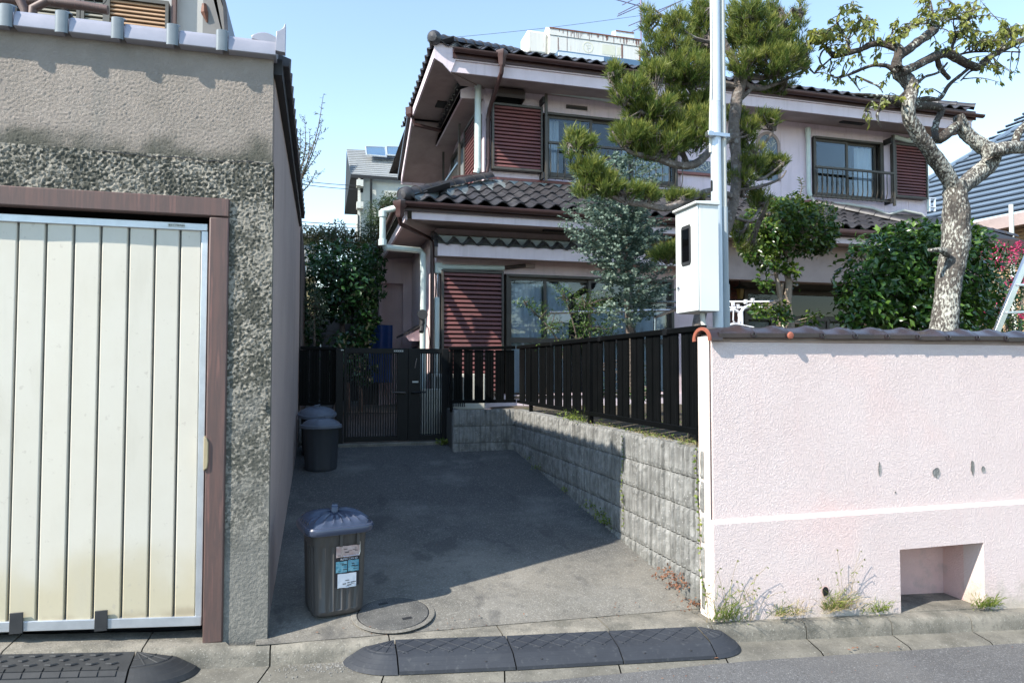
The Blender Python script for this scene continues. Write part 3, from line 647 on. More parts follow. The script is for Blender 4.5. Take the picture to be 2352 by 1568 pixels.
# ------------------------------------------------------------------ GATE
gt = thing('double_gate', 'black metal double gate with thin vertical bars at the end of the driveway', 'gate', (.9, 8.75, .56))
YG = 8.75
def leaf(x0, x1, st_l, st_r, nbar):
    lf = MB()
    lf.box(x0, x0+st_l, YG-.02, YG+.02, .60, 1.745); lf.box(x1-st_r, x1, YG-.02, YG+.02, .60, 1.745)
    lf.box(x0+st_l, x1-st_r, YG-.018, YG+.018, 1.68, 1.744); lf.box(x0+st_l, x1-st_r, YG-.018, YG+.018, .601, .665)
    f = lf.build('leaf_frame', M['gate'], gt, bevel=.003)
    a, b = x0+st_l, x1-st_r
    me = MB().box(-.0078, .0078, -.007, .007, .66, 1.69).mesh('bar', M['gate'])
    for i in range(nbar):
        place(me, 'bar', f, Matrix.Translation((a+(b-a)*(i+.5)/nbar, YG, 0)))
    return f
l1 = leaf(.285, 1.062, .035, .135, 20)
l2 = leaf(1.066, 1.575, .150, .085, 9)
bx('gate_post', M['gate'], gt, .185, .275, YG-.04, YG+.04, .50, 1.735, bevel=.004)
bx('gate_post', M['gate'], gt, 1.582, 1.60, YG-.04, YG+.04, .55, 1.70, bevel=.004)
for s, x in ((-1, 1.02), (1, 1.115)):
    MB().tube([(x, YG-.02, 1.19), (x, YG-.06, 1.195), (x+s*.10, YG-.065, 1.20), (x+s*.16, YG-.06, 1.198)], [.014, .013, .011, .009], 8).build('lever_handle', M['bronze'] if s < 0 else M['gate'], gt, smooth=True)
m = bx('notice_plate', M['white'], gt, .885, 1.0, YG-.0235, YG-.0205, 1.702, 1.722)
for i in range(4): bx('notice_mark', M['stick_k'], m, .90+.024*i, .912+.024*i, YG-.0245, YG-.0236, 1.707, 1.717)
bx('small_sticker', M['white'], gt, .245, .275, YG-.0435, YG-.0405, 1.712, 1.724)
bx('maker_plate', M['white'], gt, 1.115, 1.19, YG-.0235, YG-.0205, 1.318, 1.338)
MB().tube([(1.145, YG-.021, 1.50), (1.16, YG-.024, 1.58), (1.17, YG-.021, 1.62)], .004, 5).build('scratch_mark', M['steel'], gt)
# ------------------------------------------------------------------ BINS
def square_bin():
    t = thing('rubbish_bin', 'square dark grey ribbed bin with blue-grey domed lid and torn label, nearest the street', 'bin', (0, 0, 0))
    H = .485; m = MB()
    def ring(r, z, n=64, rib=0):
        out = []
        for j in range(n):
            a = 2*math.pi*j/n; x, y = math.cos(a), math.sin(a); q = (abs(x)**5.5+abs(y)**5.5)**(1/5.5)
            rr = r/q
            d = 0
            if rib:
                # shallow vertical flutes on the flat sides
                s = (y/q if abs(x) > abs(y) else x/q)
                if abs(s) < .80 and int((s+.80)/.16) % 2 == 0: d = .008
            out.append((x*(rr-d), y*(rr-d), z))
        return out
    n = 96
    lv = [(.135, 0, 0), (.147, .012, 0), (.150, .03, 0), (.151, .036, 1), (.160, .40, 1), (.1605, .406, 0), (.166, H, 0)]
    vs = []
    for r, z, rb in lv: vs += ring(r, z, n, rb)
    fs = [(i*n+j, i*n+(j+1) % n, (i+1)*n+(j+1) % n, (i+1)*n+j) for i in range(len(lv)-1) for j in range(n)]+[tuple(range(n-1, -1, -1))]
    m.add(vs, fs); m.build('body', M['bin'], t, smooth=True)
    m = MB(); lv = [(.168, H-.012), (.196, H-.012), (.203, H+.0), (.204, H+.022), (.198, H+.032), (.184, H+.034), (.178, H+.047), (.160, H+.062), (.115, H+.080), (.060, H+.090), (.0, H+.093)]
    vs = []
    for i, (r, z) in enumerate(lv):
        for j, p in enumerate(ring(r, z, n)):
            if i >= 6 and i < 10:
                b = .009 if j % 4 == 0 else 0
                p = (p[0], p[1], p[2]+b)
            vs.append(p)
    fs = [(i*n+j, i*n+(j+1) % n, (i+1)*n+(j+1) % n, (i+1)*n+j) for i in range(len(lv)-1) for j in range(n)]
    m.add(vs, fs); ld = m.build('lid', M['lid'], t, smooth=True)
    m = MB(); m.prism([(-.055, H+.080), (-.045, H+.122), (-.03, H+.130), (.03, H+.130), (.045, H+.122), (.055, H+.080), (.036, H+.082), (.030, H+.114), (-.030, H+.114), (-.036, H+.082)], 'y', -.020, .020)
    m.build('lid_handle', M['lid'], ld, bevel=.004, M=Matrix.Rotation(R(75), 4, 'Z'))
    # label, wire handle and clips on the front face (y = -r)
    def face(z): return -(.151+.009*(z-.036)/.364)-.0015
    def lab(nm, x0, x1, z0, z1, mt, dy=0):
        mm = MB(); mm.grid(lambda u, v: (x0+(x1-x0)*u, face(z0+(z1-z0)*v)-dy+.0012*noise.noise(Vector((u*6, v*6, 3))), z0+(z1-z0)*v+.004*noise.noise(Vector((u*3, v*3, x0)))), 12, 8)
        return mm.build(nm, mt, t, smooth=True, fix=False)
    lab('label_backing', -.035, .108, .165, .375, M['stick_k'])
    lab('label_panel', -.030, .108, .335, .400, M['stick_r'], .0022)
    lab('label_panel', -.031, .035, .247, .312, M['stick_b'], .0022)
    lab('label_panel', .040, .104, .249, .314, M['stick_b'], .0022)
    lab('label_panel', -.020, .090, .158, .240, M['stick_w'], .0022)
    mk = MB(); random.seed(2)
    for (xa, xb, za, zb2, nn2) in ((-.027, .104, .345, .39, 7), (-.028, .032, .255, .305, 5), (.043, .10, .255, .305, 5), (-.015, .085, .165, .235, 6)):
        for q in range(nn2):
            x_ = random.uniform(xa, xb-.02); z_ = random.uniform(za, zb2-.006); mk.box(x_, x_+random.uniform(.008, .03), face(z_)-.0052, face(z_)-.0046, z_, z_+random.uniform(.0015, .005))
    mk.build('label_small_print', M['stick_k'], t)
    text('SUPER CAN 60', 'label_lettering', M['stick_w'], t, (-.005, face(.325)-.003, .319), .0155, ext=.0003)
    m = MB(); y = face(.4)-.012
    m.tube([(.0, y, .41), (.0, y-.004, .36), (.006, y-.004, .343), (.10, y-.004, .343), (.106, y-.004, .36), (.106, y, .42)], .0028, 6)
    m.build('wire_handle', M['steel'], t, smooth=True)
    for x in (-.004, .096): bx('handle_clip', M['bin'], t, x-.008, x+.010, -.178, -.155, .40, .487, bevel=.003)
    return t
b1 = square_bin(); b1.location = (.095, 4.37, dz(0, 4.37)+.006); b1.rotation_euler = (0, 0, R(13)); b1.scale = (1.0, 1.0, 1.0)
def round_bin(label, lidz=0):
    t = thing('rubbish_bin', label, 'bin', (0, 0, 0), 'round bins beside the gate')
    m = MB(); n = 48; lv = [(.155, 0), (.163, .02), (.165, .03), (.185, .44), (.190, .46)]
    vs = []
    for i, (r, z) in enumerate(lv):
        for j in range(n):
            a = 2*math.pi*j/n; d = .005 if (2 <= i <= 3 and j % 4 < 2) else 0
            vs.append(((r-d)*math.cos(a), (r-d)*math.sin(a), z))
    m.add(vs, [(i*n+j, i*n+(j+1) % n, (i+1)*n+(j+1) % n, (i+1)*n+j) for i in range(len(lv)-1) for j in range(n)]+[tuple(range(n-1, -1, -1))])
    m.build('body', M['binold'], t, smooth=True)
    m = MB(); lv = [(.19, .445), (.215, .445), (.218, .458), (.212, .478), (.195, .482), (.185, .50), (.13, .528), (.06, .54), (0, .543)]; vs = []
    for i, (r, z) in enumerate(lv):
        for j in range(n):
            a = 2*math.pi*j/n; vs.append((r*math.cos(a), r*math.sin(a), z+(.004 if 5 <= i < 8 and j % 4 == 0 else 0)))
    m.add(vs, [(i*n+j, i*n+(j+1) % n, (i+1)*n+(j+1) % n, (i+1)*n+j) for i in range(len(lv)-1) for j in range(n)])
    ld = m.build('lid', M['lidold'], t, smooth=True)
    m = MB().tube([(-.045, 0, .535), (-.04, 0, .565), (.04, 0, .565), (.045, 0, .535)], .009, 8); m.build('lid_handle', M['lidold'], ld, smooth=True)
    return t
b2 = round_bin('round grey bin with faded lid in front of the fence left of the gate'); b2.location = (.02, 7.70, dz(0, 7.6)); b2.rotation_euler = (0, 0, .3)
b3 = copy_tree(b2, (-.02, 8.36, dz(0, 8.25)+.02), .8, 'round grey bin half hidden behind the other round bin, lid tilted against the low wall', 'round bins beside the gate')
for ch in b3.children:
    if ch.name.startswith('lid'): ch.rotation_euler = (.1, -.12, 0)
# ------------------------------------------------------------------ MANHOLE
mh = thing('manhole_cover', 'round concrete manhole cover with two lifting slots beside the square bin', 'manhole cover', (.47, 4.25, .05))
tilt = Matrix.Translation((.435, 4.225, dz(0, 4.225)+.0065))@Matrix.Rotation(math.atan(DS), 4, 'X')
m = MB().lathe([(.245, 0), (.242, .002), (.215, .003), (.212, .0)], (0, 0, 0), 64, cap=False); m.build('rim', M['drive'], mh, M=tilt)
m = MB().lathe([(.207, -.002), (.204, .003), (.0, .0045)], (0, 0, 0), 64, cap=False); cv = m.build('cover', M['iron'], mh, M=tilt)
m = MB().lathe([(.214, -.001), (.203, -.001)], (0, 0, .001), 64, cap=False); m.build('gap_ring', M['dark'], mh, M=tilt)
for a, b, r in ((-.05, .13, .3), (.07, -.09, .2)):
    o = MB().box(-.028, .028, -.012, .012, .002, .0062).build('lifting_slot', M['dark'], mh, M=tilt@Matrix.Translation((a, b, 0))@Matrix.Rotation(r, 4, 'Z'))
# ------------------------------------------------------------------ KERB RAMPS
def ramp_pt(x, t, xtop=None, W=.215, hgt=.102):
    """t 0 = back at kerb top, 1 = toe on the gutter"""
    y = ky(x)-.003-W*t
    if t < .60: z = -.03*t/.6
    else:
        q = (t-.6)/.4; st = math.floor(q*3.999)/4; z = -.03-(hgt-.038)*(st*.6+q*.4)
    return Vector((x, y, kz(x)+.004+z if t < .995 else kz(x)-.097))
def ramp_seg(x0, x1, label, mt, style, group):
    t_ = thing('kerb_ramp', label, 'kerb ramp', ((x0+x1)/2, ky(x0)-.1, kz(x0)-.1), group)
    m = MB(); ts = [0, .12, .3, .58, .60, .69, .70, .79, .80, .89, .90, .99, 1]; nx = 10
    def fn(u, v): 
        i = int(round(v*(len(ts)-1))); return ramp_pt(x0+.004+(x1-x0-.008)*u, ts[i])
    m.grid(fn, nx, len(ts)-1)
    for xe in (x0+.004, x1-.004):
        a = [ramp_pt(xe, t) for t in ts]; m.add(a+[Vector((xe, ky(xe)-.003, kz(xe)-.1))], [tuple(range(len(a)+1))])
    m.build('body', mt, t_, fix=True)
    r = MB()
    def strip(xa, ta, xb, tb, wd=.007, h=.0035):
        pts = [ramp_pt(xa+(xb-xa)*k/4, min(.58, max(0, ta+(tb-ta)*k/4))) for k in range(5)]
        for p, q in zip(pts, pts[1:]):
            d = (q-p).normalized(); s = Vector((-d.y, d.x, 0)).normalized()*wd/2; u = Vector((0, 0, h))
            r.hexa([p-s, p+s, q+s, q-s, p-s*.6+u, p+s*.6+u, q+s*.6+u, q-s*.6+u])
    if style == 'cross':
        s = .118; x = x0-.25
        while x < x1+.25:
            for sg in (1, -1):
                xa, xb, ta, tb = x, x+sg*.19, .02, .57
                # clip to the segment
                for _ in range(1):
                    lo, hi = x0+.012, x1-.012
                    def cl(xa, ta, xb, tb):
                        if xa < lo and xb < lo or xa > hi and xb > hi: return None
                        def c(x_, t_2, xo, to):
                            if x_ < lo: f = (lo-x_)/(xo-x_); return lo, t_2+(to-t_2)*f
                            if x_ > hi: f = (hi-x_)/(xo-x_); return hi, t_2+(to-t_2)*f
                            return x_, t_2
                        a = c(xa, ta, xb, tb); b = c(xb, tb, xa, ta); return a+b
                    q = cl(xa, ta, xb, tb)
                    if q: strip(*q)
            x += s
        r.build('grip_ridges', mt, t_)
    else:
        k = 0; x = x0+.06
        for row, t in enumerate((.10, .26, .42)):
            x = x0+.05+(.045 if row % 2 else 0)
            while x < x1-.05:
                c = ramp_pt(x, t); dxx = .032 if row != 1 else .024; dyy = .013
                r.add([c+Vector(v) for v in ((-dxx, 0, .001), (0, -dyy, .001), (dxx, 0, .001), (0, dyy, .001), (-dxx*.8, 0, .007), (0, -dyy*.8, .007), (dxx*.8, 0, .007), (0, dyy*.8, .007))], [(4,5,6,7),(0,1,5,4),(1,2,6,5),(2,3,7,6),(3,0,4,7)])
                x += .088
        x = x0+.012
        while x < x1-.07:
            for ta, tb in ((.54, .66), (.69, .80), (.83, .94)):
                P = [ramp_pt(xx, tt)+Vector((0, 0, dz_)) for dz_ in (0, .006) for xx, tt in ((x, tb), (x+.072, tb), (x+.072, ta), (x, ta))]
                r.hexa(P)
            x += .08
        r.build('tread_blocks', mt, t_)
    for f in (.25, .75):
        c = ramp_pt(x0+(x1-x0)*f, .84)+Vector((0, 0, .003)); MB().lathe([(.009, 0), (.007, .0015), (0, .001)], (c.x, c.y, c.z), 10, cap=False).build('bolt_hole', M['dark'], t_)
    return t_
def ramp_end(xj, side, label, mt, group, LX=.25, W=.215):
    t_ = thing('kerb_ramp', label, 'kerb ramp', (xj, ky(xj)-.1, kz(xj)-.1), group)
    ts = [0, .2, .45, .60, .62, .72, .73, .82, .83, .92, .93, 1]
    m = MB()
    def fn(u, v):
        a = math.pi/2*u; t = ts[int(round(v*(len(ts)-1)))]
        x = xj+side*(.004+LX*t*math.sin(a)); 
        q = ramp_pt(x, t); y = ky(x)-.003-W*t*math.cos(a)
        return (x, y, q.z)
    m.grid(fn, 14, len(ts)-1); m.build('body', mt, t_, fix=False)
    r = MB()
    for u in (.25, .5, .75):
        for ta, tb in (((.08, .56),)):
            p = Vector(fn_at(xj, side, u, ta, LX, W)); q = Vector(fn_at(xj, side, u, tb, LX, W)); d = (q-p).normalized(); s = Vector((-d.y, d.x, 0)).normalized()*.004; h = Vector((0, 0, .0035))
            r.hexa([p-s, p+s, q+s, q-s, p-s*.6+h, p+s*.6+h, q+s*.6+h, q-s*.6+h])
    for t in (.3, .55):
        P = [Vector(fn_at(xj, side, k/10, t, LX, W)) for k in range(11)]; r.tube(P, .004, 4)
    r.build('grip_ridges', mt, t_)
    return t_
def fn_at(xj, side, u, t, LX, W):
    a = math.pi/2*u; x = xj+side*(.004+LX*t*math.sin(a)); q = ramp_pt(x, t); return (x, ky(x)-.003-W*t*math.cos(a), q.z)
RG = 'grey rubber kerb ramp pieces in front of the driveway'
ramp_end(.41, -1, 'rounded left end piece of the grey kerb ramp, next to gravel', M['greyrub'], RG, LX=.27)
ramp_seg(.41, 1.02, 'straight grey kerb ramp piece with criss-cross ridges, left of the three', M['greyrub'], 'cross', RG)
ramp_seg(1.02, 1.61, 'straight grey kerb ramp piece with criss-cross ridges, middle of the three', M['greyrub'], 'cross', RG)
ramp_seg(1.61, 2.15, 'straight grey kerb ramp piece with criss-cross ridges, right of the three', M['greyrub'], 'cross', RG)
ramp_end(2.15, 1, 'rounded right end piece of the grey kerb ramp, in front of the pink wall corner', M['greyrub'], RG, LX=.24)
RG2 = 'black rubber kerb ramp pieces in front of the garage'
ramp_seg(-1.9, -.885, 'straight black kerb ramp piece with raised diamonds in front of the garage door', M['blackrub'], 'blocks', RG2)
ramp_end(-.885, 1, 'pointed black end piece of the kerb ramp in front of the garage', M['blackrub'], RG2, LX=.30)
# ================================================================== PINK HOUSE
random.seed(11)
hs = thing('two_storey_house', 'two-storey pale pink house with dark wavy tile roofs and red-brown shutters', 'house', (6, 11, .95))
Y1, Y2 = 10.0, 11.0
XL1, XL2, XRT = 1.62, 2.575, 11.55
# --- tiles
def wave_tile(name, wd, L, amp, mt, th=.016, nx=9):
    m = MB(); vs = []
    def pz(t): return amp*math.sin(2*math.pi*(t+.08))
    for b in (0, 1):
        for k, yy in enumerate((0, L)):
            for i in range(nx+1):
                t = i/nx*1.06-.0; vs.append((t*wd, yy, pz(t)-(th if b else 0)+(.022 if k == 0 else -.004)))
    n = nx+1
    fs = [(i, i+1, n+i+1, n+i) for i in range(nx)]+[(2*n+i, 3*n+i, 3*n+i+1, 2*n+i+1) for i in range(nx)]+[(i, 2*n+i, 2*n+i+1, i+1) for i in range(nx)]
    fs += [(0, n, 3*n, 2*n), (nx, 2*n+nx, 3*n+nx, n+nx)]
    m.add(vs, fs); return m.mesh(name, mt, True, fix=True)
T1 = wave_tile('tile', .262, .40, .034, M['tileb']); T2 = wave_tile('tile', .262, .40, .030, M['tiled'])
T3 = wave_tile('tile', .225, .25, .044, M['tiled']); T4 = wave_tile('tile', .235, .30, .032, M['tiled'])
def tile_rows(mesh, parent, org, u, v, ncol, nrow, pu, pv, keep=None, jit=.004):
    u = Vector(u).normalized(); v = Vector(v).normalized(); n = u.cross(v)
    for r in range(nrow):
        for c in range(ncol):
            p = Vector(org)+u*(c*pu)+v*(r*pv)+n*random.uniform(-jit, jit)
            if keep and not keep(p, c, r): continue
            B = Matrix((u, v, n)).transposed().to_4x4(); B.translation = p
            place(mesh, 'tile', parent, B@Matrix.Rotation(random.uniform(-.008, .008), 4, 'Z'))
def ridge_row(parent, a, b, r, L, mt, n=9, name='ridge_tile', end=True):
    a = Vector(a); b = Vector(b); d = b-a; k = max(1, int(d.length/L)); d.normalize(); L = (b-a).length/k
    s = Vector((d.y, -d.x, 0)).normalized(); u = s.cross(d); u = u if u.z > 0 else -u
    m = MB()
    def fn(p, q):
        t = math.pi*p; rr = r*(1.0+.10*(1-q)+(.10 if q < .14 else 0)); y = q*(L+.03)
        return (rr*math.cos(t)*1.05, y, rr*math.sin(t))
    m.grid(fn, n, 5); m.add([fn(i/n, 0) for i in range(n+1)], [tuple(range(n+1))])
    me = m.mesh(name, mt, True)
    for i in range(k):
        B = Matrix((s, d, u)).transposed().to_4x4(); B.translation = a+d*L*i; place(me, name, parent, B)
# --- walls
wl = MB().box(XL1, XRT+.1, Y1, 17, .9, 3.52).build('ground_floor_wall', M['hpink1'], hs) if False else None
m = MB()
# ground floor front wall with openings left for the window (X 2.62..5.45, z<2.88), the brick porch begins at X 6.0
WX0, WX1, WZ = 1.665, 5.42, 2.90
m.box(XL1, WX0, Y1, Y1+.15, .9, 3.62); m.box(WX0, WX1, Y1, Y1+.15, WZ, 3.62); m.box(WX1, 6.25, Y1, Y1+.15, .9, 3.62)
m.box(XL1, XL1+.15, Y1+.15, 12.9, .6, 3.62)
m.box(6.25, 9.9, Y1, Y1+.15, 3.0, 3.62); m.box(9.9, 11.7, Y1, Y1+.15, .9, 3.62); m.box(11.55, 11.7, Y1+.15, 16, .9, 3.62)
m.box(WX0, WX1, Y1-.0, Y1+.15, .93, 1.12)
m.build('ground_floor_wall', M['hpink1'], hs)
bx('foundation', M['fascia'], hs, 1.5, 6.2, 9.96, 10.0, .8, 1.10)
# projecting bay on the left side
m = MB(); m.box(1.03, 1.47, 13.05, 13.2, .6, 3.55); m.box(1.03, 1.47, 12.85, 13.05, 3.05, 3.55); m.box(1.46, XL1, 12.85, 13.2, .6, 3.55)
m.box(1.03, 1.10, 12.86, 13.05, .6, 3.05)
m.build('side_bay_wall', M['hpink1'], hs); bx('side_post', M['bronze'], hs, .93, 1.02, 13.0, 13.1, .6, 3.1)
MB().box(.75, .95, 13.1, 16, .6, 3.2).box(.4, .95, 14.5, 14.6, .6, 3.4).build('side_door', M['darkbrown'], hs)
bx('side_wall_back', M['hpink1'], hs, 1.1, 1.3, 13.2, 17, .6, 3.5)
# small side canopy
MB().add([(1.30, 11.3, 2.02), (1.62, 11.3, 2.20), (1.62, 12.4, 2.20), (1.30, 12.4, 2.02), (1.30, 11.3, 2.05), (1.62, 11.3, 2.24), (1.62, 12.4, 2.24), (1.30, 12.4, 2.05)], [(0,3,2,1),(4,5,6,7),(0,1,5,4),(1,2,6,5),(2,3,7,6),(3,0,4,7)]).build('side_canopy', M['dark'], hs)
MB().prism([(1.33, 2.01), (1.62, 2.17), (1.62, 1.94), (1.40, 1.94)], 'y', 11.33, 11.37).build('side_canopy_gable', M['hpink1'], hs)
bx('side_window_hood', M['darkbrown'], hs, 1.55, 1.61, 11.45, 12.2, 1.2, 1.86)
# upper floor: backing wall + siding panels with open joints
UW = [(3.56, 6.06, 4.70, 5.78), (8.89, 10.52, 4.71, 5.84)]     # window openings
m = MB(); zb_, zt_ = 4.2, 6.12
m.box(XL2, 3.56, Y2+.02, Y2+.17, zb_, zt_); m.box(3.56, 6.06, Y2+.02, Y2+.17, 5.78, zt_); m.box(3.56, 6.06, Y2+.02, Y2+.17, zb_, 4.70)
m.box(6.06, 8.89, Y2+.02, Y2+.17, zb_, zt_); m.box(8.89, 10.52, Y2+.02, Y2+.17, 5.84, zt_); m.box(8.89, 10.52, Y2+.02, Y2+.17, zb_, 4.71); m.box(10.52, XRT, Y2+.02, Y2+.17, zb_, zt_)
m.box(XL2+.0, XL2+.15, Y2+.17, 17.2, zb_, 6.3); m.box(XRT-.15, XRT, Y2+.17, 17, zb_, 6.3)
m.build('upper_wall_core', M['hpink1'], hs)
js = [XL2, 2.70, 3.56, 4.42, 5.27, 6.13, 6.98, 7.83, 8.16+.02, 8.86+.02, 9.60, 10.52, 11.1, XRT]
js = [XL2, 2.70, 3.56, 4.42, 5.27, 6.13, 6.98, 7.35, 8.20, 8.88, 9.62, 10.52, 11.1, XRT]
for a, b in zip(js, js[1:]):
    a2, b2 = a+.003, b-.003; zs = [(4.15, 6.10)]
    for x0, x1, z0, z1 in UW:
        if a >= x0-.02 and b <= x1+.08: zs = [(4.15, z0), (z1, 6.10)]
    for z0, z1 in zs: bx('siding_panel', M['hpink'], hs, a2, b2, Y2, Y2+.0195, z0, z1)
for k in range(6): bx('siding_panel', M['hpink'], hs, XL2-.02, XL2-.001, Y2+.01+.91*k, Y2+.91*k+.91, 4.15, 6.2)
# --- lower skirt roof
EX, EY, EZ = 1.06, 9.2, 3.70
SL = .455; slv = Vector((0, 1, SL)).normalized()
roof = MB()
zr = lambda y: EZ-.02+(y-EY)*SL
zl_ = lambda x: EZ-.02+(x-EX)*SL
roof.add([(EX, EY, EZ-.02), (11.9, EY, EZ-.02), (11.9, Y2, zr(Y2)), (XL2, Y2, zr(Y2)), (XL2, EY+XL2-EX, zl_(XL2))], [(0, 1, 2, 3, 4)])
roof.add([(EX, EY, EZ-.02), (XL2, EY+XL2-EX, zl_(XL2)), (XL2, 17, zl_(XL2)), (EX, 17, EZ-.02)], [(0, 1, 2, 3)])
rf = roof.build('lower_roof', M['dark'], hs)
keep1 = lambda p, c, r: p.x > EX+(p.y-EY)+.02 and p.x < 9.9-(p.y-EY)*.62 and p.y < Y2-.10
tile_rows(T1, rf, (EX+.02, EY-.03, EZ+.035), (1, 0, 0), slv, 36, 6, .255, .335, keep1)
# left side slope tiles (seen edge on)
v2 = Vector((1, 0, SL)).normalized()
tile_rows(T1, rf, (EX-.03, 15.0, EZ+.035), (0, -1, 0), v2, 22, 2, .255, .335, lambda p, c, r: p.x < EX+(p.y-EY)-.1)
ridge_row(rf, (EX-.02, EY+.02, EZ+.085), (XL2, EY+XL2-EX, zl_(XL2)+.16), .085, .26, M['tileb'])
# round hip end
MB().lathe([(.0, -.11), (.06, -.10), (.10, -.05), (.112, 0), (.10, .05)], (0, 0, 0), 20).build('hip_end_tile', M['tileb'], rf, True, M=Matrix.Translation((EX+.03, EY+.05, EZ+.11))@Vector((1, 1, .3)).to_track_quat('Z', 'Y').to_matrix().to_4x4())
MB().prism([(EX-.10, EZ+.02), (EX-.06, EZ+.14), (EX-.02, EZ+.06), (EX+.02, EZ+.0)], 'y', EY-.02, EY+.08).build('corner_horn_tile', M['tiled'], rf)
# plaster strip along the hip, right verge
MB().hexa([(EX+.14, EY+.02, EZ+.0), (EX+.40, EY+.10, EZ+.03), (XL2+.45, EY+1.55, zr(EY+1.55)+.02), (XL2-.05, EY+1.50, zr(EY+1.5)+.03), (EX+.14, EY+.04, EZ+.10), (EX+.36, EY+.14, EZ+.06), (XL2+.25, EY+1.55, zr(EY+1.55)+.10), (XL2-.05, EY+1.5, zr(EY+1.5)+.13)]).build('hip_plaster', M['hipplaster'], rf)
ridge_row(rf, (9.92, EY+.0, EZ+.08), (8.86+.05, Y2-.1, zr(Y2)+.06), .075, .26, M['tileb'])
# lower roof right of the verge drops away to the right
MB().add([(9.9, EY+.0, EZ+.0), (8.80, Y2, zr(Y2)), (11.9, Y2, 4.36), (11.9, EY+.4, 3.62)], [(0, 1, 2, 3)]).build('lower_roof_right', M['tiled'], hs)
vr = Vector((0, 1, .42)).normalized()
tile_rows(T1, rf, (10.05, EY+.25, 3.66), (1, 0, -.0), vr, 7, 5, .255, .335, lambda p, c, r: p.x > 10.0-(p.y-EY)*.45 and p.y < Y2-.15)
# flashings
bx('wall_flashing', M['flash'], hs, XL2+.02, 9.46, Y2-.035, Y2-.002, 4.585, 4.632, bevel=.004)
bx('wall_flashing', M['flash'], hs, 9.9, XRT, Y2-.035, Y2-.002, 4.30, 4.345, bevel=.004)
bx('roof_head_plaster', M['plaster'], hs, XL2+.02, 9.3, Y2-.03, Y2-.0035, 4.42, 4.584)
# eaves: gutter, fascia, soffit
def gutter(parent, a, b, r=.055, name='gutter'):
    a = Vector(a); b = Vector(b); d = (b-a).normalized(); s = Vector((d.y, -d.x, 0)); m = MB(); n = 8; vs = []
    for p in (a, b):
        for rr in (r, r*.85):
            for j in range(n+1):
                t = math.pi*(1+j/n); vs.append(p+s*rr*math.cos(t)+Vector((0, 0, rr*math.sin(t))))
    q = n+1
    fs = [(j, 2*q+j, 2*q+j+1, j+1) for j in range(n)]+[(q+j, q+j+1, 3*q+j+1, 3*q+j) for j in range(n)]+[(0, q, 3*q, 2*q), (n, 2*q+n, 3*q+n, q+n)]+[(j, j+1, q+j+1, q+j) for j in range(n)]+[(2*q+j, 3*q+j, 3*q+j+1, 2*q+j+1) for j in range(n)]
    m.add(vs, fs); return m.build(name, M['brown'], parent)
gutter(hs, (EX-.12, EY-.07, EZ-.02), (8.4, EY-.07, EZ-.06)); gutter(hs, (8.42, EY-.07, EZ-.06), (11.9, EY-.07, EZ-.16))
gutter(hs, (EX-.08, 15, EZ-.02), (EX-.08, EY-.1, EZ-.02))
bx('gutter_board', M['brown'], hs, EX-.02, 11.9, EY-.02, EY+.0, EZ-.12, EZ+.01)
bx('fascia_board', M['fascia'], hs, EX+.1, 11.9, EY+.02, EY+.05, EZ-.22, EZ-.10)
bx('fascia_board', M['fascia'], hs, EX+.02, EX+.05, EY+.1, 15, EZ-.22, EZ-.10)
MB().add([(EX+.05, EY+.05, EZ-.21), (11.9, EY+.05, EZ-.21), (11.9, Y1, EZ-.17), (XL1, Y1, EZ-.17)], [(0,1,2,3)]).add([(EX+.05, EY+.05, EZ-.21), (XL1, Y1, EZ-.17), (XL1, 15, EZ-.17), (EX+.05, 15, EZ-.21)], [(0,1,2,3)]).build('soffit', M['soffit'], hs)
for x in (3.1, 4.9): bx('soffit_vent', M['blackwall'], hs, x, x+.36, 9.5, 9.58, EZ-.215, EZ-.195)
# porch beam / upper wall of entrance
bx('porch_beam', M['soffit'], hs, 5.9, 10.4, 9.62, 9.70, 2.90, 3.5)
bx('porch_ceiling', M['soffit'], hs, 5.9, 10.4, 9.7, 10.6, 3.0, 3.04)
# --- front window canopy
cx0, cx1 = 1.575, 6.0
bx('canopy_board', M['fascia'], hs, cx0, cx1, 9.645, 9.675, 3.075, 3.245)
MB().add([(cx0, 9.645, 3.075), (cx1, 9.645, 3.075), (cx1, Y1, 3.10), (cx0, Y1, 3.10), (cx0, 9.675, 3.24), (cx1, 9.675, 3.24), (cx1, Y1, 3.45), (cx0, Y1, 3.45)], [(0,3,2,1), (4,5,6,7), (0,4,7,3), (1,2,6,5)]).build('canopy_body', M['soffit'], hs)
bx('canopy_plaster', M['plaster'], hs, cx0+.02, cx1, 9.70, Y1-.01, 3.25, 3.375)
tile_rows(T3, hs, (cx0-.02, 9.59, 3.262), (1, 0, 0), Vector((0, 1, .5)).normalized(), 20, 1, .222, .3)
MB().prism([(9.60, 3.19), (9.70, 3.40), (9.95, 3.47), (9.95, 3.36), (9.70, 3.30)], 'x', cx0-.05, cx0+.0).build('canopy_verge_tile', M['tiled'], hs)
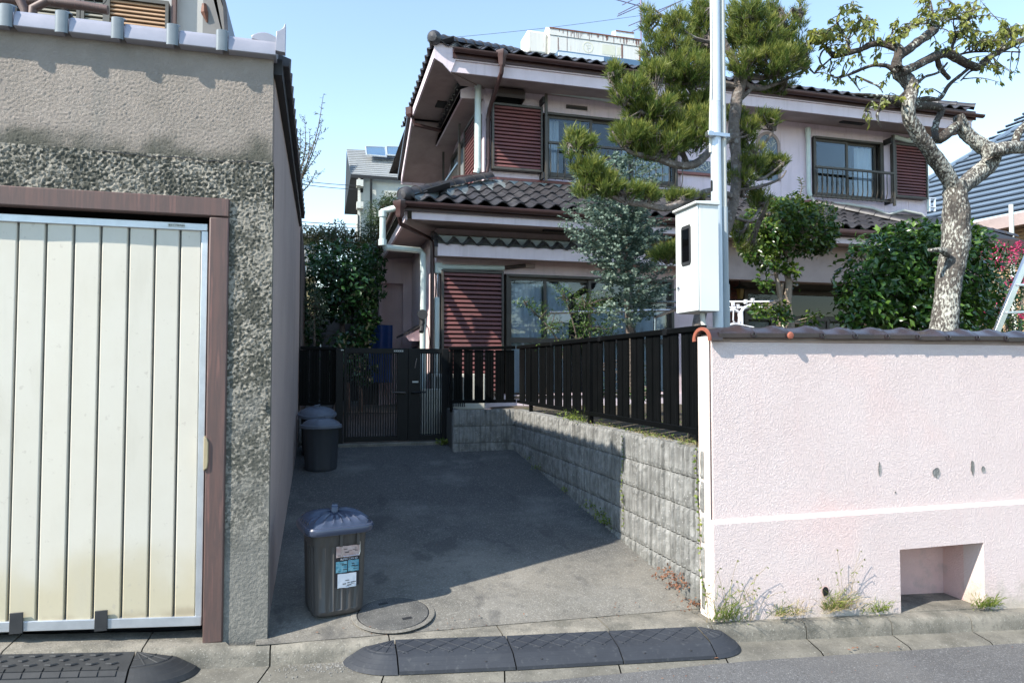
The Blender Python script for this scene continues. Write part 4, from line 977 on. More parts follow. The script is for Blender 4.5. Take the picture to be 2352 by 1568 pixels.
# --- shutter boxes
def shutter(parent, x0, x1, z0, z1, y, ns, depth=.13, smt='slat', axis='x'):
    """frame + one object per louvre; axis 'x' faces -Y, axis 'y' faces -X"""
    def B(a0, a1, d0, d1, c0, c1, nm, mt, **k):
        if axis == 'x': return bx(nm, mt, parent, a0, a1, y-d1, y-d0, c0, c1, **k)
        return bx(nm, mt, parent, y-d1, y-d0, a0, a1, c0, c1, **k)
    fr = MB()
    f = .035
    for q in ((x0, x0+f, z0, z1), (x1-f, x1, z0, z1), (x0+f, x1-f, z1-f*1.1, z1), (x0+f, x1-f, z0, z0+f*1.1)):
        if axis == 'x': fr.box(q[0], q[1], y-depth, y-.001, q[2], q[3])
        else: fr.box(y-depth, y-.001, q[0], q[1], q[2], q[3])
    fo = fr.build('shutter_box_frame', M['bronze'], parent, bevel=.004)
    B(x0+f, x1-f, 0, .03, z0, z1, 'shutter_box_back', M['dark'])
    h = (z1-z0-2*f)/ns
    L = x1-x0-2*f
    prof = [(-.10+.0, .0), (-depth*.80, h*.12), (-depth*.86, h*.18), (-depth*.80, h*.82), (-depth*.55, h*.98), (-depth*.4, h*.92)]
    prof = [(-depth*.45, 0), (-depth*.84, h*.10), (-depth*.88, h*.16), (-depth*.80, h*.72), (-depth*.62, h*.80), (-depth*.45, h*.80)]
    mm = MB()
    if axis == 'x': mm.prism([(p, q) for p, q in prof], 'x', 0, L)
    else:
        n = len(prof); mm.add([(p, 0, q) for p, q in prof]+[(p, L, q) for p, q in prof], [tuple(range(n-1, -1, -1)), tuple(range(n, 2*n))]+[(i, (i+1) % n, n+(i+1) % n, n+i) for i in range(n)])
    me = mm.mesh('louvre', M[smt])
    for i in range(ns):
        z = z0+f+h*i+.1*h
        place(me, 'louvre', fo, Matrix.Translation((x0+f, y, z) if axis == 'x' else (y, x0+f, z)))
    return fo
shutter(hs, 2.665, 3.53, 4.735, 5.83, Y2, 17)
shutter(hs, 10.68, 11.46, 4.80, 5.86, Y2, 17)
shutter(hs, 1.675, 2.60, 1.12, 2.92, Y1, 27)
# --- windows
def curtain(x0, x1, z0, z1, y, parent, waves=9, amp=.025):
    m = MB(); m.grid(lambda u, v: (x0+(x1-x0)*u, y+amp*math.sin(u*waves*2*math.pi+1.2*math.sin(u*9))*(1-.4*v), z0+(z1-z0)*v), waves*8, 2)
    return m.build('curtain', M['curtain'], parent, smooth=True, fix=False)
def window(x0, x1, z0, z1, y, parent, panes, mid=None, fr=.04, glass='glass', depth=.10, sash=.045):
    f = MB(); a, b = x0, x1
    f.box(a, a+fr, y-.04, y+.10, z0, z1); f.box(b-fr, b, y-.04, y+.10, z0, z1); f.box(a+fr, b-fr, y-.05, y+.10, z1-fr, z1); f.box(a+fr, b-fr, y-.05, y+.10, z0, z0+fr)
    fo = f.build('window_frame', M['bronze'], parent, bevel=.003)
    n = len(panes); 
    for i, (p, q) in enumerate(panes):
        yy = y+(.0 if i % 2 == 0 else .035)
        s = MB(); s.box(p, p+sash, yy, yy+.03, z0+fr, z1-fr); s.box(q-sash, q, yy, yy+.03, z0+fr, z1-fr); s.box(p+sash, q-sash, yy, yy+.03, z1-fr-sash, z1-fr); s.box(p+sash, q-sash, yy, yy+.03, z0+fr, z0+fr+sash)
        if mid: s.box(p+sash, q-sash, yy-.004, yy+.03, mid, mid+.075)
        s.build('sash', M['bronze'], fo); bx('pane', M[glass], fo, p+sash, q-sash, yy+.012, yy+.016, z0+fr+sash, z1-fr-sash)
    m = MB(); m.box(x0-.1, x1+.1, y+.9, y+.95, z0-.2, z1+.2); m.box(x0-.1, x0-.05, y+.16, y+.9, z0-.2, z1+.2); m.box(x1+.05, x1+.1, y+.16, y+.9, z0-.2, z1+.2); m.box(x0-.1, x1+.1, y+.16, y+.9, z0-.25, z0-.2); m.box(x0-.1, x1+.1, y+.16, y+.9, z1+.2, z1+.25)
    m.build('room_behind', M['room'], fo)
    return fo
w1 = window(2.66, 5.42, 1.05, 2.90, Y1, hs, [(2.70, 3.30), (3.24, 4.02), (3.98, 4.72), (4.66, 5.38)], mid=1.88)
curtain(2.72, 3.27, 1.1, 2.78, Y1+.10, w1, 5); curtain(3.30, 3.70, 1.1, 2.80, Y1+.12, w1, 4); curtain(4.02, 5.35, 1.1, 2.45, Y1+.11, w1, 9, .015)
MB().lathe([(.09, 0), (.0, .004)], (0, 0, 0), 20, cap=False).build('round_sticker', M['white'], w1, M=Matrix.Translation((3.62, Y1+.045, 2.28))@Matrix.Rotation(math.pi/2, 4, 'X'))
w2 = window(3.60, 6.06, 4.70, 5.79, Y2, hs, [(3.64, 4.46), (4.42, 5.22), (5.18, 6.02)])
curtain(3.66, 3.90, 4.72, 5.72, Y2+.13, w2, 3); curtain(5.05, 6.0, 4.72, 5.72, Y2+.13, w2, 6)
w3 = window(8.90, 10.50, 4.72, 5.86, Y2, hs, [(8.94, 9.70), (9.66, 10.38)])
curtain(9.95, 10.38, 4.74, 5.78, Y2+.13, w3, 4); curtain(8.95, 9.06, 4.74, 5.78, Y2+.13, w3, 2)
for k in range(3): bx('shutter_track', M['bronze'], w3, 10.40+.035*k, 10.42+.035*k, Y2-.07+.03*k, Y2-.04+.03*k, 4.74, 5.83)
# guard rails in front of the upper windows
def guard(x0, x1, z0, z1, y, n):
    yy = y-.20; g = MB(); g.box(x0, x1, yy-.02, yy+.025, z1, z1+.04)
    g.box(x0, x1, yy+.06, yy+.09, z0-.02, z0+.01); go = g.build('guard_rail', M['bronze'], hs, bevel=.003)
    mb = MB().tube([(0, 0, z1), (0, 0, z0+.12), (0, .03, z0+.03), (0, .08, z0-.005), (0, .15, z0-.005)], .009, 6).mesh('baluster', M['bronze'], True)
    for i in range(n): place(mb, 'baluster', go, Matrix.Translation((x0+.04+(x1-x0-.08)*i/(n-1), yy, 0)))
    return go
guard(3.60, 6.1, 4.66, 5.20, Y2, 20); guard(8.80, 10.56, 4.70, 5.20, Y2, 16)
# tall posts carrying the shutters' pole brackets
for x, z0, z1 in ((3.565, 4.57, 6.03), (10.58, 4.60, 5.97)):
    bx('rail_post', M['bronze'], hs, x-.022, x+.022, Y2-.21, Y2-.165, z0, z1, bevel=.004)
    for z in (z0+.05, z1-.15): bx('post_bracket', M['dark'], hs, x-.06, x-.023, Y2-.20, Y2-.002, z, z+.10)
# vents on the upper wall
m = MB(); m.prism([(Y2-.24, 5.885), (Y2-.26, 5.93), (Y2-.24, 6.03), (Y2-.19, 6.065), (Y2-.002, 6.075), (Y2-.002, 6.05), (Y2-.18, 6.03), (Y2-.21, 6.0), (Y2-.22, 5.90)], 'x', 2.72, 3.17)
m.prism([(Y2-.24, 5.88), (Y2-.25, 6.0), (Y2-.18, 6.06), (Y2-.002, 6.07), (Y2-.002, 5.86)], 'x', 2.70, 2.72); m.prism([(Y2-.24, 5.88), (Y2-.25, 6.0), (Y2-.18, 6.06), (Y2-.002, 6.07), (Y2-.002, 5.86)], 'x', 3.17, 3.19)
m.build('vent_hood', M['darkbrown'], hs); bx('vent_opening', M['blackwall'], hs, 2.73, 3.16, Y2-.03, Y2-.003, 5.86, 6.05)
bx('slot_vent_frame', M['darkbrown'], hs, 3.98, 4.36, Y2-.03, Y2-.002, 5.895, 5.955); bx('slot_vent_opening', M['blackwall'], hs, 4.0, 4.34, Y2-.033, Y2-.0305, 5.90, 5.922)
# arched and small stained windows
m = MB(); cx, cz, r = 7.93, 5.78, .20; n = 16
zt0, zt1 = 4.98, 5.62
def archpoly(rr): return [(cx-rr, 4.95)]+[(cx+rr*math.cos(math.pi*(1-j/n)), 5.60+rr*math.sin(math.pi*(1-j/n))) for j in range(n+1)]+[(cx+rr, 4.95)]
o_ = archpoly(.255); i_ = archpoly(.20); k = len(o_)
m.add([(x, Y2-.02, z) for x, z in o_]+[(x, Y2-.02, z) for x, z in i_]+[(x, Y2+.08, z) for x, z in i_]+[(x, Y2, z) for x, z in o_],
      [(j, j+1, k+j+1, k+j) for j in range(k-1)]+[(k+j, k+j+1, 2*k+j+1, 2*k+j) for j in range(k-1)]+[(j, 3*k+j, 3*k+j+1, j+1) for j in range(k-1)])
am = m.build('arched_window', M['soffit'], hs)
m = MB(); m.add([(x, Y2-.008, z) for x, z in i_], [tuple(range(k))]); m.build('pane', mat('blue_grey_pane', (.16, .20, .25), None, 4, .15), am)
random.seed(5)
def branchy(x0, x1, z0, z1, y, parent, N=40):
    m = MB()
    for _ in range(N):
        x = random.uniform(x0, x1); z = random.uniform(z0, z1); a = random.uniform(0, 6.28)
        P = []
        for s in range(4):
            if abs(x-(x0+x1)/2) > (x1-x0)/2*(math.sqrt(max(0, 1-max(0, (z-5.6)/.2)**2)) if z1 > 5.6 else 1): break
            P.append((x, y, z)); a += random.uniform(-.7, .7); x += .035*math.cos(a); z = min(z1, z+.035*abs(math.sin(a))+.01)
        if len(P) > 1: m.tube(P, [.006]*len(P), 4)
    return m.build('etched_branches', M['white'], parent)
branchy(cx-.18, cx+.18, 4.97, 5.77, Y2-.014, am, 60)
sw = bx('small_window', mat('blue_grey_pane2', (.16, .20, .25), None, 4, .15), hs, 6.15, 6.75, Y2-.012, Y2-.003, 4.98, 5.20)
branchy(6.17, 6.73, 4.99, 5.18, Y2-.018, sw, 40); bx('small_window_sill', M['flash'], hs, 6.05, 6.8, Y2-.05, Y2-.002, 4.93, 4.975)
# --- upper roof
UX, UY, UZ = 1.86, 10.35, 6.33
ur = MB(); RH = .455
def uz(y): return UZ+.04+(y-UY)*RH
ur.add([(UX-.24, UY, UZ+.04), (12.05, UY, UZ+.04), (12.05-1.6, 13.9, uz(13.9)), (UX-.24+3.55, 13.9, uz(13.9))], [(0,1,2,3)])
ur.add([(UX-.24, UY, UZ+.04), (UX-.24+3.55, 13.9, uz(13.9)), (UX-.24+3.55, 14.2, uz(13.9)), (UX-.24, 17.5, UZ+.04)], [(0,1,2,3)])
ur.add([(12.05, UY, UZ+.04), (12.05, 17.5, UZ+.04), (12.05-1.6, 14.2, uz(13.9)), (12.05-1.6, 13.9, uz(13.9))], [(0,1,2,3)])
ur.add([(UX-.24, 17.5, UZ+.04), (12.05, 17.5, UZ+.04), (12.05-1.6, 14.2, uz(13.9)), (UX-.24+3.55, 14.2, uz(13.9))], [(0,1,2,3)])
uo = ur.build('upper_roof', M['dark'], hs)
tile_rows(T2, uo, (UX-.2, UY-.05, UZ+.085), (1, 0, 0), Vector((0, 1, RH)).normalized(), 40, 5, .255, .34, lambda p, c, r: p.x > UX-.2+(p.y-UY)*.9 and p.x < 12.0-(p.y-UY))
tile_rows(T2, uo, (UX-.29, 14.2, UZ+.07), (0, -1, 0), Vector((1, 0, RH)).normalized(), 15, 1, .255, .34)
ridge_row(uo, (UX-.25, UY-.0, UZ+.15), (UX+1.6, UY+1.85, UZ+.15+1.85*RH), .085, .27, M['tiled'])
MB().lathe([(0, -.09), (.07, -.08), (.105, -.03), (.11, .02)], (0, 0, 0), 16).build('hip_end_tile', M['tiled'], uo, True, M=Matrix.Translation((UX-.24, UY-.03, UZ+.17))@Vector((.6, 1, .2)).to_track_quat('Z', 'Y').to_matrix().to_4x4())
ridge_row(uo, (12.05, UY+.0, UZ+.14), (11.0, UY+1.05, UZ+.14+1.05*RH), .08, .27, M['tiled'])
ridge_row(uo, (8.0, 11.55, uz(11.55)+.06), (11.2, 11.3, uz(11.3)+.05), .07, .30, M['tiled'])
gutter(hs, (UX+.05, UY-.09, UZ+.02), (12.15, UY-.09, UZ-.02))
bx('gutter_board', M['brown'], hs, UX+.05, 12.05, UY-.03, UY-.01, UZ-.10, UZ+.07)
# front fascia with its slanted left end, left fascia
sz0 = 6.04
MB().prism([(UX-.235, 6.46), (UX-.235, 6.20), (UX-.10, 6.13), (UX+.02, sz0-.03), (UX+.10, sz0+.17), (12.0, sz0+.17), (12.0, sz0+.22), (UX+.2, 6.40)], 'y', UY-.005, UY+.02).build('fascia_board', M['fascia'], hs)
bx('fascia_board', M['fascia'], hs, UX+.02, 12.0, UY+.021, UY+.05, sz0-.01, sz0+.168)
MB().hexa([(UX-.24, UY, 6.20), (UX-.21, UY, 6.20), (UX-.21, 13.0, 6.20), (UX-.24, 13.0, 6.20), (UX-.24, UY, 6.34), (UX-.21, UY, 6.34), (UX-.21, 13.0, 6.34), (UX-.24, 13.0, 6.34)]).build('side_fascia', M['fascia'], hs)
MB().hexa([(UX-.24, 13.02, 6.16), (UX-.21, 13.02, 6.16), (UX-.21, 14.7, 5.40), (UX-.24, 14.7, 5.40), (UX-.24, 13.02, 6.32), (UX-.21, 13.02, 6.32), (UX-.21, 14.7, 5.56), (UX-.24, 14.7, 5.56)]).build('side_fascia', M['fascia'], hs)
MB().hexa([(UX-.30, 13.02, 6.33), (UX+.6, 13.02, 6.33), (UX+.6, 14.9, 5.52), (UX-.30, 14.9, 5.52), (UX-.30, 13.02, 6.42), (UX+.6, 13.02, 6.42), (UX+.6, 14.9, 5.61), (UX-.30, 14.9, 5.61)]).build('rear_side_roof', M['tiled'], hs)
MB().add([(UX-.21, UY+.05, 6.20), (XL2, UY+.05, 6.20), (XL2, 13.0, 6.20), (UX-.21, 13.0, 6.20)], [(0,3,2,1)]).add([(UX-.21, 13.0, 6.16), (XL2, 13.0, 6.16), (XL2, 14.7, 5.42), (UX-.21, 14.7, 5.42)], [(0,3,2,1)]).build('side_soffit', M['soffit'], hs)
bx('side_end_board', M['fascia'], hs, UX-.24, UX+.35, 14.68, 14.72, 5.38, 5.56)
MB().add([(UX+.02, UY+.05, sz0), (12.0, UY+.05, sz0), (12.0, Y2, sz0+.05), (UX+.3, Y2, sz0+.05)], [(0,3,2,1)]).build('front_soffit', M['soffit'], hs)
MB().hexa([(UX+.02, UY+.05, sz0-.02), (UX+.05, UY+.05, sz0-.02), (XL2-.01, Y2, sz0+.03), (XL2-.04, Y2, sz0+.03), (UX+.02, UY+.05, 6.2), (UX+.05, UY+.05, 6.2), (XL2-.01, Y2, 6.2), (XL2-.04, Y2, 6.2)]).build('soffit_return', M['soffit'], hs)
for x in (5.05, 9.25): bx('soffit_vent', M['blackwall'], hs, x, x+.5, 10.60, 10.70, sz0-.0, sz0+.03)
bx('soffit_vent', M['blackwall'], hs, 1.95, 2.12, 12.0, 12.3, 6.185, 6.199)
# drain boxes and downpipes
p = (2.66, UY-.12)
MB().lathe([(.04, -.20), (.06, -.16), (.068, -.05), (.085, -.02), (.10, .03), (.10, .055)], (p[0], p[1], UZ+.0), 4, sq=None).build('drain_box', M['brown'], hs, bevel=.008)
def pipe(pts, r, mt, name='downpipe', n=10): return MB().tube(pts, r, n).build(name, M[mt], hs, smooth=True)
pipe([(2.66, UY-.12, UZ-.18), (2.655, UY-.10, UZ-.28), (2.62, Y2-.12, UZ-.62), (2.61, Y2-.06, UZ-.75), (2.61, Y2-.06, 4.82), (2.58, Y2-.08, 4.66), (2.30, Y2-.14, 4.58), (2.0, Y2-.2, 4.50)], .034, 'brown')
for z in (5.55, 4.9): MB().lathe([(.04, -.012), (.04, .012)], (2.61, Y2-.06, z), 10).build('pipe_clip', M['brown'], hs)
pipe([(6.05, Y2-.10, 6.05), (5.9, Y2-.10, 6.06), (2.52, Y2-.10, 6.17), (2.44, Y2-.10, 6.13), (2.43, Y2-.10, 5.9), (2.43, Y2-.10, 4.72), (2.40, Y2-.10, 4.64)], .052, 'pvc', n=14)
for z in (4.75, 6.08): MB().lathe([(.058, -.04), (.058, .04)], (2.43, Y2-.10, z), 14).build('pipe_collar', M['pvc'], hs)
pipe([(8.75, Y2-.07, 5.95), (8.75, Y2-.07, 4.80), (8.78, Y2-.07, 4.70)], .042, 'pvc'); MB().lathe([(.05, -.08), (.05, .08)], (8.75, Y2-.07, 5.90), 12).build('pipe_collar', M['pvc'], hs)
pipe([(8.78, Y2-.06, 4.72), (8.95, Y2-.1, 4.45), (9.1, Y2-.12, 4.40)], .028, 'condpale')
pipe([(8.9, Y2-.06, 4.58), (9.6, Y2-.06, 4.60), (10.2, Y2-.05, 4.56), (10.55, Y2-.05, 4.46), (10.9, Y2-.06, 4.56), (11.35, Y2-.05, 4.52), (11.55, Y2-.05, 4.35), (11.6, Y2-.05, 4.0)], .03, 'condpale', 'hose')
pipe([(10.66, Y2-.1, 5.98), (11.0, Y2-.1, 5.93), (11.5, Y2-.1, 5.92)], .05, 'pvc'); pipe([(11.52, Y2-.05, 5.9), (11.52, Y2-.05, 4.6)], .022, 'pvc')
# lower left pipes
pipe([(EX-.06, EY-.04, EZ-.08), (EX-.20, EY+.1, EZ-.10), (EX-.27, EY+.1, EZ-.12), (EX-.275, EY+.1, EZ-.22), (EX-.275, EY+.1, 3.17), (EX-.24, EY+.12, 3.10), (1.35, 9.85, 3.17), (1.40, 9.86, 3.12), (1.405, 9.86, 2.9), (1.405, 9.86, .9)], .042, 'pvc', n=14)
for q in ((EX-.275, EY+.1, 3.16), (EX-.275, EY+.1, EZ-.16)): MB().lathe([(.055, -.04), (.055, .04)], q, 14).build('pipe_collar', M['pvc'], hs)
MB().lathe([(.04, -.16), (.06, -.12), (.06, -.03), (.09, 0), (.095, .06)], (EX-.07, EY-.09, EZ-.08), 4).build('drain_box', M['brown'], hs, bevel=.006)
pipe([(EX-.07, EY-.06, EZ-.22), (EX-.05, EY-.0, EZ-.30), (1.50, Y1-.08, 3.36), (1.545, Y1-.08, 3.3), (1.545, Y1-.08, .9)], .03, 'brown')
pipe([(EX-.30, 13, 5.95), (UX+.2, 12.9, 5.7)], .03, 'brown') if False else pipe([(UX-.25, 12.9, 6.25), (UX-.2, 12.9, 6.05), (XL2, 13.0, 5.95)], .035, 'brown')
MB().lathe([(.05, -.15), (.08, -.1), (.09, .03)], (UX-.28, 12.9, 6.33), 4).build('drain_box', M['brown'], hs)
# air conditioner duct on the ground floor wall
pipe([(1.63, Y1-.05, 2.96), (2.62, Y1-.05, 2.98)], .04, 'pvc', 'pipe_cover'); pipe([(2.62, Y1-.05, 2.985), (2.95, Y1-.05, 3.03)], .028, 'darkbrown', 'hose')
bx('junction_box', M['soffit'], hs, 2.92, 3.10, Y1-.06, Y1-.0, 3.0, 3.06)
bx('pipe_cover', M['pvc'], hs, 1.585, 1.655, Y1-.08, Y1-.005, .95, 2.52, bevel=.01); bx('pipe_cover_elbow', M['pvc'], hs, 1.58, 1.70, Y1-.085, Y1-.006, 2.86, 3.02, bevel=.02)
MB().tube([(1.60, Y1-.04, 2.5), (1.605, Y1-.05, 2.7), (1.60, Y1-.04, 2.87)], .012, 6).tube([(1.635, Y1-.04, 2.5), (1.63, Y1-.05, 2.7), (1.635, Y1-.04, 2.87)], .014, 6).build('bare_pipe', M['steel'], hs, smooth=True)
# upper left side: pent roof over the side windows
px0, px1, py0, py1 = 2.17, XL2-.01, 11.05, 16.4
bx('side_pent_fascia', M['fascia'], hs, px0, px0+.03, py0, py1, 5.90, 6.03)
MB().prism([(px0, 5.90), (px1, 5.93), (px1, 6.22), (px1-.05, 6.2), (px0, 6.04)], 'y', py0-.02, py0).build('side_pent_gable', M['fascia'], hs)
MB().hexa([(px0, py0, 5.90), (px1, py0, 5.93), (px1, py1, 5.93), (px0, py1, 5.90), (px0, py0, 6.05), (px1, py0, 6.22), (px1, py1, 6.22), (px0, py1, 6.05)]).build('side_pent_body', M['soffit'], hs)
tile_rows(T4, hs, (px0-.04, py1, 6.09), (0, -1, 0), Vector((1, 0, .42)).normalized(), 23, 1, .232, .3)
MB().hexa([(px0-.07, py0-.05, 6.08), (px1, py0-.05, 6.27), (px1, py0+.12, 6.27), (px0-.07, py0+.12, 6.08), (px0-.07, py0-.05, 6.13), (px1, py0-.05, 6.33), (px1, py0+.12, 6.33), (px0-.07, py0+.12, 6.13)]).build('pent_verge_tile', M['tiled'], hs, bevel=.01)
# side windows and shutters (facing left)
shutter(hs, 11.15, 12.05, 4.55, 5.72, XL2-.02, 17, axis='y'); shutter(hs, 14.6, 15.5, 4.55, 5.72, XL2-.02, 16, axis='y')
MB().box(XL2-.10, XL2-.02, 12.1, 13.6, 4.62, 4.66).box(XL2-.10, XL2-.02, 12.1, 13.6, 5.62, 5.68).box(XL2-.10, XL2-.02, 12.1, 12.15, 4.66, 5.62).box(XL2-.10, XL2-.02, 13.55, 13.6, 4.66, 5.62).box(XL2-.09, XL2-.02, 12.83, 12.88, 4.66, 5.62).build('side_window_frame', M['bronze'], hs)
bx('side_window_glass', mat('side_glass', (.30, .33, .34), None, 3, .08), hs, XL2-.05, XL2-.03, 12.15, 13.55, 4.66, 5.62)
m = MB(); m.box(XL2-.26, XL2-.22, 12.1, 13.7, 5.12, 5.16); g_ = m.build('side_guard_rail', mat('blue_grey_rail', (.12, .19, .26), None, 4, .4), hs)
mb = MB().box(XL2-.25, XL2-.235, -.008, .008, 4.6, 5.12).mesh('baluster', M['bronze'])
for i in range(14): place(mb, 'baluster', g_, Matrix.Translation((0, 12.15+.115*i, 0)))
for y in (12.08, 13.75): bx('rail_post', M['bronze'], hs, XL2-.24, XL2-.20, y-.02, y+.02, 4.4, 5.85)
pipe([(XL2-.08, 13.9, 5.35), (XL2-.08, 13.9, 4.5)], .045, 'pvc')
# --- entrance: brick wall, bronze door
ent = MB().box(6.25, 9.95, 10.60, 10.7, .9, 3.1).build('porch_wall', M['mortar'], hs)
bmsh = MB().box(0, .205, -.012, 0, 0, .058).mesh('brick', M['brick'])
def bricks(x0, x1, z0, z1, y, lim=300):
    r = 0; z = z0
    while z < z1:
        x = x0-(.11 if r % 2 else 0)
        while x < x1-.02:
            a = max(x, x0); b = min(x+.205, x1)
            if b-a > .03: place(bmsh, 'brick', ent, Matrix.Translation((a, y+random.uniform(-.002, .002), z))@Matrix.Diagonal(((b-a)/.205, 1, 1, 1)))
            x += .217
        z += .071; r += 1
bricks(6.27, 7.05, 1.70, 2.98, 10.60); bricks(9.55, 9.9, 1.7, 2.98, 10.60)
eo = MB(); dz0, dz1 = .95, 2.86; ex0, ex1 = 7.08, 9.52
for q in ((ex0, ex0+.07, dz0, dz1), (ex1-.07, ex1, dz0, dz1), (ex0+.07, ex1-.07, dz1-.07, dz1), (ex0+.07, ex1-.07, 2.34, 2.41), (7.60, 7.66, dz0, 2.34), (8.76, 8.82, dz0, 2.34)): eo.box(q[0], q[1], 10.52, 10.60, q[2], q[3])
eo = eo.build('entrance_frame', M['doorbrown'], hs)
bx('transom_glass', M['glassdk'], eo, ex0+.07, ex1-.07, 10.55, 10.555, 2.42, 2.79)
dr = MB().box(7.66, 8.76, 10.54, 10.58, dz0, 2.34).box(7.75, 8.15, 10.53, 10.54, 1.2, 1.62).box(8.25, 8.67, 10.53, 10.54, 1.2, 1.62).box(7.75, 8.15, 10.53, 10.54, 1.75, 2.2).box(8.25, 8.67, 10.53, 10.54, 1.75, 2.2).build('entrance_door', M['doorbrown'], eo, bevel=.006)
bx('door_closer', M['bronze'], dr, 8.5, 8.62, 10.50, 10.53, 2.2, 2.24); bx('letter_slot', M['bronze'], dr, 8.35, 8.6, 10.515, 10.53, 1.93, 1.97)
random.seed(9)
for xa, xb in ((7.17, 7.58), (8.84, 9.42)):
    pn = bx('patterned_pane', mat('textured_pane', (.06, .08, .085), None, 3, .2), eo, xa, xb, 10.56, 10.565, dz0, 2.30)
    m = MB()
    for i in range(6):
        for j in range(12):
            X, Z = xa+(i+.5)*(xb-xa)/6, 1.2+(j+.5)*.09
            if random.random() < .8: m.tube([(X+.03*math.cos(t), 10.556, Z+.04*math.sin(t)) for t in [k*math.pi/4*(1 if (i+j) % 2 else 1)+(math.pi if (i+j) % 2 else 0) for k in range(5)]], .005, 4)
    m.build('pane_tracery', mat('pale_tracery', (.13, .15, .15), None, 3, .4), pn)
ln = MB(); c = at(1700, 668, 10.45)
ln.lathe([(.0, .13), (.02, .12), (.035, .10), (.12, .05), (.13, .035), (.0, .035)], c, 6); ln.tube([(c.x, c.y, c.z+.12), (c.x-.02, c.y, c.z+.20), (c.x-.14, c.y+.04, c.z+.20), (c.x-.16, 10.58, c.z+.12)], .012, 6); ln.box(c.x-.20, c.x-.12, 10.56, 10.588, c.z-.05, c.z+.22)
lo = ln.build('wall_lantern', mat('verdigris_lamp', (.03, .05, .05), None, 3, .5), hs); MB().lathe([(.045, -.14), (.075, .03)], c, 6).build('lantern_glass', M['lampglass'], lo)
# --- side security light on the white pipe: hangs on the house
s0 = at(970, 735, 9.78)
sl_ = MB(); sl_.tube([s0+Vector((0, -.03, .08)), s0+Vector((0, .03, .06))], [.075, .055], 14); sl_.tube([s0+Vector((0, .02, .03)), s0+Vector((0, .0, -.04)), s0+Vector((-.02, 0, -.10))], [.035, .04, .03], 8)
sl_.tube([s0+Vector((.0, 0, -.08)), s0+Vector((-.02, -.05, -.17))], [.03, .035], 8); sl_.tube([s0+Vector((.05, 0, -.06)), s0+Vector((.09, 0, -.12)), s0+Vector((.11, .02, -.3)), s0+Vector((.09, .02, -.6))], .006, 5)
tag(sl_.build('security_light', M['dark'], None, smooth=True), 'small black security light clamped to the pale downpipe beside the ground floor shutter', 'light')
# --- air conditioner outdoor unit and meter behind the gate
ac = thing('air_conditioner', 'beige air conditioner outdoor unit behind the gate and fence below the shutter', 'air conditioner', (1.9, 9.6, .92))
bx('casing', M['acwhite'], ac, 1.50, 2.22, 9.45, 9.74, .93, 1.42, bevel=.015)
m = MB()
for k in range(14): m.box(1.53+.03*k, 1.542+.03*k, 9.438, 9.45, .97, 1.38)
m.build('grille', M['dark'], ac)
bx('lower_casing', M['acwhite'], ac, 1.30, 1.66, 9.30, 9.44, .62, 1.22, bevel=.01)
# --- solar water heater, antenna
sh = thing('solar_water_heater', 'white rust-streaked solar water heater tank box on the upper roof', 'water heater', (5.3, 13, 7.5))
hY = 12.6
pA, pB = at(1253, 133, hY), at(1470, 140, hY)
x0, x1 = at(1262, 100, hY).x, at(1472, 100, hY).x
zt0 = at(1265, 66, hY).z; zb0 = at(1252, 122, hY).z
ztr = at(1474, 92, hY).z; zbr = at(1470, 142, hY).z
zt = (zt0+ztr)/2+.02; zbb = (zb0+zbr)/2-.02; zm = zt-.16
bx('tank_casing', M['heater'], sh, x0, x0+1.52, hY, hY+.5, zbb, zm, bevel=.01)
bx('tank_casing', M['heater'], sh, x0+1.53, x1, hY, hY+.5, zbb, zm, bevel=.01)
MB().prism([(hY-.01, zm+.005), (hY-.01, zt-.02), (hY+.22, zt+.10), (hY+.5, zt-.05), (hY+.5, zm+.005)], 'x', x0, x1).build('top_cover', M['heater'], sh)
bx('rust_edge', M['rust'], sh, x0, x1, hY-.02, hY+.0, zt-.035, zt-.01); bx('rust_edge', M['rust'], sh, x0+1.515, x0+1.54, hY-.006, hY+.004, zbb, zm); bx('rust_edge', M['rust'], sh, x1-.04, x1-.015, hY-.015, hY-.003, zbb+.05, zm)
random.seed(21); m = MB()
for k in range(46):
    x = random.uniform(x0+.15, x1-.05); h = random.uniform(.03, .13); m.box(x, x+random.uniform(.004, .012), hY-.0135, hY-.0115, zt-.036-h, zt-.036)
m.box(x0+.17, x0+.185, hY-.004, hY-.002, zbb+.06, zm-.03).box(x0+.36, x0+.366, hY-.004, hY-.002, zbb+.06, zm)
m.build('rust_streaks', M['rust'], sh)
m = MB(); cxx, czz = x0+.80, (zbb+zm)/2+.03
MB().lathe([(.115, 0), (.105, .002), (.09, .002), (.088, 0)], (0, 0, 0), 28, cap=False).build('faded_emblem', M['heatfade'], sh, M=Matrix.Translation((cxx, hY-.001, czz))@Matrix.Rotation(math.pi/2, 4, 'X'))
m.box(cxx-.05, cxx+.05, hY-.003, hY-.001, czz+.03, czz+.045).box(cxx-.03, cxx-.015, hY-.003, hY-.001, czz-.05, czz+.03).box(cxx+.0, cxx+.05, hY-.003, hY-.001, czz-.02, czz-.008).build('faded_emblem_strokes', M['heatfade'], sh)
bx('faded_lettering', M['heatfade'], sh, x0+1.10, x0+1.38, hY-.003, hY-.001, czz-.10, czz+.10); bx('faded_lettering', M['heatfade'], sh, x0+.0+1.42, x0+1.50, hY-.003, hY-.001, czz-.08, czz+.08)
bx('left_tank_end', M['heater'], sh, x0-.42, x0-.005, hY+.10, hY+.6, zbb-.0, zt-.05, bevel=.05)
MB().prism([(hY+.1, zt+.0), (hY+.1, zt+.16), (hY+.3, zt+.24), (hY+.5, zt+.0)], 'x', x1-.50, x1-.10).build('header_tank', M['galv'], sh); bx('rust_edge', M['rust'], sh, x1-.50, x1-.10, hY+.09, hY+.1, zt+.15, zt+.17)
